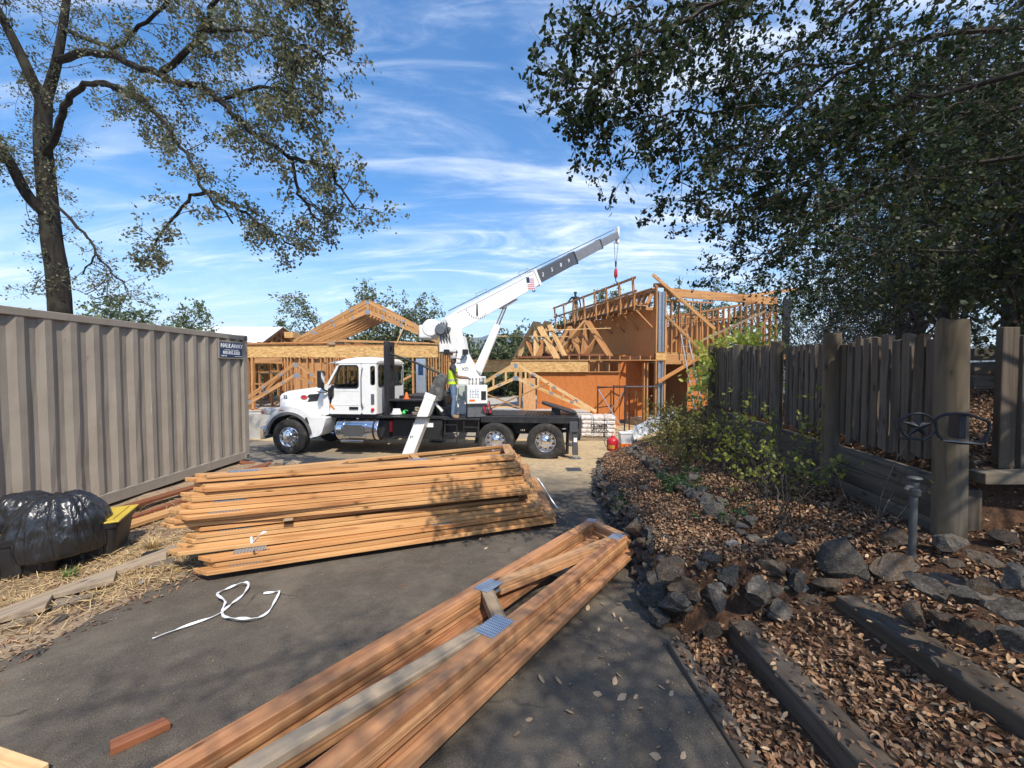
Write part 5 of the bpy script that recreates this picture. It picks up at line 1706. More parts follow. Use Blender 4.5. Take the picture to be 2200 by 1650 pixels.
# white plastic strap, a loop and a tail on the asphalt
def ribbon(name, lab, pts, w, mat, cat, th=0.0015):
 b = MB()
 P = [Vector(p) for p in pts]
 vs_, fs_ = [], []
 for i, p in enumerate(P):
  d = (P[min(i + 1, len(P) - 1)] - P[max(i - 1, 0)]).normalized()
  s = d.cross(Vector((0, 0, 1)))
  s = s.normalized() if s.length > 1e-4 else Vector((1, 0, 0))
  s = (s * 0.75 + Vector((0, 0, 0.66)) * math.sin(i * 0.55)).normalized()
  nrm = d.cross(s).normalized() * th
  for q in (p - s * w / 2 - nrm, p + s * w / 2 - nrm, p + s * w / 2 + nrm, p - s * w / 2 + nrm):
   vs_.append(q)
 for i in range(len(P) - 1):
  for k in range(4):
   fs_.append((4 * i + k, 4 * i + (k + 1) % 4, 4 * i + 4 + (k + 1) % 4, 4 * i + 4 + k))
 b._add(vs_, fs_)
 o = b.build(name, mat)
 return tag(o, lab, cat)

def smooth_path(pts, n=8):
 P = [Vector(p) for p in pts]
 out = []
 for i in range(len(P) - 1):
  a, b_, c, d = P[max(i - 1, 0)], P[i], P[i + 1], P[min(i + 2, len(P) - 1)]
  for k in range(n):
   t = k / n
   out.append(0.5 * ((2 * b_) + (c - a) * t + (2 * a - 5 * b_ + 4 * c - d) * t * t + (3 * b_ - a - 3 * c + d) * t ** 3))
 out.append(P[-1])
 return out

sp = [(328, 1372), (400, 1345), (465, 1322), (488, 1305), (500, 1296), (520, 1280), (533, 1266), (530, 1258), (510, 1258), (485, 1266), (468, 1277), (470, 1288), (484, 1298),
 (478, 1310), (480, 1324), (496, 1334), (525, 1337), (555, 1330), (577, 1313), (592, 1292), (600, 1278), (592, 1272), (566, 1275)]
spts = []
for i, (a, c) in enumerate(sp):
 q = drive_pt(a, c, 0.014)
 q.z = float(D(q.y)) + 0.014 + (0.03 * math.sin(i * 0.7) ** 2 if 3 < i < 21 else 0.002)
 spts.append(q)
ribbon('packing_strap', 'white plastic packing strap curled in a loop on the asphalt', smooth_path(spts, 7), 0.017, STRAP, 'packing strap')
q = STACK_M @ Vector((-2.36, 3.60, 0.32))
ribbon('packing_strap', 'white strap end sticking out of the left front of the stack', smooth_path([q + Vector((0.0, -0.02, 0.0)), q + Vector((0.02, -0.07, 0.04)), q + Vector((0.05, -0.10, 0.0)), q + Vector((0.12, -0.09, 0.08)), q + Vector((0.16, -0.07, 0.09))], 6), 0.02, STRAP, 'packing strap')
q = STACK_M @ Vector((0.30, 5.6, 0.52))
ribbon('packing_strap', 'white strap tail hanging over the right end of the stack', smooth_path([q, q + Vector((0.06, -0.05, -0.01)), q + Vector((0.14, -0.16, -0.10)), q + Vector((0.22, -0.36, -0.20)), q + Vector((0.30, -0.45, -0.30))], 6), 0.016, STRAP, 'packing strap')

# ------------------------------------------------------------------ the house under construction
rh = random.Random(7)

def member_set(parent, lst, mat):
 for nm, a, b_, w, th, up in lst:
  board(nm, a, b_, w, th, mat, parent, up=up)

# --- left wing: posts, studs and a deep beam, on the slab
def left_wing():
 t = thing('framed_wing', 'open single storey stud frame behind the truck cab under a deep beam', 'house frame', (-7, 16, SLAB_Z))
 z0 = SLAB_Z
 YB = 16.0
 board('header_beam', (-11.2, YB, 2.28), (-2.95, YB, 2.28), 0.13, 0.46, OSB, t)
 # double top plates and stacked boards lying along the beam
 board('top_plate', (-11.2, YB, 2.532), (-2.95, YB, 2.532), 0.14, 0.04, WOODFRAME, t)
 for x in (-10.75, -10.55, -10.35):
  board('post', (x, YB, z0), (x, YB, 2.045), 0.14, 0.085, WOODFRAME, t, up=(1, 0, 0))
 xs_ = [-9.05, -8.93, -8.80, -8.45, -8.15, -7.95, -7.62, -7.35, -7.22, -6.9, -6.72, -6.55]
 for x in xs_:
  board('stud', (x, YB + rh.uniform(-0.02, 0.02), z0 + 0.04), (x, YB, 2.045), rh.choice((0.089, 0.14, 0.14)), 0.040 if rh.random() < .6 else 0.08, WOODFRAME, t, up=(1, 0, 0))
 board('sill_plate', (-11.0, YB, z0 + 0.02), (-6.4, YB, z0 + 0.02), 0.14, 0.038, WOODFRAME, t)
 board('lintel', (-10.25, YB, 1.93), (-9.15, YB, 1.93), 0.09, 0.22, WOODFRAME, t)
 board('shelf_plank', (-10.3, YB + 0.4, 1.42), (-9.1, YB + 0.4, 1.46), 0.25, 0.05, WOODOLD, t)
 # right-hand post with steel plate, studs around it
 for x in (-3.95, -3.32, -3.22, -3.12, -3.02):
  board('stud', (x, YB, z0 + 0.04), (x, YB, 2.045), 0.14, 0.06 if x < -3.5 else 0.04, WOODFRAME, t, up=(1, 0, 0))
 board('steel_strap_wall', (-3.62, YB - 0.02, z0 + 0.05), (-3.62, YB - 0.02, 2.0), 0.20, 0.38, GALV, t, up=(1, 0, 0))
 b = MB(); b.box(-3.72, -3.52, YB - 0.128, YB - 0.1215, 1.35, 1.75); o = b.build('strap_label', NAVY, None); place(o, Matrix(), t)
 board('brace', (-5.9, YB + 0.06, 0.35), (-4.0, YB + 0.06, 1.35), 0.089, 0.038, WOODFRAME, t, up=(0, 1, 0))
 # inner rows of studs, seen through the openings
 for row, (yy, xa, xb) in enumerate(((17.6, -11.6, -6.4), (19.3, -12.5, -6.0), (21.2, -13.5, -6.5))):
  x = xa
  while x < xb:
   if rh.random() < 0.85:
    board('stud', (x, yy, z0 + 0.04), (x, yy, 2.45), 0.14, 0.04, WOODFRAME, t, up=(1, 0, 0))
   x += 0.41 if row else 0.52
  board('top_plate', (xa, yy, 2.49), (xb, yy, 2.49), 0.14, 0.08, WOODFRAME, t)
  board('bottom_plate', (xa, yy, z0 + 0.02), (xb, yy, z0 + 0.02), 0.14, 0.038, WOODFRAME, t)
  if row < 2:
   for z in (0.9, 1.5, 1.85):
    board('blocking', (xa, yy + 0.02, z + rh.uniform(-.1, .1)), (xb - 1.5, yy + 0.02, z), 0.09, 0.04, WOODFRAME, t)
   board('brace', (xa + 0.4, yy - 0.09, 0.2), (xa + 2.0, yy - 0.09, 1.9), 0.089, 0.038, WOODFRAME, t, up=(0, 1, 0))
 # plywood shear panel between studs
 for x0_ in (-8.75,):
  b = MB(); b.box(x0_, x0_ + 1.2, YB + 0.085, YB + 0.097, z0 + 0.05, 2.0); o = b.build('shear_panel', PLYTAN, None); place(o, Matrix(), t)
 b = MB(); b.box(-12.2, -7.4, 22.0, 22.012, z0, 2.45); o = b.build('shear_panel', PLYTAN, None); place(o, Matrix(), t)
 # ceiling joists keep the inside dark
 for k in range(13):
  x = -13.0 + k * 0.55
  board('ceiling_joist', (x, 16.15, 2.60), (x, 22.3, 2.60), 0.04, 0.18, WOODFRAME, t)
 # right-hand return wall back into the house
 for k in range(7):
  y = 16.6 + k * 0.6
  board('stud', (-3.0, y, z0 + 0.04), (-3.0, y, 2.45), 0.04, 0.14, WOODFRAME, t, up=(0, 1, 0))
 board('top_plate', (-3.0, 16.1, 2.49), (-3.0, 21.0, 2.49), 0.14, 0.08, WOODFRAME, t)
 return t

left_wing()

# boards lying on the beam
for i, (xa, za, xb, zb, yy, lab) in enumerate((
  (-11.0, 2.575, -7.2, 2.63, 15.93, 'long board lying on the left end of the deep beam'), (-10.2, 2.60, -6.6, 2.70, 16.06, 'second board lying on the left of the deep beam'),
  (-7.3, 2.70, -2.9, 2.585, 15.95, 'long board sloping down to the right on the deep beam'), (-6.9, 2.74, -3.3, 2.63, 16.08, 'upper board sloping down to the right on the deep beam'))):
 tag(board('loose_board', (xa, yy, za), (xb, yy, zb), 0.12, 0.045, WOOD, None), lab, 'board', 'boards lying on the beam')
for i, (xx, yy) in enumerate(((-7.25, 15.95), (-6.95, 16.06))):
 tag(board('packer', (xx, yy - 0.05, 2.61), (xx + 0.25, yy - 0.05, 2.61), 0.08, 0.10, WOODOLD, None), ('left' if i == 0 else 'right') + ' small packer block holding up the boards on the beam', 'packer')

# white roofing membrane roof on the far left
def mat_membrane():
 m, t, p = new_mat('roof_membrane')
 tc = t.nodes.new('ShaderNodeTexCoord')
 v = mapping(t, tc.outputs['Object'], (2.0, 2.0, 2.0), (0, 0, 0.5))
 n = tex(t, 'Noise', mapping(t, tc.outputs['Object'], (1.4, 6, 6), (0, 0, 0.4)), Scale=1.6, Detail=3.0)
 vo = tex(t, 'Voronoi', mapping(t, tc.outputs['Object'], (2.6, 7.0, 7.0), (0, 0, 0.35)), Scale=1.0, Randomness=0.7)
 mark = math_node(t, 'MULTIPLY', ramp_val(t, vo.outputs['Distance'], 0.30, 0.22), ramp_val(t, n.outputs['Fac'], 0.48, 0.55))
 c = mixc(t, math_node(t, 'MULTIPLY', mark, 0.75), (0.70, 0.72, 0.74), (0.10, 0.13, 0.18))
 t.links.new(c, p.inputs['Base Color'])
 p.inputs['Roughness'].default_value = 0.45
 n2 = tex(t, 'Noise', tc.outputs['Object'], Scale=2.2, Detail=4.0)
 bump(t, p, n2.outputs['Fac'], 0.6, 0.06)
 return m

MEMBRANE = mat_membrane()

def white_roof():
 rid_r, eav_r = at(608, 702, 20.0), at(556, 741, 16.9)
 t = thing('gable_roof', 'low roof covered in white printed underlay above the container', 'roof', (rid_r.x - 4, 19, 2.5))
 back = Vector((0.3, 3.3, -1.0))
 xl = -14.0
 P = [eav_r, rid_r, rid_r + Vector((xl, 0, 0)), eav_r + Vector((xl, 0, 0))]
 b = MB(); n = Vector((0, 0, -0.03))
 b._add(P + [p + n for p in P], [(0, 1, 2, 3), (7, 6, 5, 4), (0, 4, 5, 1), (1, 5, 6, 2), (2, 6, 7, 3), (3, 7, 4, 0)])
 o = b.build('membrane', MEMBRANE); place(o, Matrix(), t)
 B2 = [rid_r + Vector((0, 0.01, 0)), rid_r + back, rid_r + back + Vector((xl, 0, 0)), rid_r + Vector((xl, 0.01, 0))]
 b = MB(); b._add(B2 + [p + n for p in B2], [(0, 1, 2, 3), (7, 6, 5, 4), (0, 4, 5, 1), (1, 5, 6, 2), (2, 6, 7, 3), (3, 7, 4, 0)])
 o = b.build('membrane', MEMBRANE); place(o, Matrix(), t)
 # rafters and gable studs
 for k in range(5):
  dx = Vector((-0.12 - 0.6 * k, 0, -0.13))
  board('rafter', eav_r + dx, rid_r + dx, 0.05, 0.19, WOODFRAME, t)
  board('rafter', rid_r + dx + Vector((0, 0.05, 0)), rid_r + back + dx, 0.05, 0.19, WOODFRAME, t)
 for k in range(6):
  f = k / 5.0
  p = eav_r.lerp(rid_r, f) + Vector((-0.12, 0, -0.24))
  board('gable_stud', (p.x, p.y, 2.45), (p.x, p.y, max(p.z, 2.5)), 0.09, 0.04, WOODFRAME, t)
 for k in range(4):
  y = 17.2 + 1.6 * k
  for x in (-13.4, -17.5):
   board('support_post', (x, y, -1.0), (x, y, 2.6 if y < 18 else 2.9), 0.14, 0.14, WOODFRAME, t)
 p = at(628, 722, 18.6)
 b = MB(); b.box(p.x - 0.2, p.x + 0.2, p.y - 0.3, p.y + 0.3, p.z - 0.10, p.z + 0.16); o = b.build('beam_pocket', OSB); place(o, Matrix(), t)
 board('support_post', (p.x, p.y, 2.45), (p.x, p.y, p.z - 0.10), 0.12, 0.12, WOODFRAME, t, up=(0, 1, 0))
 return t

white_roof()

# --- scissor trusses in a row over the left wing
def scissor(span, rise, depth, w=0.10, overhang=0.0, webs=5, king=True):
 """members of a scissor truss about x=0, foot height 0; returns members and plate spots"""
 h = span / 2
 mem, pl = [], []
 ang = math.atan2(rise, h)
 for s in (-1, 1):
  mem.append(('top_chord', s * h, 0.0, 0.0 + s * 0.04, rise - 0.02, w))
  mem.append(('bottom_chord', s * (h - 0.22), 0.03, s * 0.04, rise - depth, w))
  for k in range(webs):
   f = (k + 0.7) / (webs + 0.5)
   xt = s * h * (1 - f)
   zt = rise * f - w * 0.55
   zb = 0.03 + (rise - depth - 0.03) * ((h - 0.22 - abs(xt)) / (h - 0.22)) + w * 0.55
   if zt - zb > 0.06:
    mem.append(('web', xt, zb, xt, zt, 0.07))
  for f in (0.25, 0.52, 0.78):
   pl.append((s * h * (1 - f), rise * f - 0.03, s * -ang, 0.15, 0.075))
   pl.append((s * (h - 0.22) * (1 - f), 0.03 + (rise - depth - 0.03) * f + 0.02, s * -ang, 0.14, 0.075))
 if king:
  mem.append(('king_post', 0, rise - depth + w * 0.4, 0, rise - w * 0.9, 0.09))
 pl.append((0, rise - 0.08, 0, 0.13, 0.16))
 pl.append((0, rise - depth, 0, 0.2, 0.16))
 return mem, pl

UP = Matrix(((1, 0, 0, 0), (0, 0, -1, 0), (0, 1, 0, 0), (0, 0, 0, 1)))    # truss plane: x right, y up

def row_of_trusses():
 apex = at(790, 646, 16.6); fl = at(632, 742, 16.6); fr = at(952, 742, 16.6)
 span = fr.x - fl.x
 cx = apex.x
 zf = 2.72
 rise = apex.z - zf
 for k in range(7):
  y = 16.6 + 0.42 * k
  if k == 0: lab = 'frontmost gable truss of the row standing over the left wing'
  elif k == 6: lab = 'rearmost gable truss of the row standing over the left wing'
  else: lab = ordinal(k) + ' gable truss behind the frontmost one over the left wing'
  t = thing('gable_truss', lab, 'roof truss', (cx, y, zf), None, 'gable trusses over the left wing')
  mem, pl = scissor(span, rise, 0.46, 0.15, webs=5 if k == 0 else 3)
  FM = Matrix.Translation((cx, y, zf)) @ UP
  truss(t, mem, pl if k < 1 else [], FM, WOOD, 0.045, psize=(0.24, 0.12))
 # bearing walls for the feet, diagonal prop
 b = thing('truss_prop', 'slim diagonal prop under the right slope of the gable trusses', 'prop', at(752 + 110, 745, 16.45))
 board('prop_stick', at(850, 742, 16.45), at(868, 702, 16.45), 0.06, 0.04, WOODPALE, b)

row_of_trusses()

# --- two trusses standing upright on the slab
def standing_truss(apex_px, feet_z, y, span, depth, lab, mat, lean=0.0, webs=6, w=0.14):
 a = at(*apex_px, y)
 t = thing('gable_truss', lab, 'roof truss', (a.x, y, feet_z))
 mem, pl = scissor(span, a.z - feet_z, depth, w, webs=webs)
 FM = Matrix.Translation((a.x, y, feet_z + 0.05)) @ Matrix.Rotation(lean, 4, 'X') @ UP
 truss(t, mem, pl, FM, mat, 0.05)
 return t

standing_truss((1108, 784), SLAB_Z, 14.9, 6.0, 0.55, 'pale scissor truss standing upright on the slab behind the rear wheels', WOODPALE, webs=6, w=0.115)
standing_truss((637, 783), SLAB_Z, 14.9, 5.1, 0.46, 'brown scissor truss standing on the slab in front of the bonnet', WOODFRAME, webs=1, w=0.135)
# its props
for i, (a, b_) in enumerate(((at(1180, 822, 14.5), at(1050, 886, 15.6)), (at(1035, 842, 14.5), at(1130, 893, 15.2)))):
 a.z = max(a.z, 0.1); b_.z = SLAB_Z + 0.05
 tag(board('brace_stick', a, b_, 0.085, 0.04, WOODFRAME, None), ('left' if i else 'right') + ' diagonal brace propping the pale upright truss', 'brace')

# --- middle: long beam, plywood wall, bundles of steep trusses on top
def middle_wing():
 t = thing('framed_wing', 'single storey middle frame with orange plywood wall and a long beam', 'house frame', (2, 17, SLAB_Z))
 board('long_beam', (-2.55, 16.4, 1.70), (3.1, 16.4, 1.70), 0.13, 0.46, OSB, t)
 board('top_plate', (-2.55, 16.4, 1.951), (6.2, 16.4, 1.951), 0.20, 0.042, WOOD, t)
 for k in range(3):
  x0 = 1.02 + k * 1.22
  x1 = min(x0 + 1.216, 4.42)
  b = MB(); b.box(x0, x1, 16.46, 16.472, -0.75, 1.46); o = b.build('plywood_sheet', PLY); place(o, Matrix(), t)
 for x in (1.05, 1.5, 1.9, 2.3, 2.72, 3.15, 3.55, 3.98, 4.38):
  board('stud', (x, 16.55, -0.05), (x, 16.55, 1.93), 0.14, 0.04, WOODFRAME, t, up=(1, 0, 0))
 board('window_sill', (1.0, 16.43, 1.475), (4.42, 16.43, 1.475), 0.12, 0.035, WOOD, t)
 for x in (3.15, 3.55, 3.98, 4.38):
  board('cripple_stud', (x, 16.42, 1.495), (x, 16.42, 1.928), 0.06, 0.045, WOODFRAME, t, up=(1, 0, 0))
 # rear row of studs, posts
 for k in range(9):
  x = 1.0 + k * 0.42
  board('stud', (x, 19.0, 0), (x, 19.0, 1.93), 0.14, 0.04, WOODFRAME, t, up=(1, 0, 0))
 for k in range(14):
  y = 17.0 + 0.42 * k
  board('stud', (0.95, y, SLAB_Z + 0.04), (0.95, y, 1.7), 0.04, 0.14, WOODFRAME, t, up=(0, 1, 0))
 board('top_plate', (0.95, 16.7, 1.74), (0.95, 22.6, 1.74), 0.14, 0.08, WOODFRAME, t)
 board('top_plate', (0.9, 19.0, 1.97), (6.2, 19.0, 1.97), 0.14, 0.08, WOODFRAME, t)
 board('support_post', (0.35, 16.4, SLAB_Z), (0.35, 16.4, 1.47), 0.12, 0.12, WOODFRAME, t, up=(1, 0, 0))
 # recessed plywood return, in shade
 b = MB(); b.box(4.45, 4.462, 16.5, 18.6, -0.75, 1.93); o = b.build('plywood_sheet', PLY); place(o, Matrix(), t)
 for k in range(2):
  b = MB(); b.box(4.47 + k * 0.95, 4.47 + k * 0.95 + 0.945, 18.6, 18.612, -0.75, 2.25); o = b.build('plywood_sheet', PLY); place(o, Matrix(), t)
 # ceiling joists over the middle
 for k in range(12):
  x = 1.1 + 0.42 * k
  board('ceiling_joist', (x, 16.56, 2.06), (x, 19.1, 2.06), 0.04, 0.17, WOODFRAME, t)
 return t

middle_wing()

def steep_bundle(apex, fl, fr, n, step, base_lab, grp, mat, w=0.09, webs=True):
 for k in range(n):
  a, l, r = (Vector(q) + Vector((step[0], step[1], 0)) * k for q in (apex, fl, fr))
  lab = {0: 'front truss of ', n - 1: 'rear truss of '}.get(k, ordinal(k) + ' truss from the front in ') + base_lab
  t = thing('steep_truss', lab, 'roof truss', (l + r) / 2, None, grp)
  up = (r - l).cross(a - l).normalized()
  board('top_chord', l, a + (a - l).normalized() * -0.02, w, 0.04, mat, t, up=up)
  board('top_chord', a + (r - a).normalized() * 0.03, r, w, 0.04, mat, t, up=up)
  board('bottom_chord', l + (r - l) * 0.06 + Vector((0, 0, 0.045)), r + (l - r) * 0.06 + Vector((0, 0, 0.045)), w * 0.9, 0.04, WOODRED, t, up=up)
  if webs:
   m = (l + r) / 2
   board('web', m + Vector((0, 0, 0.09)), a + Vector((0, 0, -0.14)), 0.07, 0.036, mat, t, up=up)
   board('web', m.lerp(l, 0.08) + Vector((0, 0, 0.09)), a.lerp(l, 0.5) + Vector((0.06, 0, -0.03)), 0.06, 0.036, WOODFRAME, t, up=up)
   board('web', m.lerp(r, 0.08) + Vector((0, 0, 0.09)), a.lerp(r, 0.5) + Vector((-0.06, 0, -0.03)), 0.06, 0.036, WOODFRAME, t, up=up)

def bundle_pts(ax_, ay_, lx, ly, rx, ry, d):
 return at(ax_, ay_, d), at(lx, ly, d), at(rx, ry, d)

a, l, r = bundle_pts(1148, 690, 1104, 772, 1192, 774, 16.38)
for q in (l, r): q.z = 2.03
steep_bundle(a, l, r, 5, (0.05, 0.05), 'the left bundle of steep trusses on the beam', 'left bundle of steep trusses', WOODPALE)
a, l, r = bundle_pts(1172, 689, 1130, 768, 1210, 771, 16.9)
for q in (l, r): q.z = 2.16
steep_bundle(a, l, r, 4, (0.05, 0.05), 'the second bundle of steep trusses on the beam', 'second bundle of steep trusses', WOODPALE)
a, l, r = bundle_pts(1256, 688, 1192, 772, 1306, 773, 17.3)
for q in (l, r): q.z = 2.16
steep_bundle(a, l, r, 6, (0.05, 0.05), 'the right bundle of steep trusses beside the tall wall', 'right bundle of steep trusses', WOODFRAME)
a, l, r = bundle_pts(1225, 700, 1190, 770, 1262, 771, 18.2)
for q in (l, r): q.z = 2.16
steep_bundle(a, l, r, 4, (-0.03, 0.16), 'the shaded bundle behind the right one', 'shaded bundle of steep trusses', WOODFRAME)
tag(board('tie_stick', at(1062, 722, 16.33), at(1222, 723, 16.33), 0.06, 0.035, WOODPALE, None), 'thin pale stick tied across the left steep trusses', 'stick')
tag(board('tie_stick', at(1166, 710, 16.82), at(1312, 705, 17.2), 0.06, 0.035, WOODPALE, None), 'thin pale stick tied across the right steep trusses', 'stick')

# --- the two storey frame on the right
BA = R(17)
BO = Vector((6.05, 17.0, 0))
BMAT = Matrix.Translation(BO) @ Matrix.Rotation(BA, 4, 'Z')

def B(x, y, z):
 return BMAT @ Vector((x, y, z))

def bsheet(t, name, x0, x1, y0, y1, z0, z1, mat):
 b = MB(); b.box(x0, x1, y0, y1, z0, z1)
 o = b.build(name, mat); place(o, BMAT.copy(), t)
 return o

def right_house():
 t = thing('two_storey_frame', 'tall two storey wooden house frame with a catwalk along its plywood wall', 'house frame', (BO.x, BO.y, -0.95), BA)
 zg, zf, zt = -0.62, 2.30, 4.88
 bsheet(t, 'stem_wall', -0.15, 7.6, 0.05, 8.6, -1.2, zg, CONCRETE)
 vx = B(0, 1, 0) - B(0, 0, 0); hx = B(1, 0, 0) - B(0, 0, 0)
 UX = hx; UY = vx

 def bb(name, p, q, w, th, mat=WOODFRAME, up=(0, 0, 1)):
  return board(name, B(*p), B(*q), w, th, mat, t, up=up)
 # left wall: plywood upper storey in sheets
 LW = 8.5
 k = 0
 y = 0.02
 while y < LW - 0.1:
  y1 = min(y + 1.216, LW)
  top0 = 4.22
  bsheet(t, 'plywood_sheet', -0.012, 0.0, y, y1, zf - 0.25, top0, PLYWALL)
  bsheet(t, 'plywood_sheet', -0.012, 0.0, y, y1, zg, zf - 0.26, PLY) if k > 1 else None
  y += 1.22; k += 1
 for i in range(22):
  yy = 0.1 + i * 0.4
  bb('stud', (0.06, yy, zf), (0.06, yy, 4.85), 0.04, 0.12, WOODFRAME, up=UX)
 bb('top_plate', (0.06, 0, 4.90), (0.06, LW, 4.90), 0.14, 0.085)
 # short blocks standing between the plywood and the plate (seen under the catwalk rail)
 for i in range(20):
  yy = 0.16 + i * 0.41
  bb('rafter_tail', (-0.30, yy, 4.36), (-0.02, yy, 4.86), 0.04, 0.15, WOODFRAME, up=UY.cross(Vector((0, 0, 1))))
 bb('ledger', (-0.30, 0.1, 4.33), (-0.30, LW, 4.33), 0.05, 0.10)
 bb('fascia', (-0.06, 0.0, 4.99), (-0.06, LW * 0.97, 4.99), 0.22, 0.05, WOOD)
 # catwalk: brackets, planks, raking posts and rails
 posts = [0.15, 1.2, 2.3, 3.4, 4.6, 5.8, 7.1, 8.4]
 for yy in posts:
  bb('bracket_arm', (-0.03, yy, 4.15), (-0.95, yy, 4.15), 0.085, 0.13)
  bb('bracket_strut', (-0.02, yy, 3.35), (-0.85, yy, 4.06), 0.085, 0.06)
  bb('guard_post', (-0.90, yy, 4.10), (-1.06, yy - 0.06, 5.42), 0.09, 0.06, WOODFRAME, up=UY)
 for j, xx in enumerate((-0.50, -0.78)):
  bb('walk_plank', (xx, 0.0, 4.24), (xx, LW + 0.1, 4.24), 0.24, 0.042, WOODOLD if j else WOODFRAME)
 bb('guard_rail', (-1.03, -0.1, 5.36), (-1.03, LW + 0.1, 5.36), 0.04, 0.10, WOODFRAME)
 bb('guard_rail', (-0.98, -0.1, 4.82), (-0.98, LW + 0.1, 4.82), 0.04, 0.09, WOODFRAME)
 # corner: steel column wrapped by studs
 for (xx, yy) in ((0.02, -0.03), (0.46, -0.03)):
  bb('corner_stud', (xx, yy, zf), (xx, yy, 5.05), 0.06, 0.12, WOODFRAME, up=UY)
 for (xx, yy) in ((0.02, -0.03), (0.46, -0.03)):
  bb('corner_stud', (xx, yy, zg), (xx, yy, zf - 0.3), 0.06, 0.12, WOODFRAME, up=UY)
 for z0_, z1_ in ((zf + 0.02, 4.86), (zg + 0.02, zf - 0.38)):
  bsheet(t, 'steel_column', 0.10, 0.16, -0.10, 0.06, z0_, z1_, GALV)
  bsheet(t, 'steel_column', 0.32, 0.38, -0.10, 0.06, z0_, z1_, GALV)
  bsheet(t, 'steel_web', 0.162, 0.318, 0.0, 0.02, z0_, z1_, GALV)
 bsheet(t, 'corner_panel', -0.02, 0.50, -0.11, -0.075, zf - 0.34, zf - 0.02, OSB)
 # floor platform
 bsheet(t, 'floor_deck', 0.0, 7.5, 0.05, 5.2, zf - 0.03, zf, OSB)
 bb('rim_joist', (0.5, 0.08, zf - 0.19), (7.5, 0.08, zf - 0.19), 0.045, 0.30)
 for i in range(16):
  xx = 0.6 + i * 0.45
  bb('floor_joist', (xx, 0.12, zf - 0.18), (xx, 5.1, zf - 0.18), 0.045, 0.27)
 # top beams
 bb('top_beam', (0.5, 0.0, 4.86), (7.1, 0.35, 4.86), 0.10, 0.36, WOODFRAME)
 bsheet(t, 'beam_seat', -0.05, 0.55, -0.06, 0.10, 5.051, 5.20, WOODFRAME)
 # open front: a few studs, long diagonal braces
 for xx in (0.85, 1.25, 1.9, 2.35):
  bb('stud', (xx, 0.06, zf), (xx, 0.06, 4.5), 0.045, 0.10, WOODFRAME, up=UY)
 bb('plate', (0.55, 0.06, 4.53), (3.0, 0.06, 4.53), 0.10, 0.05)
 bb('diagonal_brace', (-0.25, -0.14, 5.52), (3.0, -0.14, 3.35), 0.14, 0.045, WOOD, up=UY)
 bb('diagonal_brace', (0.45, -0.10, 3.85), (2.35, -0.10, 2.38), 0.12, 0.045, WOOD, up=UY)
 bb('diagonal_brace', (0.6, 0.16, 2.40), (2.3, 0.16, 3.9), 0.09, 0.045, WOODFRAME, up=UY)
 bb('raking_prop', (0.0, -0.25, 1.05), (2.05, -0.30, 2.10), 0.14, 0.05, WOOD, up=UY)
 # back wall of studs on the upper floor
 for i in range(18):
  xx = 0.3 + i * 0.41
  bb('stud', (xx, 4.6, zf), (xx, 4.6, 4.55), 0.045, 0.13, WOODFRAME, up=UY)
 bb('plate', (0.2, 4.6, 4.60), (7.5, 4.6, 4.60), 0.13, 0.09)
 bb('blocking', (0.2, 4.6, 3.45), (4.0, 4.6, 3.45), 0.09, 0.05)
 bsheet(t, 'plywood_sheet', 3.3, 6.9, 4.69, 4.702, zf, 3.95, PLYTAN)
 # right hand wall, coming towards us
 p0, p1 = Vector((3.4, 4.5)), Vector((7.4, 0.6))
 for i in range(23):
  q = p0.lerp(p1, i / 22.0)
  ztop = 4.3 + 0.65 * i / 22
  bb('stud', (q.x, q.y, zf), (q.x, q.y, ztop), 0.05, 0.13, WOODFRAME, up=UY)
 bb('plate', (p0.x, p0.y, 4.36), (p1.x, p1.y, 5.02), 0.13, 0.09)
 bb('blocking', (p0.x, p0.y, 3.95), (p1.x, p1.y, 4.35), 0.11, 0.05)
 pm = p0.lerp(p1, 0.62)
 qq = Matrix.Rotation(math.atan2(p1.y - p0.y, p1.x - p0.x), 4, 'Z')
 b = MB(); Lp = (pm - p0).length; b.box(0.35, Lp, 0.075, 0.087, zf, 3.93); o = b.build('plywood_sheet', PLYTAN); place(o, BMAT @ Matrix.Translation((p0.x, p0.y, 0)) @ qq, t)
 bb('diagonal_brace', (6.0, 0.9, 2.4), (7.1, 0.5, 4.6), 0.09, 0.05, WOODFRAME, up=UY)
 bb('diagonal_brace', (3.6, 1.2, 3.0), (6.9, 0.3, 4.55), 0.09, 0.05, WOODOLD, up=UY)
 bb('rafter', (4.6, 0.9, 4.95), (8.6, 0.4, 5.55), 0.06, 0.14, WOODFRAME)
 bsheet(t, 'dark_wrap', 7.5, 7.95, 0.3, 0.35, zf - 0.4, 5.0, BLACKP)
 # ground floor: dark inside, back wall
 bsheet(t, 'plywood_sheet', 0.9, 7.4, 4.75, 4.762, zg, zf - 0.35, PLY)
 for xx in (-0.55, -0.40):
  bb('stud', (xx, -0.02, zg), (xx, -0.02, zf - 0.45), 0.05, 0.12, WOODFRAME, up=UY)
 bb('lintel', (0.5, -0.05, zf - 0.42), (1.9, -0.05, zf - 0.42), 0.06, 0.16, WOODFRAME)
 bsheet(t, 'plywood_sheet', 2.0, 4.6, 0.35, 0.362, zg, 1.6, PLY)
 return t

right_house()

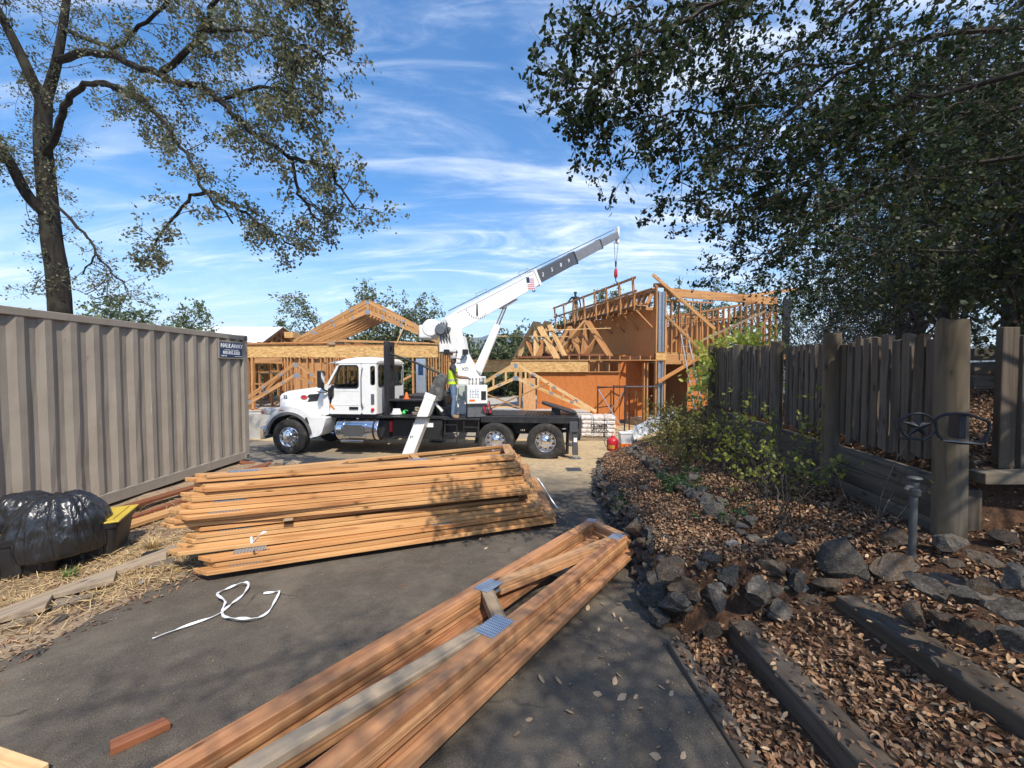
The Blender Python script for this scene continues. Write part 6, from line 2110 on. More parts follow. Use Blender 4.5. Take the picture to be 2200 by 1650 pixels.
# ladder leaning on the upper floor
def ladder(lab, foot, top, w=0.42, n=10):
 t = thing('ladder', lab, 'ladder', foot)
 d = (top - foot); side = Vector((math.cos(BA), math.sin(BA), 0)) * w / 2
 for s in (-1, 1):
  b = MB(); b.beam(foot + side * s, top + side * s * 0.85, 0.035, 0.075, (0, 1, 0)); o = b.build('ladder_rail', GALV); place(o, Matrix(), t)
 for k in range(n):
  f = (k + 0.5) / n
  p = foot.lerp(top, f)
  b = MB(); b.beam(p - side * (0.93 - 0.13 * f), p + side * (0.93 - 0.13 * f), 0.035, 0.035, (0, 0, 1)); o = b.build('ladder_rung', GALV); place(o, Matrix(), t)
 return t

ladder('aluminium ladder leaning against the upper floor of the tall frame', B(1.75, -0.75, -0.6), B(1.45, -0.03, 3.12))

# scaffold frame in front of the middle wall
def scaffold():
 c = at(1325, 905, 15.9)
 t = thing('scaffold_frame', 'dark steel scaffold frame with cross braces beside the pallet', 'scaffold', (c.x, c.y, -0.95))
 L_ = [at(1284, 900, 15.4), at(1342, 900, 14.9), at(1318, 900, 16.3), at(1352, 900, 16.1)]
 for p in L_:
  b = MB(); b.tube([(p.x, p.y, -0.94), (p.x, p.y, 0.94)], 0.026, 8); o = b.build('scaffold_leg', BLACKM); place(o, Matrix(), t)
  b = MB(); b.lathe([(0.0, 0.02), (0.07, 0.02), (0.07, 0.0), (0.0, 0.0)], 10, Matrix.Translation((p.x, p.y, -0.95))); o = b.build('base_plate', GREYM); place(o, Matrix(), t)

 def tub(nm, a, z0, b2, z1, mat=BLACKM, r_=0.02):
  b = MB(); b.tube([(a.x, a.y, z0), (b2.x, b2.y, z1)], r_, 6); o = b.build(nm, mat); place(o, Matrix(), t)
 tub('scaffold_bar', L_[0], 0.90, L_[1], 0.90); tub('scaffold_bar', L_[2], 0.90, L_[3], 0.90); tub('scaffold_bar', L_[0], 0.86, L_[2], 0.86); tub('scaffold_bar', L_[1], 0.86, L_[3], 0.86)
 tub('scaffold_bar', L_[0], 0.1, L_[2], 0.1); tub('scaffold_bar', L_[1], -0.2, L_[3], -0.2)
 tub('cross_brace', L_[0], 0.82, L_[1], -0.75, GALV, 0.016); tub('cross_brace', L_[0], -0.75, L_[1], 0.82, GALV, 0.016)
 e = at(1420, 830, 14.6)
 b = MB(); b.tube([(L_[1].x, L_[1].y, 0.93), (e.x, e.y, 0.95)], 0.022, 6); o = b.build('scaffold_bar', GREYM); place(o, Matrix(), t)
 e2 = e.copy()
 b = MB(); b.tube([(e2.x, e2.y, -0.95), (e2.x, e2.y, 1.0)], 0.026, 8); o = b.build('scaffold_leg', BLACKM); place(o, Matrix(), t)

scaffold()

# ------------------------------------------------------------------ fence, timber wall, steps, stones
rf = random.Random(19)

def fence_pt(y, off=0.0):
 return Vector((float(XF(y)) + off, y, 0))

FD = Vector((0.187, 1.0, 0)).normalized()
FN = Vector((-FD.y, FD.x, 0))                # towards the drive

def weathered_slat(name, parent, base, h, w, th, lean=0.0, mat=WOODGREY):
 """an uneven old picket: rough top and split foot"""
 b = MB()
 n = 6
 rings = []
 topj = [rf.uniform(-0.02, 0.015) for _ in range(4)]
 botj = [rf.uniform(-0.045, 0.03) for _ in range(4)]
 for i in range(n):
  f = i / (n - 1)
  ww = w * (1 + rf.uniform(-0.05, 0.05)) / 2 * (0.9 if i == n - 1 else 1)
  tt = th * (1 + rf.uniform(-0.06, 0.06)) / 2
  cx = rf.uniform(-0.004, 0.004)
  z = h * f
  ring = [(-ww + cx, -tt, z), (ww + cx, -tt, z), (ww + cx, tt, z), (-ww + cx, tt, z)]
  if i == 0: ring = [(a, c, z + j) for (a, c, z), j in zip(ring, botj)]
  if i == n - 1: ring = [(a, c, z + j) for (a, c, z), j in zip(ring, topj)]
  rings.append(ring)
 b.loft(rings)
 # long axis along local x so that the grain runs up the slat
 Q = Matrix(((0, 0, 1, 0), (1, 0, 0, 0), (0, 1, 0, 0), (0, 0, 0, 1)))       # (x,y,z)->(z,x,y)
 b.v = [tuple(Q @ Vector(p)) for p in b.v]
 fr = Matrix((Vector((0, 0, 1)), FD, Vector((0, 0, 1)).cross(FD))).transposed().to_4x4()
 fr = Matrix.Rotation(lean, 4, FN) @ fr
 fr.translation = base
 o = b.build(name, mat)
 place(o, fr, parent)
 return o

def round_post(parent, base, h, r, lab=None, mat=WOODPOST, lean=0.0, name='post'):
 b = MB()
 prof = []
 n = 14
 rings = []
 ph = rf.uniform(0, 6)
 for i, f in enumerate((0, 0.15, 0.35, 0.6, 0.85, 0.97, 1.0)):
  ring = []
  for k in range(n):
   a = 2 * math.pi * k / n
   rr = r * (1 + 0.06 * math.sin(3 * a + ph) + 0.03 * math.sin(7 * a + 2 * ph + f)) * (1.0 - 0.06 * f) * (0.93 if i == 6 else 1)
   ring.append((h * f + (rf.uniform(-0.015, 0.015) if i == 6 else 0), rr * math.cos(a), rr * math.sin(a)))
  rings.append(ring)
 b.loft(rings)
 fr = Matrix((Vector((0, 0, 1)), FD, Vector((0, 0, 1)).cross(FD))).transposed().to_4x4()
 fr = Matrix.Rotation(lean, 4, FN) @ fr
 fr.translation = base
 o = b.build(name, mat, smooth=True)
 place(o, fr, parent)
 return o

def make_fence():
 t = thing('picket_fence', 'old dark grey picket fence with thick round posts on a timber wall', 'fence', fence_pt(5.0) + Vector((0, 0, 0.3)))
 # posts: (y, radius, top z)
 posts = [(2.83, 0.092, 1.91), (4.17, 0.085, 1.93), (5.35, 0.08, 1.93), (6.75, 0.072, 1.98), (8.2, 0.065, 2.05)]
 for i, (y, r, zt) in enumerate(posts):
  p = fence_pt(y, -0.02)
  zb = gz(p.x - 0.25, p.y) - 0.25
  round_post(t, Vector((p.x + (0.06 if i == 0 else 0), p.y, zb)), zt - zb, r, lean=rf.uniform(-0.01, 0.02) if i else 0.022)
 # pickets between the posts
 for (y0, r0, _), (y1, r1, _) in zip(posts[:-1], posts[1:]):
  y = y0 + r0 + 0.05
  while y < y1 - r1 - 0.04:
   w = rf.uniform(0.075, 0.10)
   p = fence_pt(y + w / 2, 0.05)
   zb = 0.86 + rf.uniform(-0.03, 0.03)
   zt = np.interp(y, [2.8, 4, 8.2], [1.80, 1.82, 1.98]) + rf.uniform(-0.03, 0.04)
   weathered_slat('picket', t, Vector((p.x, p.y, zb)), zt - zb, w, rf.uniform(0.04, 0.06), rf.uniform(-0.02, 0.02))
   y += w + rf.uniform(0.014, 0.040)
 for z in (1.02, 1.60):
  a, b_ = fence_pt(2.9, 0.115), fence_pt(8.15, 0.115)
  board('fence_rail', a + Vector((0, 0, z)), b_ + Vector((0, 0, z + 0.1)), 0.05, 0.09, WOODGREY, t)
 # timber wall under the pickets: three courses in bays
 for (y0, r0, _), (y1, r1, _) in zip(posts[:-1], posts[1:]):
  for k in range(3):
   a, b_ = fence_pt(y0 + r0 * 0.5, 0.03), fence_pt(y1 - r1 * 0.5, 0.03)
   z = 0.30 + 0.158 * k + 0.075
   sag = -0.03 * k * 0
   board('wall_timber', a + Vector((0, 0, z + rf.uniform(-.006, .006))), b_ + Vector((0, 0, z + rf.uniform(-.006, .006))), 0.10, 0.153, WOODGREY, t, bevel=0.006)
 for (y0, r0, _), (y1, r1, _) in zip(posts[1:-1], posts[2:]):
  for k in range(2):
   a, b_ = fence_pt(y0 + r0 * 0.5, 0.03), fence_pt(y1 - r1 * 0.5, 0.03)
   z = 0.30 - 0.158 * (k + 1) + 0.075
   board('wall_timber', a + Vector((0, 0, z)), b_ + Vector((0, 0, z)), 0.10, 0.153, WOODGREY, t, bevel=0.006)
 # fence carries on to the right of the big post: two broad pickets over a low sill
 return t

make_fence()

def gate_bits():
 t = thing('picket_fence', 'short return of broad grey pickets on a sill right of the thickest post', 'fence', (3.9, 3.0, 0.6))
 p = fence_pt(2.9)
 for px, w, y, zb, zt in ((2158, 0.12, 2.92, 0.83, 1.86), (2205, 0.11, 2.90, 0.80, 1.80), (2262, 0.12, 2.88, 0.8, 1.83)):
  q = at(px, 900, y)
  b = MB(); b.box(0, zt - zb, -w / 2, w / 2, -0.025, 0.025)
  o = b.build('picket', WOODGREY, bevel=0.004)
  place(o, Matrix.Translation((q.x, q.y, zb)) @ Matrix.Rotation(R(-90), 4, 'Y') @ Matrix.Rotation(R(90), 4, 'X') @ Matrix.Rotation(R(rf.uniform(-1.5, 1.5)), 4, 'Z'), t)
 a = at(2095, 1024, 2.80); b_ = at(2330, 1024, 2.72)
 board('sill', a, b_, 0.14, 0.075, WOODPOST, t, bevel=0.005)
 a = at(2075, 1075, 2.86)
 board('sill_post', Vector((a.x, a.y, 0.2)), Vector((a.x, a.y, 0.70)), 0.11, 0.11, WOODGREY, t, bevel=0.004)
 board('back_rail', at(2080, 1003, 3.0), at(2300, 1003, 3.0), 0.05, 0.10, WOODGREY, t)
 # low wall and dark rails further up the slope
 t2 = thing('sleeper_wall', 'low dark sleeper wall up the slope, seen through the gap in the fence', 'wall', at(2150, 830, 5.6))
 for k in range(3):
  p0, p1 = at(2080, 822 - 30 * k, 5.6), at(2330, 815 - 30 * k, 5.3)
  board('sleeper', p0, p1, 0.2, 0.17, WOODTIE, t2, bevel=0.006)
 p0 = at(2060, 822, 5.2)

gate_bits()

# iron star hook on the thick post
IRON = mat_plain('wrought_iron', (0.014, 0.015, 0.020), 0.5, var=0.2, metal=0.3)

def star_hook():
 base = at(2015, 930, 2.62)
 t = thing('star_hook', 'black iron bracket with a star in a ring and a stirrup', 'iron bracket', base)
 X_ = Vector((0.94, -0.34, 0)).normalized(); Z_ = Vector((0, 0, 1)); Yv = Z_.cross(X_)
 FMi = Matrix((X_, Yv, Z_)).transposed().to_4x4()
 c = at(1972, 916, 2.56)
 FMi.translation = c
 ring = [FMi @ Vector((0.088 * math.cos(a), 0, 0.085 * math.sin(a))) for a in np.linspace(0, 2 * math.pi, 33)]
 b = MB(); b.tube(ring, 0.007, 6, cap=False); o = b.build('ring', IRON, smooth=True); place(o, Matrix(), t)
 pts = []
 for k in range(10):
  a = R(90 + 36 * k); r_ = 0.082 if k % 2 == 0 else 0.032
  pts.append((r_ * math.cos(a), r_ * math.sin(a)))
 b = MB()
 n = 10
 b._add([FMi @ Vector((x, 0, z)) for x, z in pts] + [FMi @ Vector((0, -0.018, 0)), FMi @ Vector((0, 0.018, 0))],
  [(i, (i + 1) % n, n) for i in range(n)] + [((i + 1) % n, i, n + 1) for i in range(n)])
 o = b.build('star', IRON); place(o, Matrix(), t)
 # stirrup to the right, with a flat foot plate
 st = [(0.085, 0.045), (0.12, 0.075), (0.20, 0.09), (0.28, 0.07), (0.34, 0.03), (0.30, -0.085), (0.12, -0.075), (0.085, 0.045)]
 b = MB(); b.tube(smooth_path([FMi @ Vector((x, 0, z)) for x, z in st], 4), 0.009, 6); o = b.build('stirrup', IRON, smooth=True); place(o, Matrix(), t)
 b = MB(); b._add([FMi @ Vector(q) for q in ((0.12, -0.03, -0.078), (0.30, -0.03, -0.088), (0.30, 0.03, -0.088), (0.12, 0.03, -0.078), (0.12, -0.03, -0.084), (0.30, -0.03, -0.094), (0.30, 0.03, -0.094), (0.12, 0.03, -0.084))],
     [(0, 1, 2, 3), (7, 6, 5, 4), (0, 4, 5, 1), (1, 5, 6, 2), (2, 6, 7, 3), (3, 7, 4, 0)]); o = b.build('foot_plate', GREYM); place(o, Matrix(), t)
 sl = [(-0.075, 0.05), (-0.12, 0.025), (-0.09, -0.08), (0.06, -0.085)]
 b = MB(); b.tube([FMi @ Vector((x, 0, z)) for x, z in sl], 0.008, 6); o = b.build('side_bar', IRON); place(o, Matrix(), t)
 b = MB(); b.box(0.20, 0.235, 0.0, 0.10, -0.07, 0.085, FMi); o = b.build('mounting_plate', IRON, bevel=0.003); place(o, Matrix(), t)

star_hook()

PIPEM = mat_plain('dull_pipe', (0.085, 0.09, 0.088), 0.6, metal=0.3, var=0.3, dirt=(0.16, 0.13, 0.1), dirt_amt=0.4)

def standpipe():
 p = ground_pt(1958, 1222)
 t = thing('standpipe', 'grey metal standpipe with a tap on top, standing in the leaf litter', 'standpipe', p)
 b = MB(); b.tube([(0, 0, -0.1), (0.0, 0, 0.50)], 0.021, 12); b.build('pipe', PIPEM, t, smooth=True)
 b = MB(); b.lathe([(0.028, 0.49), (0.034, 0.50), (0.034, 0.53), (0.024, 0.54), (0.024, 0.58), (0.0, 0.585)], 14, Matrix()); b.build('valve_body', PIPEM, t, smooth=True)
 b = MB(); b.tube([(0.0, 0, 0.54), (-0.05, -0.01, 0.55), (-0.065, -0.01, 0.53)], 0.013, 8); b.build('spout', PIPEM, t, smooth=True)
 b = MB(); b.lathe([(0.0, 0.615), (0.036, 0.612), (0.04, 0.605), (0.036, 0.598), (0.0, 0.597)], 14, Matrix()); b.tube([(0, 0, 0.58), (0, 0, 0.6)], 0.008, 6); b.build('tap_wheel', PIPEM, t, smooth=True)

standpipe()

# --- timber steps climbing to the right
def DS(y):
 return -0.129 + 0.5 * (D(y) + 0.129)

def steps():
 t = thing('timber_steps', 'garden steps of dark sleepers filled with leaves, bottom right', 'steps', (1.6, 1.6, -0.1))
 d2 = lambda y: float(D(y))
 lines = [(0.965, 0.985, 0.10, 0.06, 0.012), (1.36, 1.38, 0.15, 0.19, 0.13), (2.00, 2.06, 0.19, 0.20, 0.29), (2.54, 2.62, 0.19, 0.20, 0.44), (3.05, 3.13, 0.19, 0.20, 0.59)]
 for x0, x1, w, h, top in lines:
  y0, y1 = -0.6, 2.50
  a = Vector((x0 + w / 2, y0, DS(y0) + top - h / 2)); b_ = Vector((x1 + w / 2, y1, DS(y1) + top - h / 2))
  board('sleeper', a, b_, w, h, WOODTIE, t, bevel=0.012)
 return t

steps()

# --- stones
def mat_stone(name, a, b, lichen, moss=0.0):
 m, t, p = new_mat(name)
 vec, rnd = wobj(t)
 n = tex(t, 'Noise', vec, Scale=3.5, Detail=9.0, Roughness=0.7)
 n2 = tex(t, 'Noise', vec, Scale=26.0, Detail=5.0, Roughness=0.7)
 c = ramp(t, n.outputs['Fac'], [(0.3, a), (0.7, b)])
 c = mixc(t, math_node(t, 'MULTIPLY', ramp_val(t, n2.outputs['Fac'], 0.5, 0.7), 0.5), c, tuple(x * 0.5 for x in a))
 lz = tex(t, 'Noise', vec, Scale=7.0, Detail=5.0, Roughness=0.6)
 c = mixc(t, math_node(t, 'MULTIPLY', ramp_val(t, lz.outputs['Fac'], 0.55, 0.68), 0.7), c, lichen)
 if moss:
  mz = tex(t, 'Noise', vec, Scale=4.0, Detail=6.0)
  c = mixc(t, math_node(t, 'MULTIPLY', ramp_val(t, mz.outputs['Fac'], 0.50, 0.62), moss), c, (0.12, 0.065, 0.02))
 tone = ramp(t, rnd, [(0.0, (0.65, 0.63, 0.62)), (0.5, (1.0, 0.96, 0.92)), (1.0, (1.3, 1.26, 1.2))])
 c = mixc(t, 0.9, c, tone, 'MULTIPLY')
 t.links.new(c, p.inputs['Base Color'])
 p.inputs['Roughness'].default_value = 0.9
 p.inputs['Specular IOR Level'].default_value = 0.2
 h = math_node(t, 'ADD', n.outputs['Fac'], math_node(t, 'MULTIPLY', n2.outputs['Fac'], 0.4))
 bump(t, p, h, 0.8, 0.05)
 return m

STONE = mat_stone('field_stone', (0.082, 0.074, 0.064), (0.19, 0.174, 0.152), (0.26, 0.26, 0.24), 0.3)
STONEB = mat_stone('brown_stone', (0.085, 0.068, 0.055), (0.17, 0.135, 0.105), (0.24, 0.21, 0.17), 0.5)
STONEP = mat_stone('pale_stone', (0.30, 0.285, 0.26), (0.48, 0.46, 0.43), (0.6, 0.58, 0.55))
STONET = mat_stone('tan_rock', (0.20, 0.16, 0.12), (0.34, 0.28, 0.21), (0.42, 0.38, 0.32))
_rocks = {}
rk_ = random.Random(77)

def rock_meshes(mat):
 if mat.name in _rocks:
  return _rocks[mat.name]
 out = []
 for v in range(10):
  bm = bmesh.new()
  bmesh.ops.create_icosphere(bm, subdivisions=2 if v > 4 else 3, radius=1.0)
  planes = []
  for _ in range(14):
   n = Vector((rk_.gauss(0, 1), rk_.gauss(0, 1), rk_.gauss(0, 1))).normalized()
   planes.append((n, rk_.uniform(0.36, 0.74)))
  off = Vector((v * 7.1, v * 3.3, v * 1.7))
  for vert in bm.verts:
   p = vert.co.copy()
   for n, d in planes:
    e = p.dot(n) - d
    if e > 0:
     p -= n * e * 0.92
   p += vert.co.normalized() * (noise.fractal(vert.co * 1.8 + off, 0.9, 2.0, 5) * 0.16 + noise.noise(vert.co * 7 + off) * 0.05)
   vert.co = p
  me = bpy.data.meshes.new('stone')
  bm.to_mesh(me); bm.free()
  me.polygons.foreach_set('use_smooth', [True] * len(me.polygons))
  me.set_sharp_from_angle(angle=R(24))
  me.materials.append(mat)
  out.append(me)
 _rocks[mat.name] = out
 return out

def stone(name, loc, size, mat, parent=None, rot=None):
 me = rk_.choice(rock_meshes(mat))
 o = bpy.data.objects.new(name, me)
 COL.objects.link(o)
 rt = rot if rot is not None else (rk_.uniform(-0.4, 0.4), rk_.uniform(-0.4, 0.4), rk_.uniform(0, 6.28))
 M = Matrix.Translation(loc) @ Euler(rt).to_matrix().to_4x4() @ Matrix.Diagonal((*size, 1))
 place(o, M, parent)
 return o

def stone_walls():
 t = thing('stone_wall', 'dry stone retaining wall of dark field stones along the driveway edge', 'stone wall', (1.25, 5, -0.3))
 y = 2.72
 while y < 11.2:
  far = (y - 2.7) / 8.5
  s = rk_.uniform(0.07, 0.13) * (1.0 - 0.2 * far)
  x = float(XR(y))
  zb, zt = float(D(y)), float(ZWALL(y))
  h = zt - zb
  z = zb + s * 0.5
  row = 0
  while z < zt + 0.05:
   sz = s * rk_.uniform(0.75, 1.2)
   stone('stone', (x + 0.07 + 0.04 * row + rk_.uniform(-0.03, 0.03), y + rk_.uniform(-0.05, 0.05), z), (sz * rk_.uniform(0.85, 1.25), sz * rk_.uniform(0.9, 1.3), sz * rk_.uniform(0.45, 0.9)), rk_.choice((STONE, STONE, STONE, STONEB)), t)
   z += sz * 1.05
   row += 1
  y += s * 1.55
 # front face beside the steps
 t2 = thing('stone_wall', 'rugged stone edging running from the wall corner along the garden steps', 'stone wall', (1.9, 2.6, 0))
 x = 1.06
 big = [(1.12, 2.66, 0.11, 0.13, 0.12, 0.0, STONE), (1.12, 2.70, 0.15, 0.14, 0.14, 0.18, STONEB), (1.36, 2.66, 0.10, 0.12, 0.13, 0.04, STONE), (1.40, 2.78, 0.11, 0.10, 0.09, 0.22, STONE),
  (1.62, 2.58, 0.19, 0.16, 0.15, 0.10, STONE), (1.93, 2.66, 0.10, 0.10, 0.10, 0.12, STONE), (2.10, 2.60, 0.14, 0.12, 0.09, 0.14, STONEB), (2.28, 2.70, 0.20, 0.17, 0.19, 0.24, STONE),
  (2.55, 2.62, 0.20, 0.16, 0.14, 0.24, STONEB), (2.72, 2.78, 0.12, 0.12, 0.12, 0.36, STONEB), (2.88, 2.60, 0.13, 0.12, 0.10, 0.42, STONE), (2.02, 2.92, 0.12, 0.11, 0.09, 0.30, STONE), (1.30, 2.52, 0.09, 0.09, 0.09, -0.12, STONEB), (1.10, 2.86, 0.12, 0.13, 0.10, -0.08, STONE), (1.50, 2.72, 0.11, 0.11, 0.11, 0.14, STONE), (1.80, 2.74, 0.13, 0.11, 0.12, 0.18, STONEB), (1.24, 2.70, 0.10, 0.10, 0.10, 0.02, STONE), (2.42, 2.68, 0.12, 0.11, 0.12, 0.14, STONE), (1.98, 2.60, 0.10, 0.10, 0.08, 0.02, STONEB), (1.75, 2.55, 0.11, 0.10, 0.09, -0.02, STONE)]
 for x, y, a, b_, c, z, m in big:
  stone('stone', (x, y, z), (a * 0.88, b_ * 0.88, c * 0.84), m, t2, (rk_.uniform(-.25, .25), rk_.uniform(-.25, .25), rk_.uniform(-0.5, 0.5)))
 # upper row right of the steps
 t3 = thing('stone_wall', 'mossy stones banked up to the right of the steps under the thick post', 'stone wall', (3.0, 2.4, 0.5))
 for px, py, a, b_, c, z, m in ((1990, 1245, 0.16, 0.12, 0.10, 0.44, STONE), (2075, 1270, 0.11, 0.10, 0.09, 0.47, STONE), (2120, 1240, 0.14, 0.12, 0.07, 0.52, STONEB), (2160, 1290, 0.12, 0.12, 0.10, 0.52, STONE), (2200, 1235, 0.15, 0.14, 0.11, 0.58, STONE),
        (1960, 1300, 0.11, 0.10, 0.10, 0.32, STONEB), (2030, 1320, 0.12, 0.11, 0.10, 0.36, STONEB), (2110, 1350, 0.12, 0.10, 0.10, 0.40, STONEB), (2190, 1360, 0.12, 0.12, 0.1, 0.45, STONE), (2150, 1140, 0.17, 0.15, 0.12, 0.50, STONEB), (2040, 1200, 0.10, 0.1, 0.08, 0.45, STONEB), (2120, 1190, 0.15, 0.13, 0.07, 0.48, STONEB)):
  p = at_z(px, py, z)
  stone('stone', p - Vector((0, 0, 0.03)), (a * 0.72, b_ * 0.72, c * 0.66), m, t3)
 # second terrace, a broken line of stones through the bed
 t4 = thing('stone_edging', 'broken line of dark stones through the leafy bed', 'stone edging', (2.2, 5, 0))
 for i in range(34):
  f = i / 33.0
  y = 3.35 + 5.6 * f
  x = float(np.interp(y, [2.9, 4.8, 7.7, 9.0], [1.82, 2.10, 2.45, 2.65])) + rk_.uniform(-0.05, 0.05)
  s = rk_.uniform(0.07, 0.12)
  stone('stone', (x, y, gz(x, y) + s * 0.45), (s * 1.1, s * rk_.uniform(0.9, 1.4), s * 0.85), rk_.choice((STONE, STONE, STONEB)), t4)
  if i % 3 == 0:
   stone('stone', (x + 0.12, y + 0.05, gz(x, y) + s * 0.95), (s, s, s * 0.8), STONE, t4)
 # clump at the near end
 for px, py, s, m in ((1590, 1145, 0.07, STONE), (1620, 1160, 0.09, STONE), (1573, 1172, 0.055, STONEP), (1600, 1180, 0.06, STONEB), (1618, 1188, 0.05, STONEB), (1640, 1165, 0.06, STONE)):
  p = ground_pt(px, py, 0.02)
  stone('stone', p, (s * 1.2, s, s * 0.8), m, t4)
 # separate stones
 loose = [(1545, 1267, 0.085, 0.06, 0.05, STONEP, 'pale speckled oval stone lying at the wall corner'), (1717, 1267, 0.062, 0.055, 0.05, STONEP, 'pale rounded stone beside the dark one on the step edging'),
   (1505, 1220, 0.07, 0.06, 0.05, STONE, 'dark pointed stone in the leaves above the wall corner'), (1700, 1232, 0.075, 0.055, 0.04, STONE, 'flat dark stone in the leaves above the edging'), (1385, 1052, 0.15, 0.11, 0.05, STONE, 'flat dark slab stone in the middle of the leafy bed'),
   (1325, 1098, 0.16, 0.13, 0.06, STONE, 'flat grey stone on the wall behind the truss tip'), (1302, 1075, 0.14, 0.12, 0.05, STONEB, 'brown flat stone on the wall behind the truss tip'), (1660, 1270, 0.12, 0.085, 0.06, STONE, 'long dark stone next to the pale rounded one'),
   (1380, 1148, 0.10, 0.08, 0.03, STONE, 'thin flat stone in the leaves by the truss tip')]
 for px, py, a, b_, c, m, lab in loose:
  p = ground_pt(px, py, 0.0)
  tag(stone('rock', p + Vector((0, 0, c * 0.35)), (a, b_, c), m, None, (0.05, 0.05, rk_.uniform(0, 3))), lab, 'rock')
 # rocks on the left bank
 left = [(125, 1333, 0.075, 0.06, 0.035, STONE, 'small grey blue stone alone on the left bank'), (230, 1262, 0.055, 0.045, 0.04, STONEP, 'white stone on the straw near the stack'), (300, 1255, 0.05, 0.04, 0.03, STONEP, 'pale chip of stone at the left stack corner'),
   (130, 1300, 0.30, 0.16, 0.05, STONET, 'broad tan rock set in the left bank'), (30, 1345, 0.22, 0.14, 0.05, STONET, 'broad tan rock at the left edge of the picture'), (345, 1222, 0.16, 0.12, 0.07, STONET, 'tan rock under the left end of the stack'),
   (200, 1280, 0.12, 0.09, 0.04, STONET, 'flattish tan rock between the stringer and the asphalt'), (60, 1410, 0.18, 0.11, 0.04, STONE, 'dark flat rock at the lower left asphalt edge'), (388, 1240, 0.07, 0.06, 0.05, STONET, 'small tan rock at the foot of the stack corner')]
 for px, py, a, b_, c, m, lab in left:
  p = ground_pt(px, py, 0.0)
  tag(stone('rock', p + Vector((0, 0, c * 0.2)), (a, b_, c), m, None, (0.05, -0.08, rk_.uniform(-0.5, 0.5))), lab, 'rock')
 # lump of broken earth by the container corner
 p = at(625, 995, 8.2); p.z = gz(p.x, p.y)
 tag(stone('rock', (p.x, p.y, p.z + 0.10), (0.34, 0.26, 0.20), STONET, None, (0, 0, 0.4)), 'broken lump of concrete and earth by the front wheel', 'rock')
 p = at(590, 1000, 8.0); p.z = gz(p.x, p.y)
 tag(stone('rock', (p.x + 0.05, p.y, p.z + 0.05), (0.18, 0.2, 0.1), STONET, None, (0, 0, 1.1)), 'smaller earth lump left of the broken concrete', 'rock')

stone_walls()

# --- fallen leaves
LITTER = mat_leaf('dry_oak_leaves', [(0.055, 0.030, 0.018), (0.22, 0.115, 0.055), (0.40, 0.255, 0.14), (0.12, 0.06, 0.032), (0.29, 0.155, 0.075), (0.47, 0.33, 0.20), (0.08, 0.043, 0.025), (0.34, 0.20, 0.105), (0.22, 0.10, 0.05), (0.17, 0.09, 0.045)], trans=0.0, rough=0.6, spec=0.3)
GRITM = mat_leaf('grit', [(0.14, 0.11, 0.08), (0.22, 0.17, 0.12), (0.08, 0.06, 0.045), (0.30, 0.23, 0.15), (0.12, 0.09, 0.06)], trans=0.0, rough=0.9)
STRAW = mat_leaf('straw', [(0.42, 0.29, 0.13), (0.55, 0.40, 0.20), (0.36, 0.23, 0.10), (0.62, 0.47, 0.26)], trans=0.1, rough=0.6)

def leaf_cloud(name, mat, pos, length, width, rng, flat=1.0, curl=0.25, dirs=None):
 """six-cornered curled leaves; flat=1 lies on the ground, 0 any way up"""
 n = len(pos)
 nrm = rng.normal(size=(n, 3)); nrm /= np.linalg.norm(nrm, axis=1)[:, None]
 up = np.tile(np.array([[0, 0, 1.0]]), (n, 1))
 nrm = nrm * (1 - flat) + up * flat + rng.normal(size=(n, 3)) * 0.25 * flat
 nrm /= np.linalg.norm(nrm, axis=1)[:, None]
 d = rng.normal(size=(n, 3)) if dirs is None else dirs + rng.normal(size=(n, 3)) * 0.45
 d -= nrm * np.sum(d * nrm, 1)[:, None]
 d /= np.maximum(np.linalg.norm(d, axis=1), 1e-6)[:, None]
 s = np.cross(nrm, d)
 L_ = (length * rng.uniform(0.45, 1.35, n))[:, None]
 W_ = (width * rng.uniform(0.7, 1.25, n))[:, None]
 cu = (curl * rng.uniform(-0.6, 1.4, n))[:, None] * W_
 shape = [(-0.5, 0.0, 0.3), (-0.15, -0.5, 1.0), (0.22, -0.42, 1.0), (0.5, 0.0, 0.4), (0.22, 0.42, 1.0), (-0.15, 0.5, 1.0)]
 V_ = np.stack([pos + d * L_ * a + s * W_ * b_ + nrm * cu * (c - 0.3 + 0.8 * abs(a)) for a, b_, c in shape], 1)
 v = V_.reshape(-1, 3)
 base = (np.arange(n) * 6)[:, None]
 f = np.concatenate([base + np.array([[0, 1, 2, 3]]), base + np.array([[0, 3, 4, 5]])], 0)
 return fast_mesh(name, v, f, mat, False)

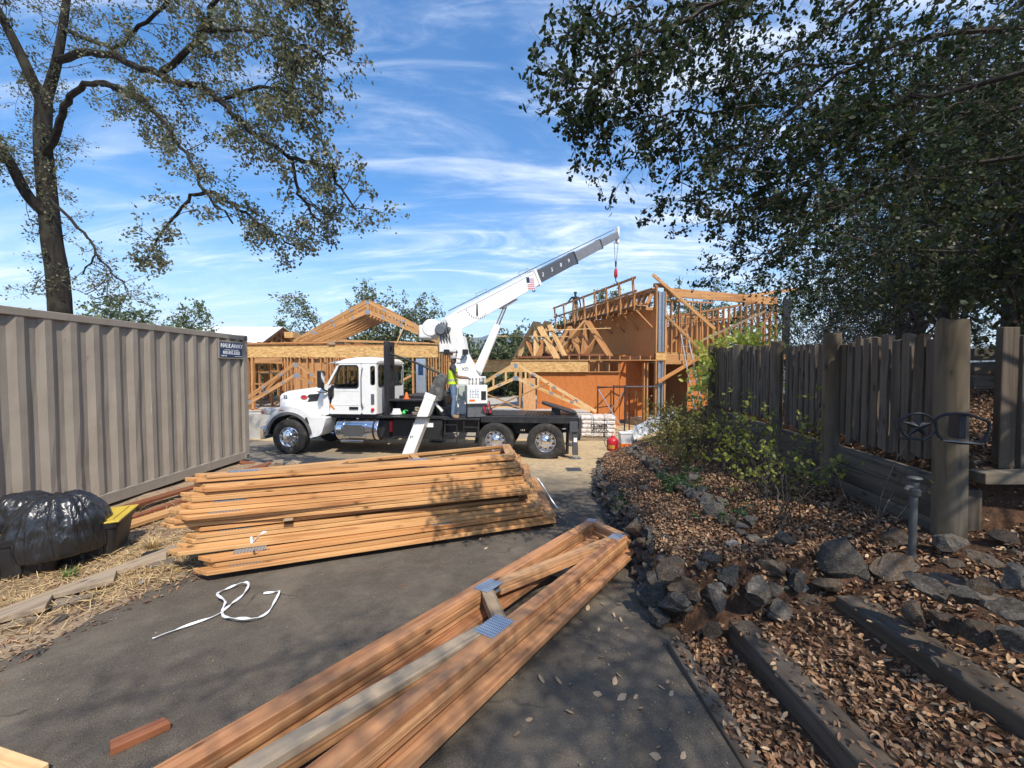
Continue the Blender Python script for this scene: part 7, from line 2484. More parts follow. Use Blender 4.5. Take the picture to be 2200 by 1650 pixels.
def scatter_litter():
 rng = np.random.default_rng(5)
 N = 170000
 x = 0.6 + 7.4 * rng.uniform(0, 1, N) ** 1.35; y = 0.35 + 10.2 * rng.uniform(0, 1, N) ** 1.25
 xr, xf = XR(y), XF(y)
 dens = np.where((x > xr + 0.04) & (x < xf - 0.1) & (y > 2.55), 0.85, 0.0)
 # steps: leaves gather behind each sleeper
 on = (y < 2.5) & (x > 1.02)
 tie = np.zeros(N, bool)
 for x0, w in ((0.975, 0.10), (1.37, 0.15), (2.03, 0.19), (2.58, 0.19), (3.09, 0.19)):
  tie |= (x > x0 - 0.03) & (x < x0 + w)
 dens = np.where(on, np.where(tie, 0.10, 0.72), dens)
 dens = np.where((y < 2.6) & (x > 0.82) & (x <= 1.05), 0.28, dens)
 dens = np.where((x > xr - 0.20) & (x <= xr + 0.05) & (y > 2.6), 0.30, dens)
 dens = np.where((x > xf + 0.12) & (y > 2.3) & (y < 9), 0.7, dens)
 dens = np.where((y <= 2.5) & (x > 3.0), 0.6, dens)
 # nearer ground shows more leaves, far leaves are too small to see one by one
 dens = dens * np.clip(3.6 / np.maximum(y, 1.0), 0.25, 1.0)
 dens *= 0.75 + 0.5 * (wav(x, y, 2.0) > -0.25)
 k = rng.uniform(0, 1, N) < dens
 x, y = x[k], y[k]
 z = G(x, y) + rng.uniform(0.004, 0.035, len(x))
 onstep = (y < 2.5) & (x > 1.0)
 tops = np.array([(0.975, 0.10, 0.012), (1.37, 0.15, 0.13), (2.03, 0.19, 0.29), (2.58, 0.19, 0.44), (3.09, 0.19, 0.59)])
 for x0, w, top in tops:
  m_ = onstep & (x > x0 - 0.02) & (x < x0 + w + 0.05)
  z = np.where(m_, np.maximum(z, DS(y) + top + 0.006), z)
  # leaf-filled treads sit just under the next sleeper's top
  m2 = onstep & (x > x0 + w) & (x < x0 + w + 0.48)
  z = np.where(m2, np.maximum(z, DS(y) + top - 0.028 + rng.uniform(0, 0.03, len(x))), z)
 pos = np.stack([x, y, z], 1)
 o = link_mesh('leaf_litter', leaf_cloud('leaf_litter', LITTER, pos, 0.038, 0.018, rng, 0.55, 1.0), None)
 tag(o, 'thick litter of dry brown oak leaves over the bed and steps', 'leaf litter', kind='stuff')
 # individual leaves on the asphalt
 me = leaf_cloud('fallen_leaf', LITTER, np.array([[0.0, 0, 0.006]]), 0.055, 0.028, np.random.default_rng(2), 0.95, 0.5)
 rr = random.Random(8)
 cnt = 0
 tries = 0
 while cnt < 70 and tries < 1000:
  tries += 1
  xx, yy = rr.uniform(-1.2, 0.9), rr.uniform(1.2, 5.5)
  if rr.random() > 0.12 + 0.9 * max(0, (xx + 0.4) / 1.3): continue
  if xx < 0.45 * (yy - 2.2) + 0.05 and yy > 1.0 and xx > 0.7 * (yy - 2.6) - 1.3: continue
  o = bpy.data.objects.new('fallen_leaf', me); COL.objects.link(o)
  sc = rr.uniform(0.6, 1.15)
  M = Matrix.Translation((xx, yy, float(D(yy)) + 0.006)) @ Euler((rr.uniform(-.15, .15), rr.uniform(-.15, .15), rr.uniform(0, 6.28))).to_matrix().to_4x4() @ Matrix.Diagonal((sc, sc, sc, 1))
  place(o, M)
  tag(o, 'single dry oak leaf lying on the shaded asphalt by the bed', 'leaf', 'single leaves on the asphalt')
  cnt += 1
 # grit, bark crumbs and sawdust on the drive
 NG = 9000
 gx = rng.uniform(-3.0, 2.4, NG); gy = 0.9 + 9.5 * rng.uniform(0, 1, NG) ** 1.3
 kk = (gx < XR(gy) + 0.05) & (rng.uniform(0, 1, NG) < 0.15 + 0.85 * np.clip(1 - (XR(gy) - gx) / 0.8, 0, 1) + 0.6 * np.clip(1 - (gx - XL(gy)) / 0.5, 0, 1) + 0.25 * (gy > 6))
 gx, gy = gx[kk], gy[kk]
 o = link_mesh('grit', leaf_cloud('grit', GRITM, np.stack([gx, gy, D(gy) + 0.008], 1), 0.013, 0.008, rng, 0.85, 0.5), None)
 tag(o, 'grit, wood chips and bark crumbs strewn over the driveway', 'grit', kind='stuff')
 # straw, sticks and grit on the left bank
 N = 9000
 c = np.concatenate([rng.normal((-3.35, 3.9), (0.30, 0.45), (N // 2, 2)), rng.normal((-3.9, 3.0), (0.45, 0.7), (N // 4, 2)), np.stack([rng.uniform(-5.2, -3.1, N // 4), rng.uniform(1.8, 7.5, N // 4)], 1)])
 k = (c[:, 0] < XL(c[:, 1]) - 0.02) & (c[:, 0] > -5.5)
 c = c[k]
 z = G(c[:, 0], c[:, 1]) + rng.uniform(0.003, 0.05, len(c))
 o = link_mesh('straw', leaf_cloud('straw', STRAW, np.stack([c[:, 0], c[:, 1], z], 1), 0.11, 0.005, rng, 0.75, 0.8), None)
 tag(o, 'loose dry straw strewn over the left bank', 'straw', kind='stuff')
 M_ = 5000
 c = np.stack([rng.uniform(-5.0, -2.7, M_), rng.uniform(1.6, 6.5, M_)], 1)
 k = (c[:, 0] < XL(c[:, 1]) + 0.10)
 c = c[k]
 z = np.maximum(G(c[:, 0], c[:, 1]), D(c[:, 1])) + 0.006
 o = link_mesh('leaf_litter', leaf_cloud('leaf_litter', LITTER, np.stack([c[:, 0], c[:, 1], z], 1), 0.035, 0.018, rng, 0.8, 0.5), None)
 tag(o, 'thin scatter of chips and leaf bits on the left bank', 'leaf litter', kind='stuff')

scatter_litter()
# soil behind the sleepers, one fill for each tread
def tread_fill():
 tops = [(0.965, 0.985, 0.10, 0.012), (1.36, 1.38, 0.15, 0.13), (2.00, 2.06, 0.19, 0.29), (2.54, 2.62, 0.19, 0.44), (3.05, 3.13, 0.19, 0.59)]
 for (x0, x0b, w, top), (x1, x1b, w1, t1) in zip(tops[:-1], tops[1:]):
  n = 12
  ys_ = np.linspace(-0.6, 2.5, n)
  b = MB()
  vs_ = []
  for y in ys_:
   f = (y + 0.6) / 3.1
   z = float(DS(y)) + top - 0.035
   a = x0 + (x0b - x0) * f + w - 0.01; c = x1 + (x1b - x1) * f + 0.01
   vs_ += [(a, y, z), ((a + c) / 2, y, z + 0.012), (c, y, z + 0.03)]
  fs_ = [(3 * i + k, 3 * i + k + 1, 3 * i + k + 4, 3 * i + k + 3) for i in range(n - 1) for k in range(2)]
  b._add(vs_, fs_)
  o = b.build('path', GROUND_M, smooth=True)
  tag(o, 'bare earth tread between the sleepers of the garden steps', 'path', kind='structure')

tread_fill()

# ------------------------------------------------------------------ trees and shrubs
def mat_bark(name, a, b, lichen=None):
 m, t, p = new_mat(name)
 tc = t.nodes.new('ShaderNodeTexCoord')
 n = tex(t, 'Noise', mapping(t, tc.outputs['Object'], (9, 9, 2.0)), Scale=1.0, Detail=8.0, Roughness=0.7)
 c = ramp(t, n.outputs['Fac'], [(0.35, a), (0.65, b)])
 if lichen:
  l = tex(t, 'Noise', tc.outputs['Object'], Scale=3.0, Detail=5.0)
  c = mixc(t, math_node(t, 'MULTIPLY', ramp_val(t, l.outputs['Fac'], 0.55, 0.68), 0.5), c, lichen)
 t.links.new(c, p.inputs['Base Color'])
 p.inputs['Roughness'].default_value = 0.95
 p.inputs['Specular IOR Level'].default_value = 0.1
 bump(t, p, n.outputs['Fac'], 0.9, 0.05)
 return m

BARK = mat_bark('oak_bark', (0.030, 0.026, 0.022), (0.10, 0.088, 0.072), (0.12, 0.12, 0.09))
BARKSHADE = mat_bark('shaded_oak_bark', (0.014, 0.012, 0.010), (0.045, 0.039, 0.032), (0.06, 0.06, 0.04))  # oak bark again, with the shade on the left trunk put into its colour
TWIG = mat_bark('grey_twigs', (0.055, 0.045, 0.036), (0.15, 0.125, 0.10))
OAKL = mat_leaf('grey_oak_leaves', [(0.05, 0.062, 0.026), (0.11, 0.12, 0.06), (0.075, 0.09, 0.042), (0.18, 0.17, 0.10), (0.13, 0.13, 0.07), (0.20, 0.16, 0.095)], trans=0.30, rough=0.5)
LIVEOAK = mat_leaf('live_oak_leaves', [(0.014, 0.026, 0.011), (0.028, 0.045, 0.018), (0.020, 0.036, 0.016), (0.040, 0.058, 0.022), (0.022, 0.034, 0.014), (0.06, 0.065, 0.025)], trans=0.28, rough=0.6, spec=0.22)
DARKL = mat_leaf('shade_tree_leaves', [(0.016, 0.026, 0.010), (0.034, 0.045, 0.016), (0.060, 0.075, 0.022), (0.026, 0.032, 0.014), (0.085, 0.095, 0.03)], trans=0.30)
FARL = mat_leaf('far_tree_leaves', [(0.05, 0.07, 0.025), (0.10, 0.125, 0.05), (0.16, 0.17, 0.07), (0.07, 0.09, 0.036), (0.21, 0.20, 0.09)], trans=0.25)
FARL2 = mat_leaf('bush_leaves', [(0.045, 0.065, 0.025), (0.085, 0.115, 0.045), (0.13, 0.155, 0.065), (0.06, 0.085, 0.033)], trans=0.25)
ROSEL = mat_leaf('rose_leaves', [(0.12, 0.14, 0.03), (0.24, 0.26, 0.05), (0.34, 0.36, 0.08), (0.17, 0.18, 0.04), (0.44, 0.42, 0.11)], trans=0.50)
VINEL = mat_leaf('vine_leaves', [(0.34, 0.38, 0.08), (0.44, 0.48, 0.12), (0.55, 0.55, 0.18), (0.26, 0.32, 0.07)], trans=0.5)
DRYSH = mat_leaf('dry_shrub_leaves', [(0.12, 0.13, 0.04), (0.20, 0.20, 0.055), (0.25, 0.18, 0.06), (0.16, 0.18, 0.045), (0.30, 0.23, 0.09)], trans=0.45)
FERNL = mat_leaf('fern_leaves', [(0.03, 0.07, 0.02), (0.06, 0.12, 0.035), (0.045, 0.09, 0.03)], trans=0.35)

class Plant:
 def __init__(self, seed):
  self.r = random.Random(seed)
  self.rng = np.random.default_rng(seed)
  self.wood = []                 # (pts, radii, sides)
  self.twigs = []
  self.leaf_p = []
  self.leaf_d = []

 def vec(self, s=1.0):
  return Vector((self.r.gauss(0, s), self.r.gauss(0, s), self.r.gauss(0, s)))

 def limb(self, pts, r0, r1, sides=8, jit=0.0):
  P = smooth_path(pts, 5)
  if jit:
   P = [P[0]] + [p + self.vec(jit) for p in P[1:-1]] + [P[-1]]
  n = len(P)
  self.wood.append((P, [r0 + (r1 - r0) * (i / (n - 1)) ** 0.8 for i in range(n)], sides))
  return P

 def shoot(self, p, d, L, r, drop=0.15, wob=0.22, n=4):
  P = [p.copy()]
  d = d.normalized()
  for i in range(n):
   d = (d + self.vec(wob) + Vector((0, 0, -drop))).normalized()
   P.append(P[-1] + d * (L / n))
  self.twigs.append((P, [r * (1 - 0.75 * i / n) for i in range(n + 1)]))
  return P

 def leaves(self, P, per, spread, start=0.2):
  m = len(P) - 1
  for _ in range(per):
   f = self.r.uniform(start, 1.0) * m
   i = min(int(f), m - 1)
   q = P[i].lerp(P[i + 1], f - i)
   d = (P[i + 1] - P[i]).normalized() + self.vec(0.5)
   self.leaf_p.append(q + self.vec(spread))
   self.leaf_d.append(d)

 def dress(self, P, n1, L1, n2, L2, per, spread, f0=0.25, drop=0.15, r1=0.012, bias=None, bare=0.0):
  """side shoots, twigs on them and leaves on the twigs"""
  m = len(P) - 1
  for _ in range(n1):
   f = (f0 + (1 - f0) * self.r.random() ** 0.8) * m
   i = min(int(f), m - 1)
   q = P[i].lerp(P[i + 1], f - i)
   t = (P[i + 1] - P[i]).normalized()
   d = (t * 0.6 + self.vec(0.7))
   if bias is not None: d += bias
   S = self.shoot(q, d, L1 * self.r.uniform(0.5, 1.25), r1, drop, 0.25, 5)
   for _ in range(n2):
    g = self.r.uniform(0.25, 1.0) * 5
    j = min(int(g), 4)
    q2 = S[j].lerp(S[j + 1], g - j)
    d2 = (S[j + 1] - S[j]).normalized() * 0.7 + self.vec(0.6)
    T = self.shoot(q2, d2, L2 * self.r.uniform(0.5, 1.3), r1 * 0.4, drop * 0.5, 0.25, 3)
    if self.r.random() > bare:
     self.leaves(T, per, spread, 0.25)

 def build(self, t, bark, twig, leafm, length, width, curl=0.3, flat=0.0, crown='crown', trunk='trunk'):
  if self.wood:
   for j, (P, rad, sd) in enumerate(self.wood):
    b = MB(); b.tube(P, rad, sd)
    o = b.build(trunk if j == 0 else 'limb', bark, smooth=True); place(o, Matrix(), t)
  if self.twigs:
   V_, F_ = [], []
   base = 0
   k3 = [(math.cos(a), math.sin(a)) for a in (0, 2.094, 4.189)]
   for P, rad in self.twigs:
    n = len(P)
    d0 = (P[-1] - P[0])
    a = d0.orthogonal().normalized() if d0.length > 1e-6 else Vector((1, 0, 0))
    c = d0.normalized().cross(a)
    for i, p in enumerate(P):
     for ca, sa in k3:
      V_.append((p.x + (a.x * ca + c.x * sa) * rad[i], p.y + (a.y * ca + c.y * sa) * rad[i], p.z + (a.z * ca + c.z * sa) * rad[i]))
    for i in range(n - 1):
     for k in range(3):
      F_.append((base + i * 3 + k, base + i * 3 + (k + 1) % 3, base + (i + 1) * 3 + (k + 1) % 3, base + (i + 1) * 3 + k))
    base += n * 3
   o = link_mesh('twigs', fast_mesh('twigs', np.array(V_), np.array(F_), twig, True), None)
   place(o, Matrix(), t)
   tag(o, kind='stuff')
  if self.leaf_p:
   me = leaf_cloud(crown, leafm, np.array([tuple(p) for p in self.leaf_p]), length, width, self.rng, flat, curl, np.array([tuple(d) for d in self.leaf_d]))
   o = link_mesh(crown, me, None)
   place(o, Matrix(), t)
   tag(o, kind='stuff')
  return t

# --- big oak on the left, behind the container
def left_oak():
 base = at(132, 700, 9.3); base.z = gz(base.x, base.y)
 t = thing('oak_tree', 'big spreading oak with a dark trunk rising behind the container', 'tree', base)
 p = Plant(101)
 d = 9.3
 # trunk up to the fork, then the main stems
 tr = p.limb([base - Vector((0, 0, 0.3)), at(128, 640, d), at(112, 520, d), at(100, 400, d), at(92, 300, d), at(95, 215, d)], 0.23, 0.14, 12)
 P = []
 P.append(p.limb([at(95, 230, d), at(50, 130, d - 0.16), at(5, 40, d - 0.31), at(-60, -80, d - 0.46)], 0.12, 0.06, 9))
 P.append(p.limb([at(95, 225, d), at(118, 150, d + 0.1), at(135, 60, d + 0.1), at(150, -60, d + 0.2)], 0.115, 0.06, 9))
 P.append(p.limb([at(112, 470, d), at(60, 420, d - 0.31), at(10, 330, d - 0.62), at(-40, 290, d - 0.78)], 0.13, 0.07, 9))
 # low arching limb on the right, and the long one sweeping over
 L1 = p.limb([at(96, 345, d), at(124, 275, d - 0.31), at(150, 205, d - 0.62), at(210, 178, d - 0.93), at(290, 205, d - 1.40), at(345, 255, d - 1.71), at(395, 330, d - 2.02), at(440, 410, d - 2.17), at(500, 480, d - 2.33)], 0.08, 0.015, 8, 0.02)
 L2 = p.limb([at(122, 130, d + 0.1), at(190, 112, d - 0.78), at(290, 140, d - 1.55), at(370, 172, d - 2.02), at(440, 190, d - 2.33), at(500, 240, d - 2.63), at(545, 290, d - 2.79), at(620, 340, d - 3.10), at(640, 420, d - 3.26), at(680, 470, d - 3.26)], 0.08, 0.015, 8, 0.02)
 L3 = p.limb([at(350, 160, d - 1.86), at(410, 100, d - 2.17), at(450, 40, d - 2.48), at(480, -40, d - 2.79)], 0.06, 0.03, 7, 0.02)
 L4 = p.limb([at(134, 62, d + 0.1), at(240, 100, d - 0.78), at(300, 60, d - 1.40), at(380, -20, d - 1.86)], 0.05, 0.025, 7, 0.02)
 L5 = p.limb([at(460, 215, d - 2.33), at(560, 190, d - 2.94), at(610, 200, d - 3.41), at(665, 250, d - 3.72)], 0.035, 0.012, 6, 0.02)
 L6 = p.limb([at(430, 60, d - 2.48), at(540, 70, d - 3.10), at(620, 85, d - 3.56), at(700, 130, d - 3.88)], 0.035, 0.012, 6, 0.02)
 L7 = p.limb([at(470, -40, d - 2.79), at(600, -20, d - 3.41), at(660, 0, d - 3.72), at(740, 20, d - 3.88)], 0.035, 0.012, 6, 0.02)
 L8 = p.limb([at(620, 340, d - 3.10), at(700, 360, d - 3.41), at(730, 405, d - 3.56), at(765, 450, d - 3.56)], 0.035, 0.012, 6, 0.02)
 L9 = p.limb([at(440, 410, d - 2.17), at(400, 430, d - 2.33), at(350, 500, d - 2.33), at(320, 540, d - 2.33)], 0.035, 0.012, 6, 0.02)
 L10 = p.limb([at(440, 410, d - 2.17), at(500, 440, d - 2.48), at(570, 490, d - 2.63), at(640, 530, d - 2.79)], 0.035, 0.012, 6, 0.02)
 L11 = p.limb([at(210, 178, d - 0.93), at(260, 200, d - 1.24), at(330, 230, d - 1.86)], 0.05, 0.02, 6, 0.02)
 L12 = p.limb([at(106, 425, d - 0.31), at(180, 500, d - 0.46), at(205, 545, d - 0.62), at(175, 590, d - 0.62)], 0.04, 0.012, 6, 0.02)
 L13 = p.limb([at(205, 545, d - 0.62), at(245, 590, d - 0.78), at(275, 620, d - 0.93)], 0.03, 0.01, 6, 0.02)
 big = dict(n2=5, L2=0.24, per=16, spread=0.05, r1=0.009)
 for P_, n, L_, f0 in ((L1, 24, 0.7, 0.40), (L2, 40, 0.75, 0.25), (L3, 32, 0.8, 0.1), (L4, 30, 0.85, 0.25), (L5, 28, 0.6, 0.15), (L6, 32, 0.65, 0.12), (L7, 32, 0.65, 0.1), (L8, 14, 0.45, 0.2), (L9, 14, 0.5, 0.25), (L10, 16, 0.5, 0.2), (L11, 14, 0.7, 0.2)):
  p.dress(P_, n, L_, f0=f0, drop=0.14, **big)
 p.dress(L12, 7, 0.6, 4, 0.3, 5, 0.05, 0.4, 0.1, 0.010); p.dress(L13, 7, 0.6, 5, 0.3, 4, 0.05, 0.2, 0.1, 0.010, bare=0.5)
 for P_, n, L_ in ((P[0], 26, 1.1), (P[1], 24, 1.1), (P[2], 26, 1.0)):
  p.dress(P_, n, L_, f0=0.3, drop=0.05, **big)
 # epicormic tufts on the trunk
 p.dress(tr, 46, 0.8, 5, 0.3, 7, 0.05, 0.28, 0.02, 0.010)
 # skirts near the foot
 for k in range(16):
  q = at(p.r.uniform(60, 260), p.r.uniform(620, 650), d + p.r.uniform(-0.6, 0.4))
  S = p.shoot(q, Vector((p.r.gauss(0.2, 0.6), p.r.gauss(0, 0.5), 0.4)), 0.9, 0.012, 0.0)
  for _ in range(5):
   T = p.shoot(S[p.r.randint(1, 4)], p.vec(1) + Vector((0, 0, 0.3)), 0.35, 0.005, 0.0, 0.25, 3)
   p.leaves(T, 8, 0.05)
 p.build(t, BARKSHADE, BARK, OAKL, 0.058, 0.034, 0.35)
 return t

left_oak()

# --- live oak overhead on the right; its trunk stands just out of the picture
def right_oak():
 base = Vector((5.3, 1.6, gz(5.3, 1.6)))
 t = thing('live_oak', 'dark live oak whose leafy branches hang in from the upper right', 'tree', base)
 p = Plant(202)
 top = Vector((5.0, 1.5, 3.3))
 tr = p.limb([base - Vector((0, 0, 0.2)), Vector((5.35, 1.65, 1.8)), top], 0.34, 0.26, 12)
 j = Vector((4.9, 1.6, 3.1))
 limbs = []

 def L_(pts, r0, r1):
  P = p.limb(pts, r0, r1, 7, 0.015); limbs.append(P); return P
 A = L_([j, at(2150, 60, 3.0), at(1850, 130, 2.8), at(1640, 300, 2.8), at(1560, 420, 2.9)], 0.026, 0.006)
 Bq = L_([j, at(2180, 330, 3.4), at(1900, 400, 3.4), at(1740, 490, 3.5), at(1620, 560, 3.6)], 0.026, 0.006)
 C_ = L_([top, at(2050, -80, 2.4), at(1700, -40, 2.2), at(1430, 50, 2.2), at(1320, 150, 2.25), at(1230, 195, 2.25)], 0.024, 0.004)
 E_ = L_([at(1530, 10, 2.2), at(1400, 0, 2.2), at(1300, 40, 2.2), at(1205, 90, 2.2)], 0.008, 0.003)
 F_ = L_([at(1680, 230, 2.75), at(1480, 240, 2.55), at(1340, 250, 2.45), at(1215, 262, 2.45)], 0.009, 0.003)
 G_ = L_([at(1600, 330, 2.75), at(1470, 320, 2.6), at(1345, 340, 2.6)], 0.008, 0.003)
 H_ = L_([j, at(2180, 520, 4.2), at(1900, 540, 4.3), at(1740, 590, 4.4)], 0.024, 0.006)
 I_ = L_([at(1850, 130, 2.8), at(1680, 150, 2.7), at(1540, 200, 2.6), at(1470, 300, 2.6), at(1450, 400, 2.7)], 0.010, 0.003)
 J_ = L_([top, at(2120, 180, 2.2), at(1880, 250, 2.3), at(1740, 380, 2.4)], 0.020, 0.005)
 K_ = L_([at(1880, 400, 3.4), at(1740, 420, 3.1), at(1640, 460, 3.0), at(1540, 470, 3.0)], 0.009, 0.003)
 M_ = L_([top, at(2000, -60, 3.2), at(1780, 60, 3.2), at(1640, 150, 3.3), at(1540, 270, 3.3)], 0.022, 0.005)
 N_ = L_([top, at(1900, -110, 2.8), at(1680, -40, 2.8), at(1500, 50, 2.8), at(1420, 130, 2.8)], 0.022, 0.005)
 O_ = L_([j, at(2150, 240, 3.8), at(1900, 230, 3.9), at(1720, 330, 4.0)], 0.022, 0.005)
 for P_, n, L1, per in ((M_, 46, 0.55, 8), (N_, 36, 0.42, 7), (O_, 46, 0.7, 8), (A, 48, 0.50, 8), (Bq, 48, 0.55, 8), (C_, 46, 0.38, 7), (E_, 8, 0.24, 7), (F_, 11, 0.28, 7), (G_, 9, 0.26, 7), (H_, 40, 0.6, 8), (I_, 17, 0.34, 7), (J_, 48, 0.6, 7), (K_, 15, 0.34, 7)):
  p.dress(P_, int(n * 1.4), L1, 8, 0.15, per + 2, 0.012, 0.18, 0.10, 0.004, bare=0.15)
 # crown above and behind the viewer: it is what shades the drive, the bed and the steps
 for k in range(28):
  tx, ty, tz = p.r.uniform(-1.4, 6.5), p.r.uniform(-4.8, 3.0), p.r.uniform(4.6, 6.2)
  if ty > -1.6 and tx < 2.0:
   ty -= 3.2
  mid = Vector((5.0, 1.5, 3.3)).lerp(Vector((tx, ty, tz)), 0.5) + Vector((0, 0, 0.7))
  P_ = p.limb([top, mid, Vector((tx, ty, tz))], 0.018, 0.006, 5, 0.10)
  p.dress(P_, 18, 0.8, 6, 0.32, 8, 0.06, 0.45, 0.05, 0.008)
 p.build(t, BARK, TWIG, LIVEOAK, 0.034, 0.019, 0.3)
 return t

right_oak()

def shade_tree(name, lab, base, h, rad, seed, leafm, leaf=(0.09, 0.055), nl=9, bare=0.0, r0=0.13, per=9, bush=False, n1=12, group=None, lean=(0, 0), low=0.35, n2=6):
 base = Vector(base)
 t = thing(name, lab, 'tree' if not bush else 'bush', base, None, group)
 p = Plant(seed)
 top = base + Vector((lean[0], lean[1], h * (0.62 if not bush else 0.45)))
 tr = p.limb([base - Vector((0, 0, 0.2)), base.lerp(top, 0.5) + p.vec(0.12 * r0 * 8), top], r0, r0 * 0.55, 9)
 for k in range(nl):
  a = 2 * math.pi * (k + p.r.random() * 0.7) / nl
  f = p.r.uniform(low, 1.0)
  s = tr[min(len(tr) - 1, int(f * (len(tr) - 1)))]
  zz = p.r.uniform(0.1, 1.0)
  rr = rad * math.sqrt(max(0.05, 1 - (zz - 0.45) ** 2 / 0.5)) * p.r.uniform(0.7, 1.05)
  e = base + Vector((lean[0] + rr * math.cos(a), lean[1] + rr * math.sin(a), h * (low * 0.6 + (1 - low * 0.6) * zz)))
  P_ = p.limb([s, s.lerp(e, 0.5) + Vector((0, 0, 0.12 * h * p.r.uniform(0, 1))), e], r0 * 0.38, r0 * 0.08, 6, 0.04)
  p.dress(P_, n1, rad * 0.42, n2, rad * 0.17, per, rad * 0.035, 0.25, 0.04, r0 * 0.07, bare=bare)
 p.build(t, BARK, TWIG, leafm, leaf[0], leaf[1], 0.3)
 return t

# woodland to the right, behind the fence
wood = [((7.4, 4.6), 5.4, 2.3, 'dark tree behind the broad pickets at the right edge'), ((10.2, 5.8), 7.0, 3.0, 'tall dark tree beyond the right edge pickets'), ((6.7, 5.2), 4.4, 2.1, 'dense dark tree right behind the fence, beside the thickest post'), ((8.6, 8.2), 5.6, 2.3, 'dense tree behind the middle of the fence'), ((8.2, 6.6), 6.4, 3.0, 'tall dark tree at the right edge behind the fence'),
  ((10.4, 10.2), 6.2, 2.8, 'tall tree between the fence and the far woodland'), ((11.5, 9.0), 7.0, 3.2, 'big tree far right in the woodland'), ((12.9, 13.4), 6.8, 2.8, 'tree beside the right end of the tall frame'), ((14.5, 13.0), 8.0, 3.6, 'broad tree deep in the right woodland'), ((16.2, 17.5), 8.4, 3.2, 'tree rising behind the right end of the tall frame')]
for i, ((x, y), h, rad, lab) in enumerate(wood):
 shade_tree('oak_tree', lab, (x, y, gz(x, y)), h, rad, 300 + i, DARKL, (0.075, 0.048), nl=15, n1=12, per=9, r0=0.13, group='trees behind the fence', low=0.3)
# bare brush by the fence end
def brush(lab, base, seed, n, L, spread, leafm=None, per=0):
 t = thing('dry_brush', lab, 'brush', base)
 p = Plant(seed)
 for k in range(n):
  d = Vector((p.r.gauss(0, spread), p.r.gauss(0, spread), 0.6 + p.r.random()))
  S = p.shoot(Vector(base) + Vector((p.r.gauss(0, 0.25), p.r.gauss(0, 0.25), 0)), d, L * p.r.uniform(0.6, 1.2), 0.014, 0.02, 0.2, 6)
  for _ in range(5):
   T = p.shoot(S[p.r.randint(2, 5)], d.normalized() + p.vec(0.7), L * 0.45, 0.006, 0.02, 0.3, 5)
   for _ in range(3):
    U = p.shoot(T[p.r.randint(1, 4)], p.vec(1.0), L * 0.2, 0.003, 0.02, 0.3, 3)
    if per: p.leaves(U, per, 0.04)
 p.build(t, BARK, TWIG, leafm or DARKL, 0.05, 0.03)

brush('tangle of bare grey twigs above the far half of the fence', (5.7, 6.9, gz(5.7, 6.9)), 61, 26, 1.9, 0.5)
brush('bare twiggy brush in front of the right end of the tall frame', (7.9, 9.3, gz(7.9, 9.3)), 62, 30, 2.4, 0.5)

# trees and bushes behind the building and on the left
far = [('oak_tree', 'loose light green tree behind the left slope of the gable trusses', at(705, 800, 27), 7.6, 3.0, FARL, 0.13), ('oak_tree', 'fuller green tree behind the right slope of the gable trusses', at(852, 800, 26), 7.4, 3.1, FARL, 0.13),
 ('oak_tree', 'bushy oak top showing over the container near the white roof', at(345, 800, 17), 5.2, 2.4, FARL2, 0.10), ('oak_tree', 'low oak crown at the left edge over the container', at(35, 800, 13), 4.0, 2.2, FARL2, 0.09),
 ('oak_tree', 'oak crown between the big trunk and the bushy oak', at(235, 800, 15), 4.2, 2.0, FARL2, 0.10),
 ('oak_tree', 'treetop showing above the plywood wall by the catwalk rail', at(1345, 790, 34), 9.2, 2.6, FARL, 0.15), ('oak_tree', 'treetops seen through the upper floor of the tall frame', at(1480, 790, 30), 8.5, 3.6, FARL2, 0.15), ('oak_tree', 'woodland tree behind the right studs of the tall frame', at(1640, 790, 27), 9.0, 3.8, FARL2, 0.14)]
for i, (nm, lab, q, h, rad, m, lf) in enumerate(far):
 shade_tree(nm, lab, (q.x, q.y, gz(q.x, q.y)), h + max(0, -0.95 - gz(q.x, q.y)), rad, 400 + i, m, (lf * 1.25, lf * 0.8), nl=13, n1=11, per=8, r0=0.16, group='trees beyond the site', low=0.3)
bushes = [(880, 25.5, 3.6, 2.2, 'dense green bush seen between the cab rack and the steel strap post'), (800, 26.5, 3.4, 2.2, 'green bush behind the truck cab'), (1010, 24.5, 3.2, 2.2, 'green bush right of the crane mast'), (1075, 26, 3.9, 2.3, 'green bush below the mountains'), (1140, 27, 3.9, 2.3, 'green bush behind the left steep trusses'),
  (1215, 28, 4.6, 2.5, 'green bush behind the right steep trusses'), (720, 27, 3.0, 2.2, 'green bush behind the stud frame'), (945, 27.5, 3.2, 2.2, 'green bush behind the crane mast'), (620, 28, 3.4, 2.2, 'green bush behind the brown upright truss')]
for i, (px, dd, h, rad, lab) in enumerate(bushes):
 q = at(px, 800, dd)
 shade_tree('bush', lab, (q.x, q.y, gz(q.x, q.y)), h + 1.1, rad * 1.15, 500 + i, FARL2, (0.20, 0.14), nl=16, n1=10, per=8, r0=0.07, bush=True, group='bushes behind the site', low=0.05)

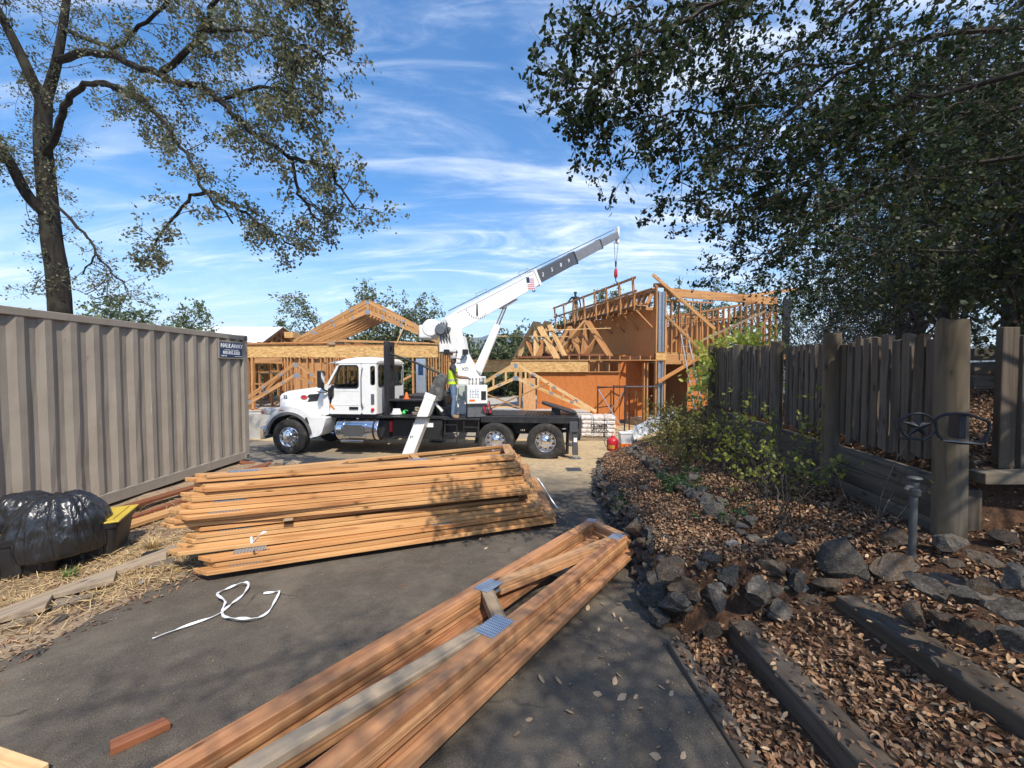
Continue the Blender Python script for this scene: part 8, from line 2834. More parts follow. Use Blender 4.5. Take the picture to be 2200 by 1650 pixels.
def conifer(lab, base, h, rad, seed):
 t = thing('pine_tree', lab, 'tree', base)
 p = Plant(seed)
 base = Vector(base)
 tr = p.limb([base, base + Vector((0, 0, h * 0.5)), base + Vector((0, 0, h))], 0.25, 0.03, 7)
 for k in range(70):
  f = 0.25 + 0.75 * p.r.random()
  q = base + Vector((0, 0, h * f))
  a = p.r.uniform(0, 6.28)
  S = p.shoot(q, Vector((math.cos(a), math.sin(a), 0.15)), rad * (1.08 - f) * p.r.uniform(0.7, 1.2) + 0.2, 0.03, 0.04, 0.12, 4)
  p.leaves(S, 34, 0.14, 0.1)
 p.build(t, BARK, TWIG, FARL2, 0.28, 0.10)

q = at(1457, 790, 46); conifer('thin pointed conifer above the top beam of the tall frame', (q.x, q.y, gz(q.x, q.y)), 1.55 + 200 / 860 * 46 - gz(q.x, q.y), 2.2, 71)
q = at(605, 790, 44); conifer('dark pine top between the white roof and the gable trusses', (q.x, q.y, gz(q.x, q.y)), 1.55 + 108 / 860 * 44 - gz(q.x, q.y), 3.2, 72)
q = at(455, 790, 60); conifer('small far treetop over the white roof', (q.x, q.y, gz(q.x, q.y)), 1.55 + 104 / 860 * 60 - gz(q.x, q.y), 3.4, 73)

# --- shrubs in the bed
def shrub(name, lab, base, h, spread, n, leafm, leaf, seed, per=7, n2=5, cat='shrub', drop=0.03, woodm=None, bare=0.0, L2=0.18, wander=0.25):
 t = thing(name, lab, cat, base)
 p = Plant(seed)
 base = Vector(base)
 for k in range(n):
  a = p.r.uniform(0, 6.28)
  d = Vector((math.cos(a) * spread, math.sin(a) * spread, 1.0)) * 1.0
  S = p.shoot(base + Vector((p.r.gauss(0, 0.08), p.r.gauss(0, 0.08), -0.03)), d, h * p.r.uniform(0.7, 1.25), 0.007, drop, wander * 0.7, 7)
  for _ in range(n2):
   j = p.r.randint(2, 6)
   T = p.shoot(S[j], (S[j + 1] - S[j]).normalized() * 0.6 + p.vec(0.7), L2 * h, 0.003, drop, 0.2, 3)
   if p.r.random() >= bare:
    p.leaves(T, per, leaf[0] * 0.4, 0.2)
  p.leaves(S, int(per * 0.8), leaf[0] * 0.5, 0.55)
 p.build(t, TWIG, woodm or TWIG, leafm, leaf[0], leaf[1], 0.3, 0.25, crown='foliage')
 return t

def bed_pt(x, y): return (x, y, gz(x, y))

shrub('rose_bush', 'bright green rose bush with loose stems in front of the fence', bed_pt(2.62, 4.15), 0.92, 0.60, 14, ROSEL, (0.048, 0.032), 81, per=6, n2=5)
shrub('rose_bush', 'darker rose bush behind the bright one against the fence', bed_pt(2.95, 5.4), 1.10, 0.42, 16, ROSEL, (0.046, 0.030), 82, per=6, n2=6)
shrub('dry_shrub', 'olive brown airy shrub near the end of the fence', bed_pt(3.2, 7.3), 1.05, 0.55, 30, DRYSH, (0.045, 0.028), 83, per=9, n2=8)
shrub('dry_shrub', 'yellowing airy shrub in front of the stair stringers', bed_pt(3.45, 8.8), 1.15, 0.55, 30, DRYSH, (0.045, 0.028), 84, per=9, n2=8)
shrub('dry_shrub', 'reddish low shrub in the middle of the bed', bed_pt(2.75, 6.3), 0.7, 0.7, 24, DRYSH, (0.04, 0.022), 85, per=6, n2=6, bare=0.3)
shrub('fern_clump', 'low green ferny clump spilling over the stone line', bed_pt(2.12, 4.75), 0.38, 1.4, 22, FERNL, (0.05, 0.016), 86, per=10, n2=5, drop=0.10)
shrub('fern_clump', 'small green ferny clump at the near end of the stone line', bed_pt(1.95, 3.7), 0.30, 1.5, 12, FERNL, (0.045, 0.015), 87, per=9, n2=4, drop=0.12)
shrub('low_plant', 'dark heathery tuft on the stone wall behind the truss tip', bed_pt(1.42, 4.95), 0.18, 0.8, 26, FERNL, (0.02, 0.008), 88, per=8, n2=4)
shrub('bare_shrub', 'bare arching stems standing in the leaf litter', bed_pt(2.35, 3.35), 0.75, 0.45, 11, DRYSH, (0.03, 0.02), 89, per=1, n2=3, bare=0.7)
shrub('bare_shrub', 'thin leafless twigs beside the standpipe', bed_pt(2.75, 3.05), 0.65, 0.7, 9, DRYSH, (0.03, 0.02), 90, per=1, n2=3, bare=0.8)
q = fence_pt(4.25, -0.18)
shrub('climbing_rose', 'thin climbing stem with a few leaves on the second post', (q.x, q.y, gz(q.x, q.y)), 1.35, 0.12, 3, ROSEL, (0.055, 0.04), 91, per=3, n2=3, wander=0.1)
# vine over the far end of the fence
def vine():
 c = at(1560, 735, 8.0)
 t = thing('vine', 'sunlit yellow green vine tumbling over the far end of the fence', 'vine', (c.x, c.y, gz(c.x, c.y)))
 p = Plant(92)
 spots = [(1520, 765), (1530, 790), (1500, 805), (1560, 735), (1595, 728), (1545, 755), (1625, 742), (1500, 835), (1520, 815), (1580, 745), (1515, 790), (1610, 735)]
 root = Vector((c.x + 0.1, 8.5, gz(c.x, 8.5)))
 for px, py in spots:
  e = at(px + 10, py, 8.1 + p.r.uniform(-0.1, 0.5))
  P_ = p.limb([root, root.lerp(e, 0.6) + Vector((0, 0, 0.3)), e], 0.012, 0.004, 5, 0.02)
  for _ in range(16):
   T = p.shoot(e + p.vec(0.16), p.vec(1.0), 0.25, 0.004, 0.05, 0.3, 3)
   p.leaves(T, 5, 0.05)
 p.build(t, TWIG, TWIG, VINEL, 0.10, 0.085, 0.25, 0.15, crown='foliage', trunk='stem')

vine()

def tuft(lab, base, h, n, seed, mat, cat='grass tuft'):
 rng = np.random.default_rng(seed)
 V_, F_ = [], []
 for i in range(n):
  a = rng.uniform(0, 6.28); r_ = rng.uniform(0, 0.04)
  b0 = np.array([r_ * math.cos(a), r_ * math.sin(a), 0.0])
  d = np.array([math.cos(a) * rng.uniform(0.1, 0.8), math.sin(a) * rng.uniform(0.1, 0.8), 1.0]) * h * rng.uniform(0.6, 1.2)
  s = np.array([-math.sin(a), math.cos(a), 0]) * 0.003
  m_ = b0 + d * 0.55; e = b0 + d - np.array([0, 0, 0.25 * h])
  k = len(V_)
  V_ += [b0 - s, b0 + s, m_ + s * 0.8, m_ - s * 0.8, e + s * 0.2, e - s * 0.2]
  F_ += [(k, k + 1, k + 2, k + 3), (k + 3, k + 2, k + 4, k + 5)]
 o = link_mesh('grass_tuft', fast_mesh('grass_tuft', np.array(V_), np.array(F_), mat), None, None, Matrix.Translation(base))
 tag(o, lab, cat)

GRASS = mat_leaf('green_grass', [(0.06, 0.12, 0.02), (0.10, 0.18, 0.03), (0.05, 0.09, 0.015)], trans=0.3)
p_ = ground_pt(150, 1245); tuft('small bright green grass tuft beside the notched stringer', p_, 0.11, 90, 1, GRASS)
p_ = ground_pt(15, 1215); tuft('green grass tuft in front of the black bins at the left edge', p_, 0.20, 80, 2, GRASS)
p_ = ground_pt(60, 1305); tuft('dry yellow grass tuft under the stringer', p_, 0.12, 80, 3, STRAW)
p_ = ground_pt(325, 1185); tuft('dry straw tuft under the left end of the stack', p_, 0.16, 140, 4, STRAW)

# ------------------------------------------------------------------ people
SKIN = mat_plain('skin', (0.20, 0.105, 0.065), 0.55, var=0.06)
SKINL = mat_plain('skin_tan', (0.42, 0.24, 0.16), 0.55, var=0.06)
JEANS = mat_plain('jeans', (0.11, 0.17, 0.26), 0.85, var=0.35, nscale=14, bumpy=0.3)
CHARCOAL = mat_plain('charcoal_shirt', (0.035, 0.035, 0.04), 0.85, var=0.2, bumpy=0.2)
BLACKSHIRT = mat_plain('black_shirt', (0.012, 0.013, 0.017), 0.85, var=0.2)
HIVIS = mat_plain('hivis_yellow', (0.55, 0.75, 0.03), 0.7, var=0.06)
HIVISO = mat_plain('hivis_orange', (0.85, 0.17, 0.02), 0.7, var=0.06)
SILVERT = mat_plain('reflective_tape', (0.40, 0.36, 0.30), 0.4, var=0.05)
CAPGREY = mat_plain('cap_grey', (0.32, 0.30, 0.28), 0.8, var=0.1)
BOOT = mat_plain('tan_boots', (0.24, 0.15, 0.085), 0.8, var=0.15)
GLOVE = mat_plain('work_gloves', (0.09, 0.085, 0.08), 0.85)
HAIRM = mat_plain('dark_hair', (0.012, 0.010, 0.009), 0.6)
KHAKI = mat_plain('khaki_trousers', (0.22, 0.17, 0.11), 0.85, var=0.15)

def person(lab, M, J, mats, headwear=None, vest=None, head_turn=0.0, h=1.75):
 """J: joint positions in the body's frame (x right, y forward, z up, metres for a 1.75 m figure); one skinned mesh"""
 t = thing('person', lab, 'person', M.translation, M.to_3x3())
 V_ = []; E_ = []; Rr = []; seg = []

 def v(p, r):
  V_.append(Vector(p)); Rr.append(r); return len(V_) - 1

 def chain(pts, part, root=None):
  prev = root
  for p, r in pts:
   i = v(p, r)
   if prev is not None:
    E_.append((prev, i)); seg.append((prev, i, part))
   prev = i
  return prev
 pel = v(J['pelvis'], (0.145, 0.10))
 sp = J['chest']
 mid = Vector(J['pelvis']).lerp(Vector(sp), 0.5)
 b1 = chain([(mid, (0.140, 0.10)), (sp, (0.165, 0.105))], 'shirt', pel)
 nk = chain([(J['neck'], (0.060, 0.060))], 'shirt', b1)
 hd = Vector(J['head'])
 chain([(Vector(J['neck']).lerp(hd, 0.35), (0.055, 0.058)), (hd.lerp(Vector(J['neck']), 0.12) + Vector((0, 0.012, 0)), (0.070, 0.088)), (hd + Vector((0, 0.0, 0.07)), (0.074, 0.092)), (hd + Vector((0, -0.008, 0.125)), (0.052, 0.066))], 'skin', nk)
 for s, k in ((-1, 'l'), (1, 'r')):
  sh = J['sh_' + k]; el = J['el_' + k]; wr = J['wr_' + k]
  a = chain([(sh, (0.062, 0.062)), (Vector(sh).lerp(Vector(el), 0.55), (0.052, 0.052))], 'sleeve', b1)
  a = chain([(el, (0.042, 0.042))], 'forearm', a)
  a = chain([(Vector(el).lerp(Vector(wr), 0.3), (0.044, 0.044)), (wr, (0.027, 0.030))], 'forearm', a)
  hv = (Vector(wr) - Vector(el)).normalized()
  side = hv.cross(Vector((0, 0, 1)))
  side = side.normalized() if side.length > 0.1 else Vector((1, 0, 0))
  palm = chain([(Vector(wr) + hv * 0.055, (0.040, 0.020))], 'hand', a)
  curl = J.get('curl', Vector((0, 0, -0.6)))
  for q, (off, ln) in enumerate(((-0.030, 0.062), (-0.010, 0.072), (0.010, 0.068), (0.028, 0.055))):
   p0 = Vector(wr) + hv * 0.085 + side * off
   p1 = p0 + (hv + curl * 0.5).normalized() * ln * 0.55
   p2 = p1 + (hv * 0.3 + curl).normalized() * ln * 0.5
   chain([(p0, (0.011, 0.011)), (p1, (0.010, 0.010)), (p2, (0.008, 0.008))], 'hand', palm)
  p0 = Vector(wr) + hv * 0.035 + side * (-s * 0.034)
  p1 = p0 + (hv + side * (-s) * 0.6).normalized() * 0.04
  chain([(p0, (0.013, 0.013)), (p1, (0.011, 0.011)), (p1 + (hv + curl * 0.4).normalized() * 0.028, (0.009, 0.009))], 'hand', palm)
  hp = J['hip_' + k]; kn = J['kn_' + k]; an = J['an_' + k]
  a = chain([(hp, (0.092, 0.098)), (Vector(hp).lerp(Vector(kn), 0.5), (0.082, 0.086)), (kn, (0.060, 0.064)), (Vector(kn).lerp(Vector(an), 0.35), (0.062, 0.066)), (an, (0.046, 0.05))], 'legs', pel)
  f = Vector(J['toe_' + k])
  chain([(Vector(an).lerp(f, 0.3) + Vector((0, 0, -0.035)), (0.046, 0.042)), (f, (0.045, 0.030))], 'boot', a)
 me = bpy.data.meshes.new('body')
 me.from_pydata([tuple(p) for p in V_], E_, [])
 ob = bpy.data.objects.new('body', me)
 COL.objects.link(ob)
 sk = ob.modifiers.new('skin', 'SKIN')
 sk.use_smooth_shade = True
 for i, r in enumerate(Rr):
  me.skin_vertices[0].data[i].radius = r
  me.skin_vertices[0].data[i].use_root = (i == 0)
 ss = ob.modifiers.new('sub', 'SUBSURF')
 ss.levels = ss.render_levels = 2
 dg = bpy.context.evaluated_depsgraph_get()
 me2 = bpy.data.meshes.new_from_object(ob.evaluated_get(dg))
 bpy.data.objects.remove(ob, do_unlink=True)
 order = ['shirt', 'sleeve', 'forearm', 'hand', 'legs', 'boot', 'skin']
 me2.materials.clear()
 for k in order:
  me2.materials.append(mats[k])
 segs = [(V_[a], V_[b_], order.index(part), (Rr[a][0] + Rr[b_][0]) / 2) for a, b_, part in seg]
 waist = Vector(J['pelvis']).z + 0.03
 for f in me2.polygons:
  c = f.center
  best, bi = 9, 0
  for a, b_, k, r_ in segs:
   d = b_ - a
   tt = max(0, min(1, (c - a).dot(d) / max(d.length_squared, 1e-9)))
   e = (c - a - d * tt).length - r_ * 0.9
   if e < best: best, bi = e, k
  if bi in (0,) and c.z < waist: bi = 4
  f.material_index = bi
  f.use_smooth = True
 o = link_mesh('body', me2, None, t, Matrix())
 HM = Matrix.Translation(hd) @ Matrix.Rotation(head_turn, 4, 'Z')
 # face: nose, eyes, mouth, ears
 b = MB(); b._add([HM @ Vector(q) for q in ((-0.014, 0.078, 0.02), (0.014, 0.078, 0.02), (0.0, 0.112, 0.012), (0.0, 0.082, 0.062))], [(0, 1, 2), (0, 2, 3), (1, 3, 2), (0, 3, 1)]); b.build('nose', mats['skin'], t, smooth=True)
 for s in (-1, 1):
  b = MB(); b.lathe([(0.0, -0.011), (0.011, 0.0), (0.0, 0.011)], 8, HM @ Matrix.Translation((s * 0.030, 0.080, 0.066))); b.build('eye', HAIRM, t, smooth=True)
  b = MB(); b.lathe([(0.0, -0.03), (0.012, -0.012), (0.016, 0.012), (0.0, 0.03)], 8, HM @ Matrix.Translation((s * 0.078, -0.005, 0.048))); b.build('ear', mats['skin'], t, smooth=True)
 b = MB(); b.box(-0.024, 0.024, 0.083, 0.092, -0.022, -0.014, HM); b.build('mouth', HAIRM, t)
 if headwear == 'cap':
  prof = [(0.088, 0.075), (0.089, 0.10), (0.080, 0.135), (0.055, 0.162), (0.0, 0.172)]
  b = MB(); b.lathe(prof, 18, HM @ Matrix.Diagonal((1, 1.1, 1, 1))); cap = b.build('cap', CAPGREY, t, smooth=True)
  b = MB(); b.prism([(-0.07, 0.075), (-0.06, 0.135), (-0.03, 0.16), (0.03, 0.16), (0.06, 0.135), (0.07, 0.075)], 0.076, 0.084, HM, axis='z'); b.build('cap_peak', CHARCOAL, cap)
 elif headwear == 'hair':
  prof = [(0.080, 0.045), (0.086, 0.08), (0.082, 0.115), (0.060, 0.145), (0.0, 0.158)]
  b = MB(); b.lathe(prof, 18, HM @ Matrix.Translation((0, -0.012, 0)) @ Matrix.Diagonal((1, 1.1, 1, 1))); b.build('hair', HAIRM, t, smooth=True)
 elif headwear == 'helmet':
  prof = [(0.125, 0.075), (0.105, 0.082), (0.100, 0.11), (0.085, 0.15), (0.05, 0.18), (0.0, 0.19)]
  b = MB(); b.lathe(prof, 20, HM @ Matrix.Diagonal((1, 1.12, 1, 1))); b.build('hard_hat', vest or HIVISO, t, smooth=True)
 if vest is not None:
  pc, pp = Vector(J['chest']), Vector(J['pelvis'])
  rings = []
  for f, rx, ry in ((-0.02, 0.185, 0.145), (0.25, 0.178, 0.140), (0.55, 0.182, 0.140), (0.85, 0.192, 0.140), (1.05, 0.185, 0.130), (1.2, 0.14, 0.10)):
   c = pp.lerp(pc, f)
   rings.append([(c.x + rx * math.cos(a), c.y + ry * math.sin(a), c.z) for a in np.linspace(0, 2 * math.pi, 25)[:-1]])
  b = MB(); b.loft(rings, cap=False); vo = b.build('vest', vest, t, smooth=True)
  rings = []
  for f, rx, ry in ((0.22, 0.183, 0.145), (0.36, 0.184, 0.145)):
   c = pp.lerp(pc, f)
   rings.append([(c.x + rx * math.cos(a), c.y + ry * math.sin(a), c.z) for a in np.linspace(0, 2 * math.pi, 25)[:-1]])
  b = MB(); b.loft(rings, cap=False); b.build('reflective_band', SILVERT, vo, smooth=True)
 return t

STAND = dict(pelvis=(0, 0, 0.96), chest=(0, 0.01, 1.32), neck=(0, 0.0, 1.50), head=(0, 0.015, 1.585), sh_l=(-0.19, 0, 1.42), sh_r=(0.19, 0, 1.42), el_l=(-0.25, 0.02, 1.13), el_r=(0.25, 0.02, 1.13), wr_l=(-0.24, 0.14, 0.90), wr_r=(0.24, 0.14, 0.90),
   hip_l=(-0.095, 0, 0.91), hip_r=(0.095, 0, 0.91), kn_l=(-0.11, 0.03, 0.50), kn_r=(0.11, 0.03, 0.50), an_l=(-0.12, -0.01, 0.09), an_r=(0.12, -0.01, 0.09), toe_l=(-0.135, 0.17, 0.035), toe_r=(0.135, 0.17, 0.035))
# crane operator on the step, facing the console with both hands on the levers
op = dict(STAND)
op.update(el_l=(-0.24, 0.10, 1.16), el_r=(0.25, 0.14, 1.15), wr_l=(-0.10, 0.34, 1.14), wr_r=(0.16, 0.38, 1.12), curl=Vector((0, 0, -0.8)))
pos = TM @ Vector((4.98, -0.045, 1.155))
person('crane operator in a yellow vest, cap and jeans at the truck levers', Matrix.Translation(pos) @ Matrix.Rotation(TRUCK_A - R(78), 4, 'Z'), op,
 dict(shirt=CHARCOAL, sleeve=CHARCOAL, forearm=SKIN, hand=GLOVE, legs=JEANS, boot=BOOT, skin=SKIN), 'cap', HIVIS, head_turn=R(-38))
# framer on the catwalk, seen from behind
fr_ = dict(STAND)
fr_.update(el_l=(-0.33, 0.10, 1.24), wr_l=(-0.46, 0.16, 1.05), el_r=(0.27, -0.02, 1.14), wr_r=(0.32, 0.02, 0.88))
q = B(-0.62, 6.35, 4.262)
person('framer in a black shirt seen from behind on the catwalk', Matrix.Translation(q) @ Matrix.Rotation(R(8), 4, 'Z'), fr_,
 dict(shirt=BLACKSHIRT, sleeve=BLACKSHIRT, forearm=BLACKSHIRT, hand=SKINL, legs=KHAKI, boot=BOOT, skin=SKINL), 'hair', None)
# framer in orange among the upper studs
q = B(1.45, 2.2, 2.302)
person('framer in an orange shirt and helmet among the upper floor studs', Matrix.Translation(q) @ Matrix.Rotation(R(150), 4, 'Z'), fr_,
 dict(shirt=HIVISO, sleeve=HIVISO, forearm=SKINL, hand=SKINL, legs=JEANS, boot=BOOT, skin=SKINL), 'helmet', HIVISO)

# ------------------------------------------------------------------ bins and rubbish bags by the container
def mat_bag():
 m, t, p = new_mat('bin_bag')
 tc = t.nodes.new('ShaderNodeTexCoord')
 n = tex(t, 'Noise', mapping(t, tc.outputs['Object'], (1, 1, 0.35)), Scale=4.5, Detail=3.0, Roughness=0.5, Distortion=2.2)
 p.inputs['Base Color'].default_value = (0.016, 0.016, 0.017, 1)
 p.inputs['Roughness'].default_value = 0.33
 p.inputs['Specular IOR Level'].default_value = 0.65
 bump(t, p, n.outputs['Fac'], 0.75, 0.06)
 return m

BAG = mat_bag()

def tote(lab, M, lid=True):
 t = thing('storage_tote', lab, 'storage bin', M.translation, M.to_3x3())
 L_, W_, H_ = 0.39, 0.26, 0.36
 rings = []
 for z, s in ((0.0, 0.86), (0.02, 0.88), (0.30, 0.985), (0.31, 1.03), (0.36, 1.05)):
  rr_ = 0.06
  ring = []
  for cx, cy, a0 in ((1, 1, 0), (-1, 1, 90), (-1, -1, 180), (1, -1, 270)):
   for k in range(4):
    a = R(a0 + 30 * k)
    ring.append((cx * (L_ * s - rr_) + rr_ * math.cos(a), cy * (W_ * s - rr_) + rr_ * math.sin(a), z))
  rings.append(ring)
 b = MB(); b.loft(rings); b.build('tub', BLACKP, t, smooth=True)
 for k in (-2, -1, 0, 1, 2):
  b = MB(); b.box(k * 0.13 - 0.02, k * 0.13 + 0.02, -W_ * 0.985, -W_ * 0.93, 0.04, 0.30); b.build('rib', BLACKP, t, bevel=0.006)
 if lid:
  b = MB(); b.box(-L_ * 1.06, L_ * 1.06, -W_ * 1.07, W_ * 1.07, 0.362, 0.38); b.box(-L_ * 0.9, L_ * 0.9, -W_ * 0.85, W_ * 0.85, 0.381, 0.392)
  b.build('lid', YELLOWP, t, bevel=0.012, seg=2)
 return t

def bag(lab, c, size, seed, rotz=0.0):
 bm = bmesh.new()
 bmesh.ops.create_icosphere(bm, subdivisions=6 if seed == 2 else 5, radius=1.0)
 off = Vector((seed * 3.7, seed * 1.9, seed))
 for vtx in bm.verts:
  p = vtx.co.copy()
  n = noise.fractal(p * 1.1 + off, 1.0, 2.0, 3) * 0.12
  az = math.atan2(p.y, p.x)
  ridge_ = abs(noise.noise(Vector((math.cos(az) * 3.5, math.sin(az) * 3.5, p.z * 0.6)) + off)) * -0.13 + abs(noise.noise(Vector((p.x * 9 + p.z * 4, p.y * 9, p.z * 2.0)) - off)) * -0.03
  p *= 1 + n + ridge_
  if p.z < -0.45: p.z = -0.45 + (p.z + 0.45) * 0.25
  p.x = math.copysign(abs(p.x) ** 0.85, p.x); p.y = math.copysign(abs(p.y) ** 0.85, p.y)
  vtx.co = Vector((p.x * size[0], p.y * size[1], p.z * size[2]))
 me = bpy.data.meshes.new('rubbish_bag')
 bm.to_mesh(me); bm.free()
 me.polygons.foreach_set('use_smooth', [True] * len(me.polygons))
 o = link_mesh('rubbish_bag', me, BAG, None, Matrix.Translation(c) @ Matrix.Rotation(rotz, 4, 'Z'))
 return tag(o, lab, 'rubbish bag')

bx0, by0 = -4.40, 3.98
tote('black tote with a yellow lid mostly hidden under the rubbish bag', Matrix.Translation((bx0, by0, gz(bx0, by0) + 0.0)) @ Matrix.Rotation(R(28), 4, 'Z'))
bx1, by1 = -4.62, 3.62
tote('open black tote at the left edge behind the bag', Matrix.Translation((bx1, by1, gz(bx1, by1) + 0.0)) @ Matrix.Rotation(R(34), 4, 'Z'), lid=False)
bag('big shiny black rubbish bag slumped over the totes', (-4.33, 3.78, gz(-4.3, 3.8) + 0.34), (0.36, 0.33, 0.39), 2, R(32))
bag('second black rubbish bag behind the big one', (-4.68, 3.80, gz(-4.6, 3.8) + 0.48), (0.25, 0.22, 0.22), 5, R(10))
p_ = at(570, 968, 9.4); p_.z = gz(p_.x, p_.y)
bag('crumpled black plastic sheet in front of the truck wheel', (p_.x, p_.y, p_.z + 0.07), (0.36, 0.25, 0.12), 9, 0.3)
p_ = ground_pt(335, 1200)
bag('scrap of black plastic in the straw under the stack end', (p_.x, p_.y, p_.z + 0.03), (0.14, 0.10, 0.05), 12, 0.3)
p_ = drive_pt(548, 975)

# ------------------------------------------------------------------ pallet of wrapped stone, stringers, cans, grate
def mat_wrapped():
 m, t, p = new_mat('wrapped_sacks')
 tc = t.nodes.new('ShaderNodeTexCoord')
 n = tex(t, 'Noise', tc.outputs['Object'], Scale=9.0, Detail=5.0, Roughness=0.6)
 n2 = tex(t, 'Noise', mapping(t, tc.outputs['Object'], (3, 3, 14)), Scale=2.0, Detail=5.0)
 c = ramp(t, n.outputs['Fac'], [(0.35, (0.50, 0.40, 0.30)), (0.48, (0.66, 0.60, 0.54)), (0.6, (0.76, 0.74, 0.72))])
 c = mixc(t, math_node(t, 'MULTIPLY', ramp_val(t, n2.outputs['Fac'], 0.52, 0.66), 0.7), c, (0.36, 0.24, 0.16))
 t.links.new(c, p.inputs['Base Color'])
 p.inputs['Roughness'].default_value = 0.35
 bump(t, p, n.outputs['Fac'], 0.8, 0.04)
 return m

WRAP = mat_wrapped()

def pallet():
 c = at(1290, 945, 14.05)
 M = Matrix.Translation((c.x, c.y + 0.5, -0.955)) @ Matrix.Rotation(R(-8), 4, 'Z')
 t = thing('pallet_load', 'pallet of strapped sacks in torn white wrap beside the truck tail', 'pallet', M.translation, M.to_3x3())
 for k in range(6):
  x = -0.58 + k * 0.232
  b = MB(); b.box(x - 0.045, x + 0.045, -0.50, 0.50, 0.122, 0.142); b.build('deck_board', WOODOLD, t)
 for y in (-0.46, 0.0, 0.46):
  b = MB(); b.box(-0.63, 0.63, y - 0.022, y + 0.022, 0.022, 0.120); b.build('stringer', WOODOLD, t)
 for y in (-0.44, 0.0, 0.44):
  b = MB(); b.box(-0.63, 0.63, y - 0.05, y + 0.05, 0.0, 0.02); b.build('bottom_board', WOODOLD, t)
 rr = random.Random(4)
 for lev in range(5):
  for i in range(3):
   for j in range(2):
    x0 = -0.60 + i * 0.40; y0 = -0.48 + j * 0.48; z0 = 0.145 + lev * 0.145
    b = MB(); b.box(x0 + 0.004, x0 + 0.396, y0 + 0.004, y0 + 0.476, z0, z0 + 0.14)
    o = b.build('sack', WRAP, t, bevel=0.05, seg=3)
    o.matrix_basis = Matrix.Translation((rr.uniform(-.02, .02), rr.uniform(-.02, .02), 0)) @ o.matrix_basis
 for x in (-0.22, 0.32):
  b = MB(); b.box(x - 0.012, x + 0.012, -0.515, -0.510, 0.145, 0.88); b.box(x - 0.012, x + 0.012, -0.515, 0.515, 0.8805, 0.884); b.build('strap', STRAP, t)
 lettering('sack_lettering', 'OLYMPIA', 0.155, INK, t, Matrix.Translation((0.02, -0.517, 0.53)) @ Matrix.Rotation(R(90), 4, 'X'), bold=True, spacing=0.9)
 lettering('sack_lettering', 'STUCCO', 0.145, INK, t, Matrix.Translation((0.05, -0.517, 0.34)) @ Matrix.Rotation(R(90), 4, 'X'), bold=True, spacing=1.0)

pallet()

STRW = mat_plain('primed_white', (0.72, 0.74, 0.76), 0.5, var=0.05)
# stack of white primed stair stringers, on edge, leaning against the bed
def white_stringers():
 base = at(1385, 940, 11.3)
 for k in range(7):
  p = Vector((base.x + 0.05 + 0.10 * k, base.y + 0.14 * k, gz(base.x + 0.1 * k, base.y + 0.1 * k)))
  b = MB()
  b.prism(zigzag(5, 0.26, 0.17, 0.20), -0.022, 0.022, axis='z')
  X_ = Vector((0.90, 0.28, 0.26)).normalized()
  Z_ = Vector((0.30, -0.95, 0.12)); Z_ = (Z_ - X_ * Z_.dot(X_)).normalized()
  Y_ = Z_.cross(X_)
  M = Matrix((X_, Y_, Z_)).transposed().to_4x4(); M.translation = p + Vector((-0.45, -0.1, 0.22))
  o = b.build('stair_stringer', STRW, None, M, bevel=0.003)
  lab = {0: 'front white stair stringer of the leaning row by the shrubs', 6: 'rear white stair stringer of the leaning row by the shrubs'}.get(k, ordinal(k) + ' white stair stringer behind the front one by the shrubs')
  tag(o, lab, 'stair stringer', 'white stair stringers by the shrubs')

white_stringers()

def gas_can():
 p = at(1316, 979, 10.6); p.z = gz(p.x, p.y)
 t = thing('fuel_can', 'red metal safety fuel can with a yellow label', 'fuel can', p)
 b = MB(); b.lathe([(0.0, 0.0), (0.145, 0.0), (0.152, 0.015), (0.152, 0.17), (0.147, 0.175), (0.152, 0.18), (0.152, 0.27), (0.13, 0.315), (0.07, 0.345), (0.045, 0.36), (0.045, 0.39), (0.0, 0.395)], 28, Matrix()); b.build('can', REDP, t, smooth=True)
 b = MB()
 n = 10
 a = np.linspace(R(205), R(275), n)
 b._add([(0.1535 * math.cos(x), 0.1535 * math.sin(x), z) for z in (0.07, 0.16) for x in a], [(i, i + 1, n + i + 1, n + i) for i in range(n - 1)]); lb = b.build('label', YELLOWP, t)
 for k in range(4):
  xx = R(212 + k * 16)
  b = MB(); b.box(-0.006, 0.006, -0.002, 0.002, -0.03, 0.03, Matrix.Translation((0.1555 * math.cos(xx), 0.1555 * math.sin(xx), 0.115)) @ Matrix.Rotation(xx + R(90), 4, 'Z')); b.build('label_bar', REDP, lb)
 b = MB(); b.tube(smooth_path([(-0.05, 0, 0.37), (-0.15, 0, 0.37), (-0.22, 0, 0.28), (-0.20, 0, 0.16), (-0.155, 0, 0.10)], 5), 0.011, 8); b.build('carry_handle', GREYM, t, smooth=True)
 b = MB(); b.tube([(0.03, 0, 0.38), (0.07, 0, 0.44), (0.0, 0, 0.45), (-0.03, 0, 0.40)], 0.012, 8); b.build('spout_lever', REDP, t, smooth=True)

gas_can()
WHITEPL = mat_plain('white_plastic', (0.74, 0.74, 0.72), 0.4, var=0.05, dirt=(0.5, 0.46, 0.4), dirt_amt=0.3)

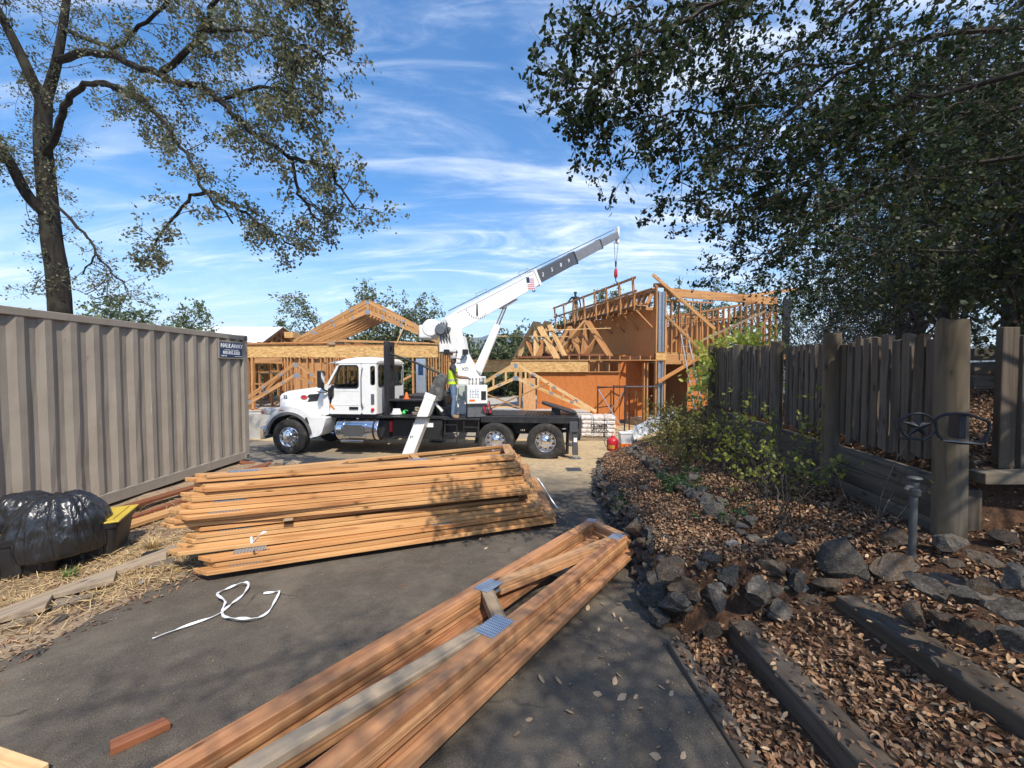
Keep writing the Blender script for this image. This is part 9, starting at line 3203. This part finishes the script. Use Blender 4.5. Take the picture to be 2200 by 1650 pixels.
def buckets():
 p = at(1343, 966, 11.0); p.z = gz(p.x, p.y)
 t = thing('plastic_box', 'square white plastic tub with orange foot beside the fuel can', 'tub', p)
 rings = []
 for z, s in ((0.0, 0.80), (0.10, 0.86), (0.36, 0.98), (0.365, 1.06), (0.40, 1.06)):
  rings.append([(0.17 * s, 0.15 * s, z), (-0.17 * s, 0.15 * s, z), (-0.17 * s, -0.15 * s, z), (0.17 * s, -0.15 * s, z)])
 b = MB(); b.loft(rings); b.build('tub_body', WHITEPL, t, bevel=0.015, seg=2)
 b = MB(); b.loft([[(0.17 * s, 0.15 * s, z), (-0.17 * s, 0.15 * s, z), (-0.17 * s, -0.15 * s, z), (0.17 * s, -0.15 * s, z)] for z, s in ((0.002, 0.82), (0.098, 0.875))]); b.build('orange_foot', ORANGEP, t)
 b = MB(); b.tube(smooth_path([(0.18, -0.02, 0.37), (0.22, -0.10, 0.25), (0.21, -0.14, 0.15), (0.18, -0.12, 0.10)], 5), 0.004, 6); b.build('wire_handle', GREYM, t)
 p = at(1358, 958, 11.6); p.z = gz(p.x, p.y)
 t = thing('bucket', 'round white bucket behind the square tub', 'bucket', p)
 b = MB(); b.lathe([(0.0, 0.0), (0.125, 0.0), (0.145, 0.33), (0.155, 0.335), (0.155, 0.36), (0.145, 0.365), (0.13, 0.36), (0.0, 0.35)], 28, Matrix()); b.build('bucket_body', WHITEPL, t, smooth=True)
 b = MB(); b.tube(smooth_path([(0.155, 0, 0.33), (0.14, -0.12, 0.22), (0.0, -0.18, 0.17), (-0.14, -0.12, 0.22), (-0.155, 0, 0.33)], 5), 0.004, 6); b.build('wire_handle', GREYM, t)

buckets()

def grate():
 p = drive_pt(1233, 1010)
 t = thing('drain_grate', 'small iron drain grate in front of the outrigger foot', 'drain grate', (p.x, p.y, float(D(p.y)) + 0.004))
 b = MB(); b.box(-0.17, 0.17, -0.16, 0.16, 0.0, 0.003); b.build('pit', INK, t)
 for k in range(9):
  x = -0.16 + k * 0.04
  b = MB(); b.box(x - 0.009, x + 0.009, -0.15, 0.15, 0.0035, 0.016); b.build('grate_bar', GREYM, t)
 for y in (-0.16, 0.16):
  b = MB(); b.box(-0.18, 0.18, y - 0.01, y + 0.01, 0.0035, 0.018); b.build('grate_edge', GREYM, t)

grate()

# things in and on the truck
def lk(x, y, z): return TM @ Vector((x, y, z))

hh = lk(3.22, 0.26, 1.212)
t = thing('hard_hat', 'white hard hat lying in the open truck locker', 'hard hat', hh)
b = MB(); b.lathe([(0.155, 0.0), (0.16, 0.008), (0.125, 0.018), (0.12, 0.06), (0.10, 0.11), (0.06, 0.145), (0.0, 0.155)], 22, Matrix.Diagonal((1.15, 0.95, 1, 1))); b.build('shell', WHITEPL, t, smooth=True)
b = MB(); b.box(-0.11, 0.11, -0.012, 0.012, 0.13, 0.162); b.build('crown_ridge', WHITEPL, t, bevel=0.008)
GREENP = mat_plain('green_plastic', (0.03, 0.42, 0.07), 0.4)
t = thing('spray_bottle', 'bright green tool lying in the locker beside the hard hat', 'tool', lk(3.46, 0.20, 1.212))
b = MB(); b.lathe([(0.0, 0.0), (0.05, 0.01), (0.06, 0.05), (0.035, 0.09), (0.02, 0.12), (0.0, 0.125)], 14, Matrix()); b.build('bottle', GREENP, t, smooth=True)
b = MB(); b.tube([(0.0, 0, 0.11), (0.06, 0, 0.13), (0.12, 0, 0.10)], 0.015, 6); b.build('trigger', GREENP, t, smooth=True)
TANB = mat_plain('tan_sack', (0.30, 0.24, 0.18), 0.9, var=0.2, bumpy=0.4)
t = thing('tool_tray', 'tan tray heaped with slings in the open locker', 'tray', lk(3.92, 0.28, 1.212))
b = MB(); b.loft([[(0.22 * s, 0.13 * s, z), (-0.22 * s, 0.13 * s, z), (-0.22 * s, -0.13 * s, z), (0.22 * s, -0.13 * s, z)] for z, s in ((0.0, 0.85), (0.07, 1.0))]); b.build('tray', TANB, t)
for k in range(5):
 rr = random.Random(k)
 b = MB(); b.tube(smooth_path([(rr.uniform(-.15, .15), rr.uniform(-.07, .07), 0.09 + 0.025 * k) for _ in range(5)], 4), 0.028, 8); b.build('sling', TANB, t, smooth=True)
t = thing('traffic_cone', 'small orange cone standing behind the truck locker', 'cone', lk(3.42, 0.70, 1.72 if False else 1.646) + Vector((0, -0.25, 0)))
b = MB(); b.lathe([(0.0, 0.20), (0.025, 0.20), (0.07, 0.02), (0.0, 0.015)], 16, Matrix()); b.build('cone', ORANGEP, t, smooth=True)
b = MB(); b.box(-0.09, 0.09, -0.09, 0.09, 0.0, 0.015); b.build('cone_base', ORANGEP, t, bevel=0.01)
# broom head standing up behind the locker
t = thing('shovel', 'upright shovel with a dark blade behind the locker', 'shovel', lk(4.30, 0.72, 1.18))
b = MB(); b.tube([(0, 0, 0.0), (0.0, 0, 0.85)], 0.018, 8); b.build('shaft', WOODPALE, t)
b = MB(); b.loft([[(-0.10, -0.008, 0.86), (0.10, -0.008, 0.86), (0.10, 0.008, 0.86), (-0.10, 0.008, 0.86)], [(-0.13, -0.008, 1.12), (0.13, -0.008, 1.12), (0.13, 0.008, 1.12), (-0.13, 0.008, 1.12)]]); b.build('blade', BLACKM, t)
# sheets and clutter on the slab
for i, (x0, x1, y0, y1, rz, lab) in enumerate(((-1.4, 0.3, 16.9, 18.1, 0.06, 'pale plywood sheet lying flat on the slab'), (0.2, 0.25, 0, 0, 0, ''))):
 if not lab: continue
 b = MB(); b.box(x0, x1, y0, y1, SLAB_Z + 0.004, SLAB_Z + 0.02); tag(b.build('plywood_sheet', WOODPALE), lab, 'plywood sheet')
for i, (x, lean, lab) in enumerate(((1.02, 0.2, 'leaning plywood offcut against the left end of the orange wall'),)):
 b = MB(); b.box(0, 0.5, -0.008, 0.008, 0, 1.3); tag(b.build('plywood_offcut', PLYTAN, None, Matrix.Translation((0.45, 16.0, SLAB_Z)) @ Matrix.Rotation(R(-14), 4, 'X')), lab, 'plywood offcut')
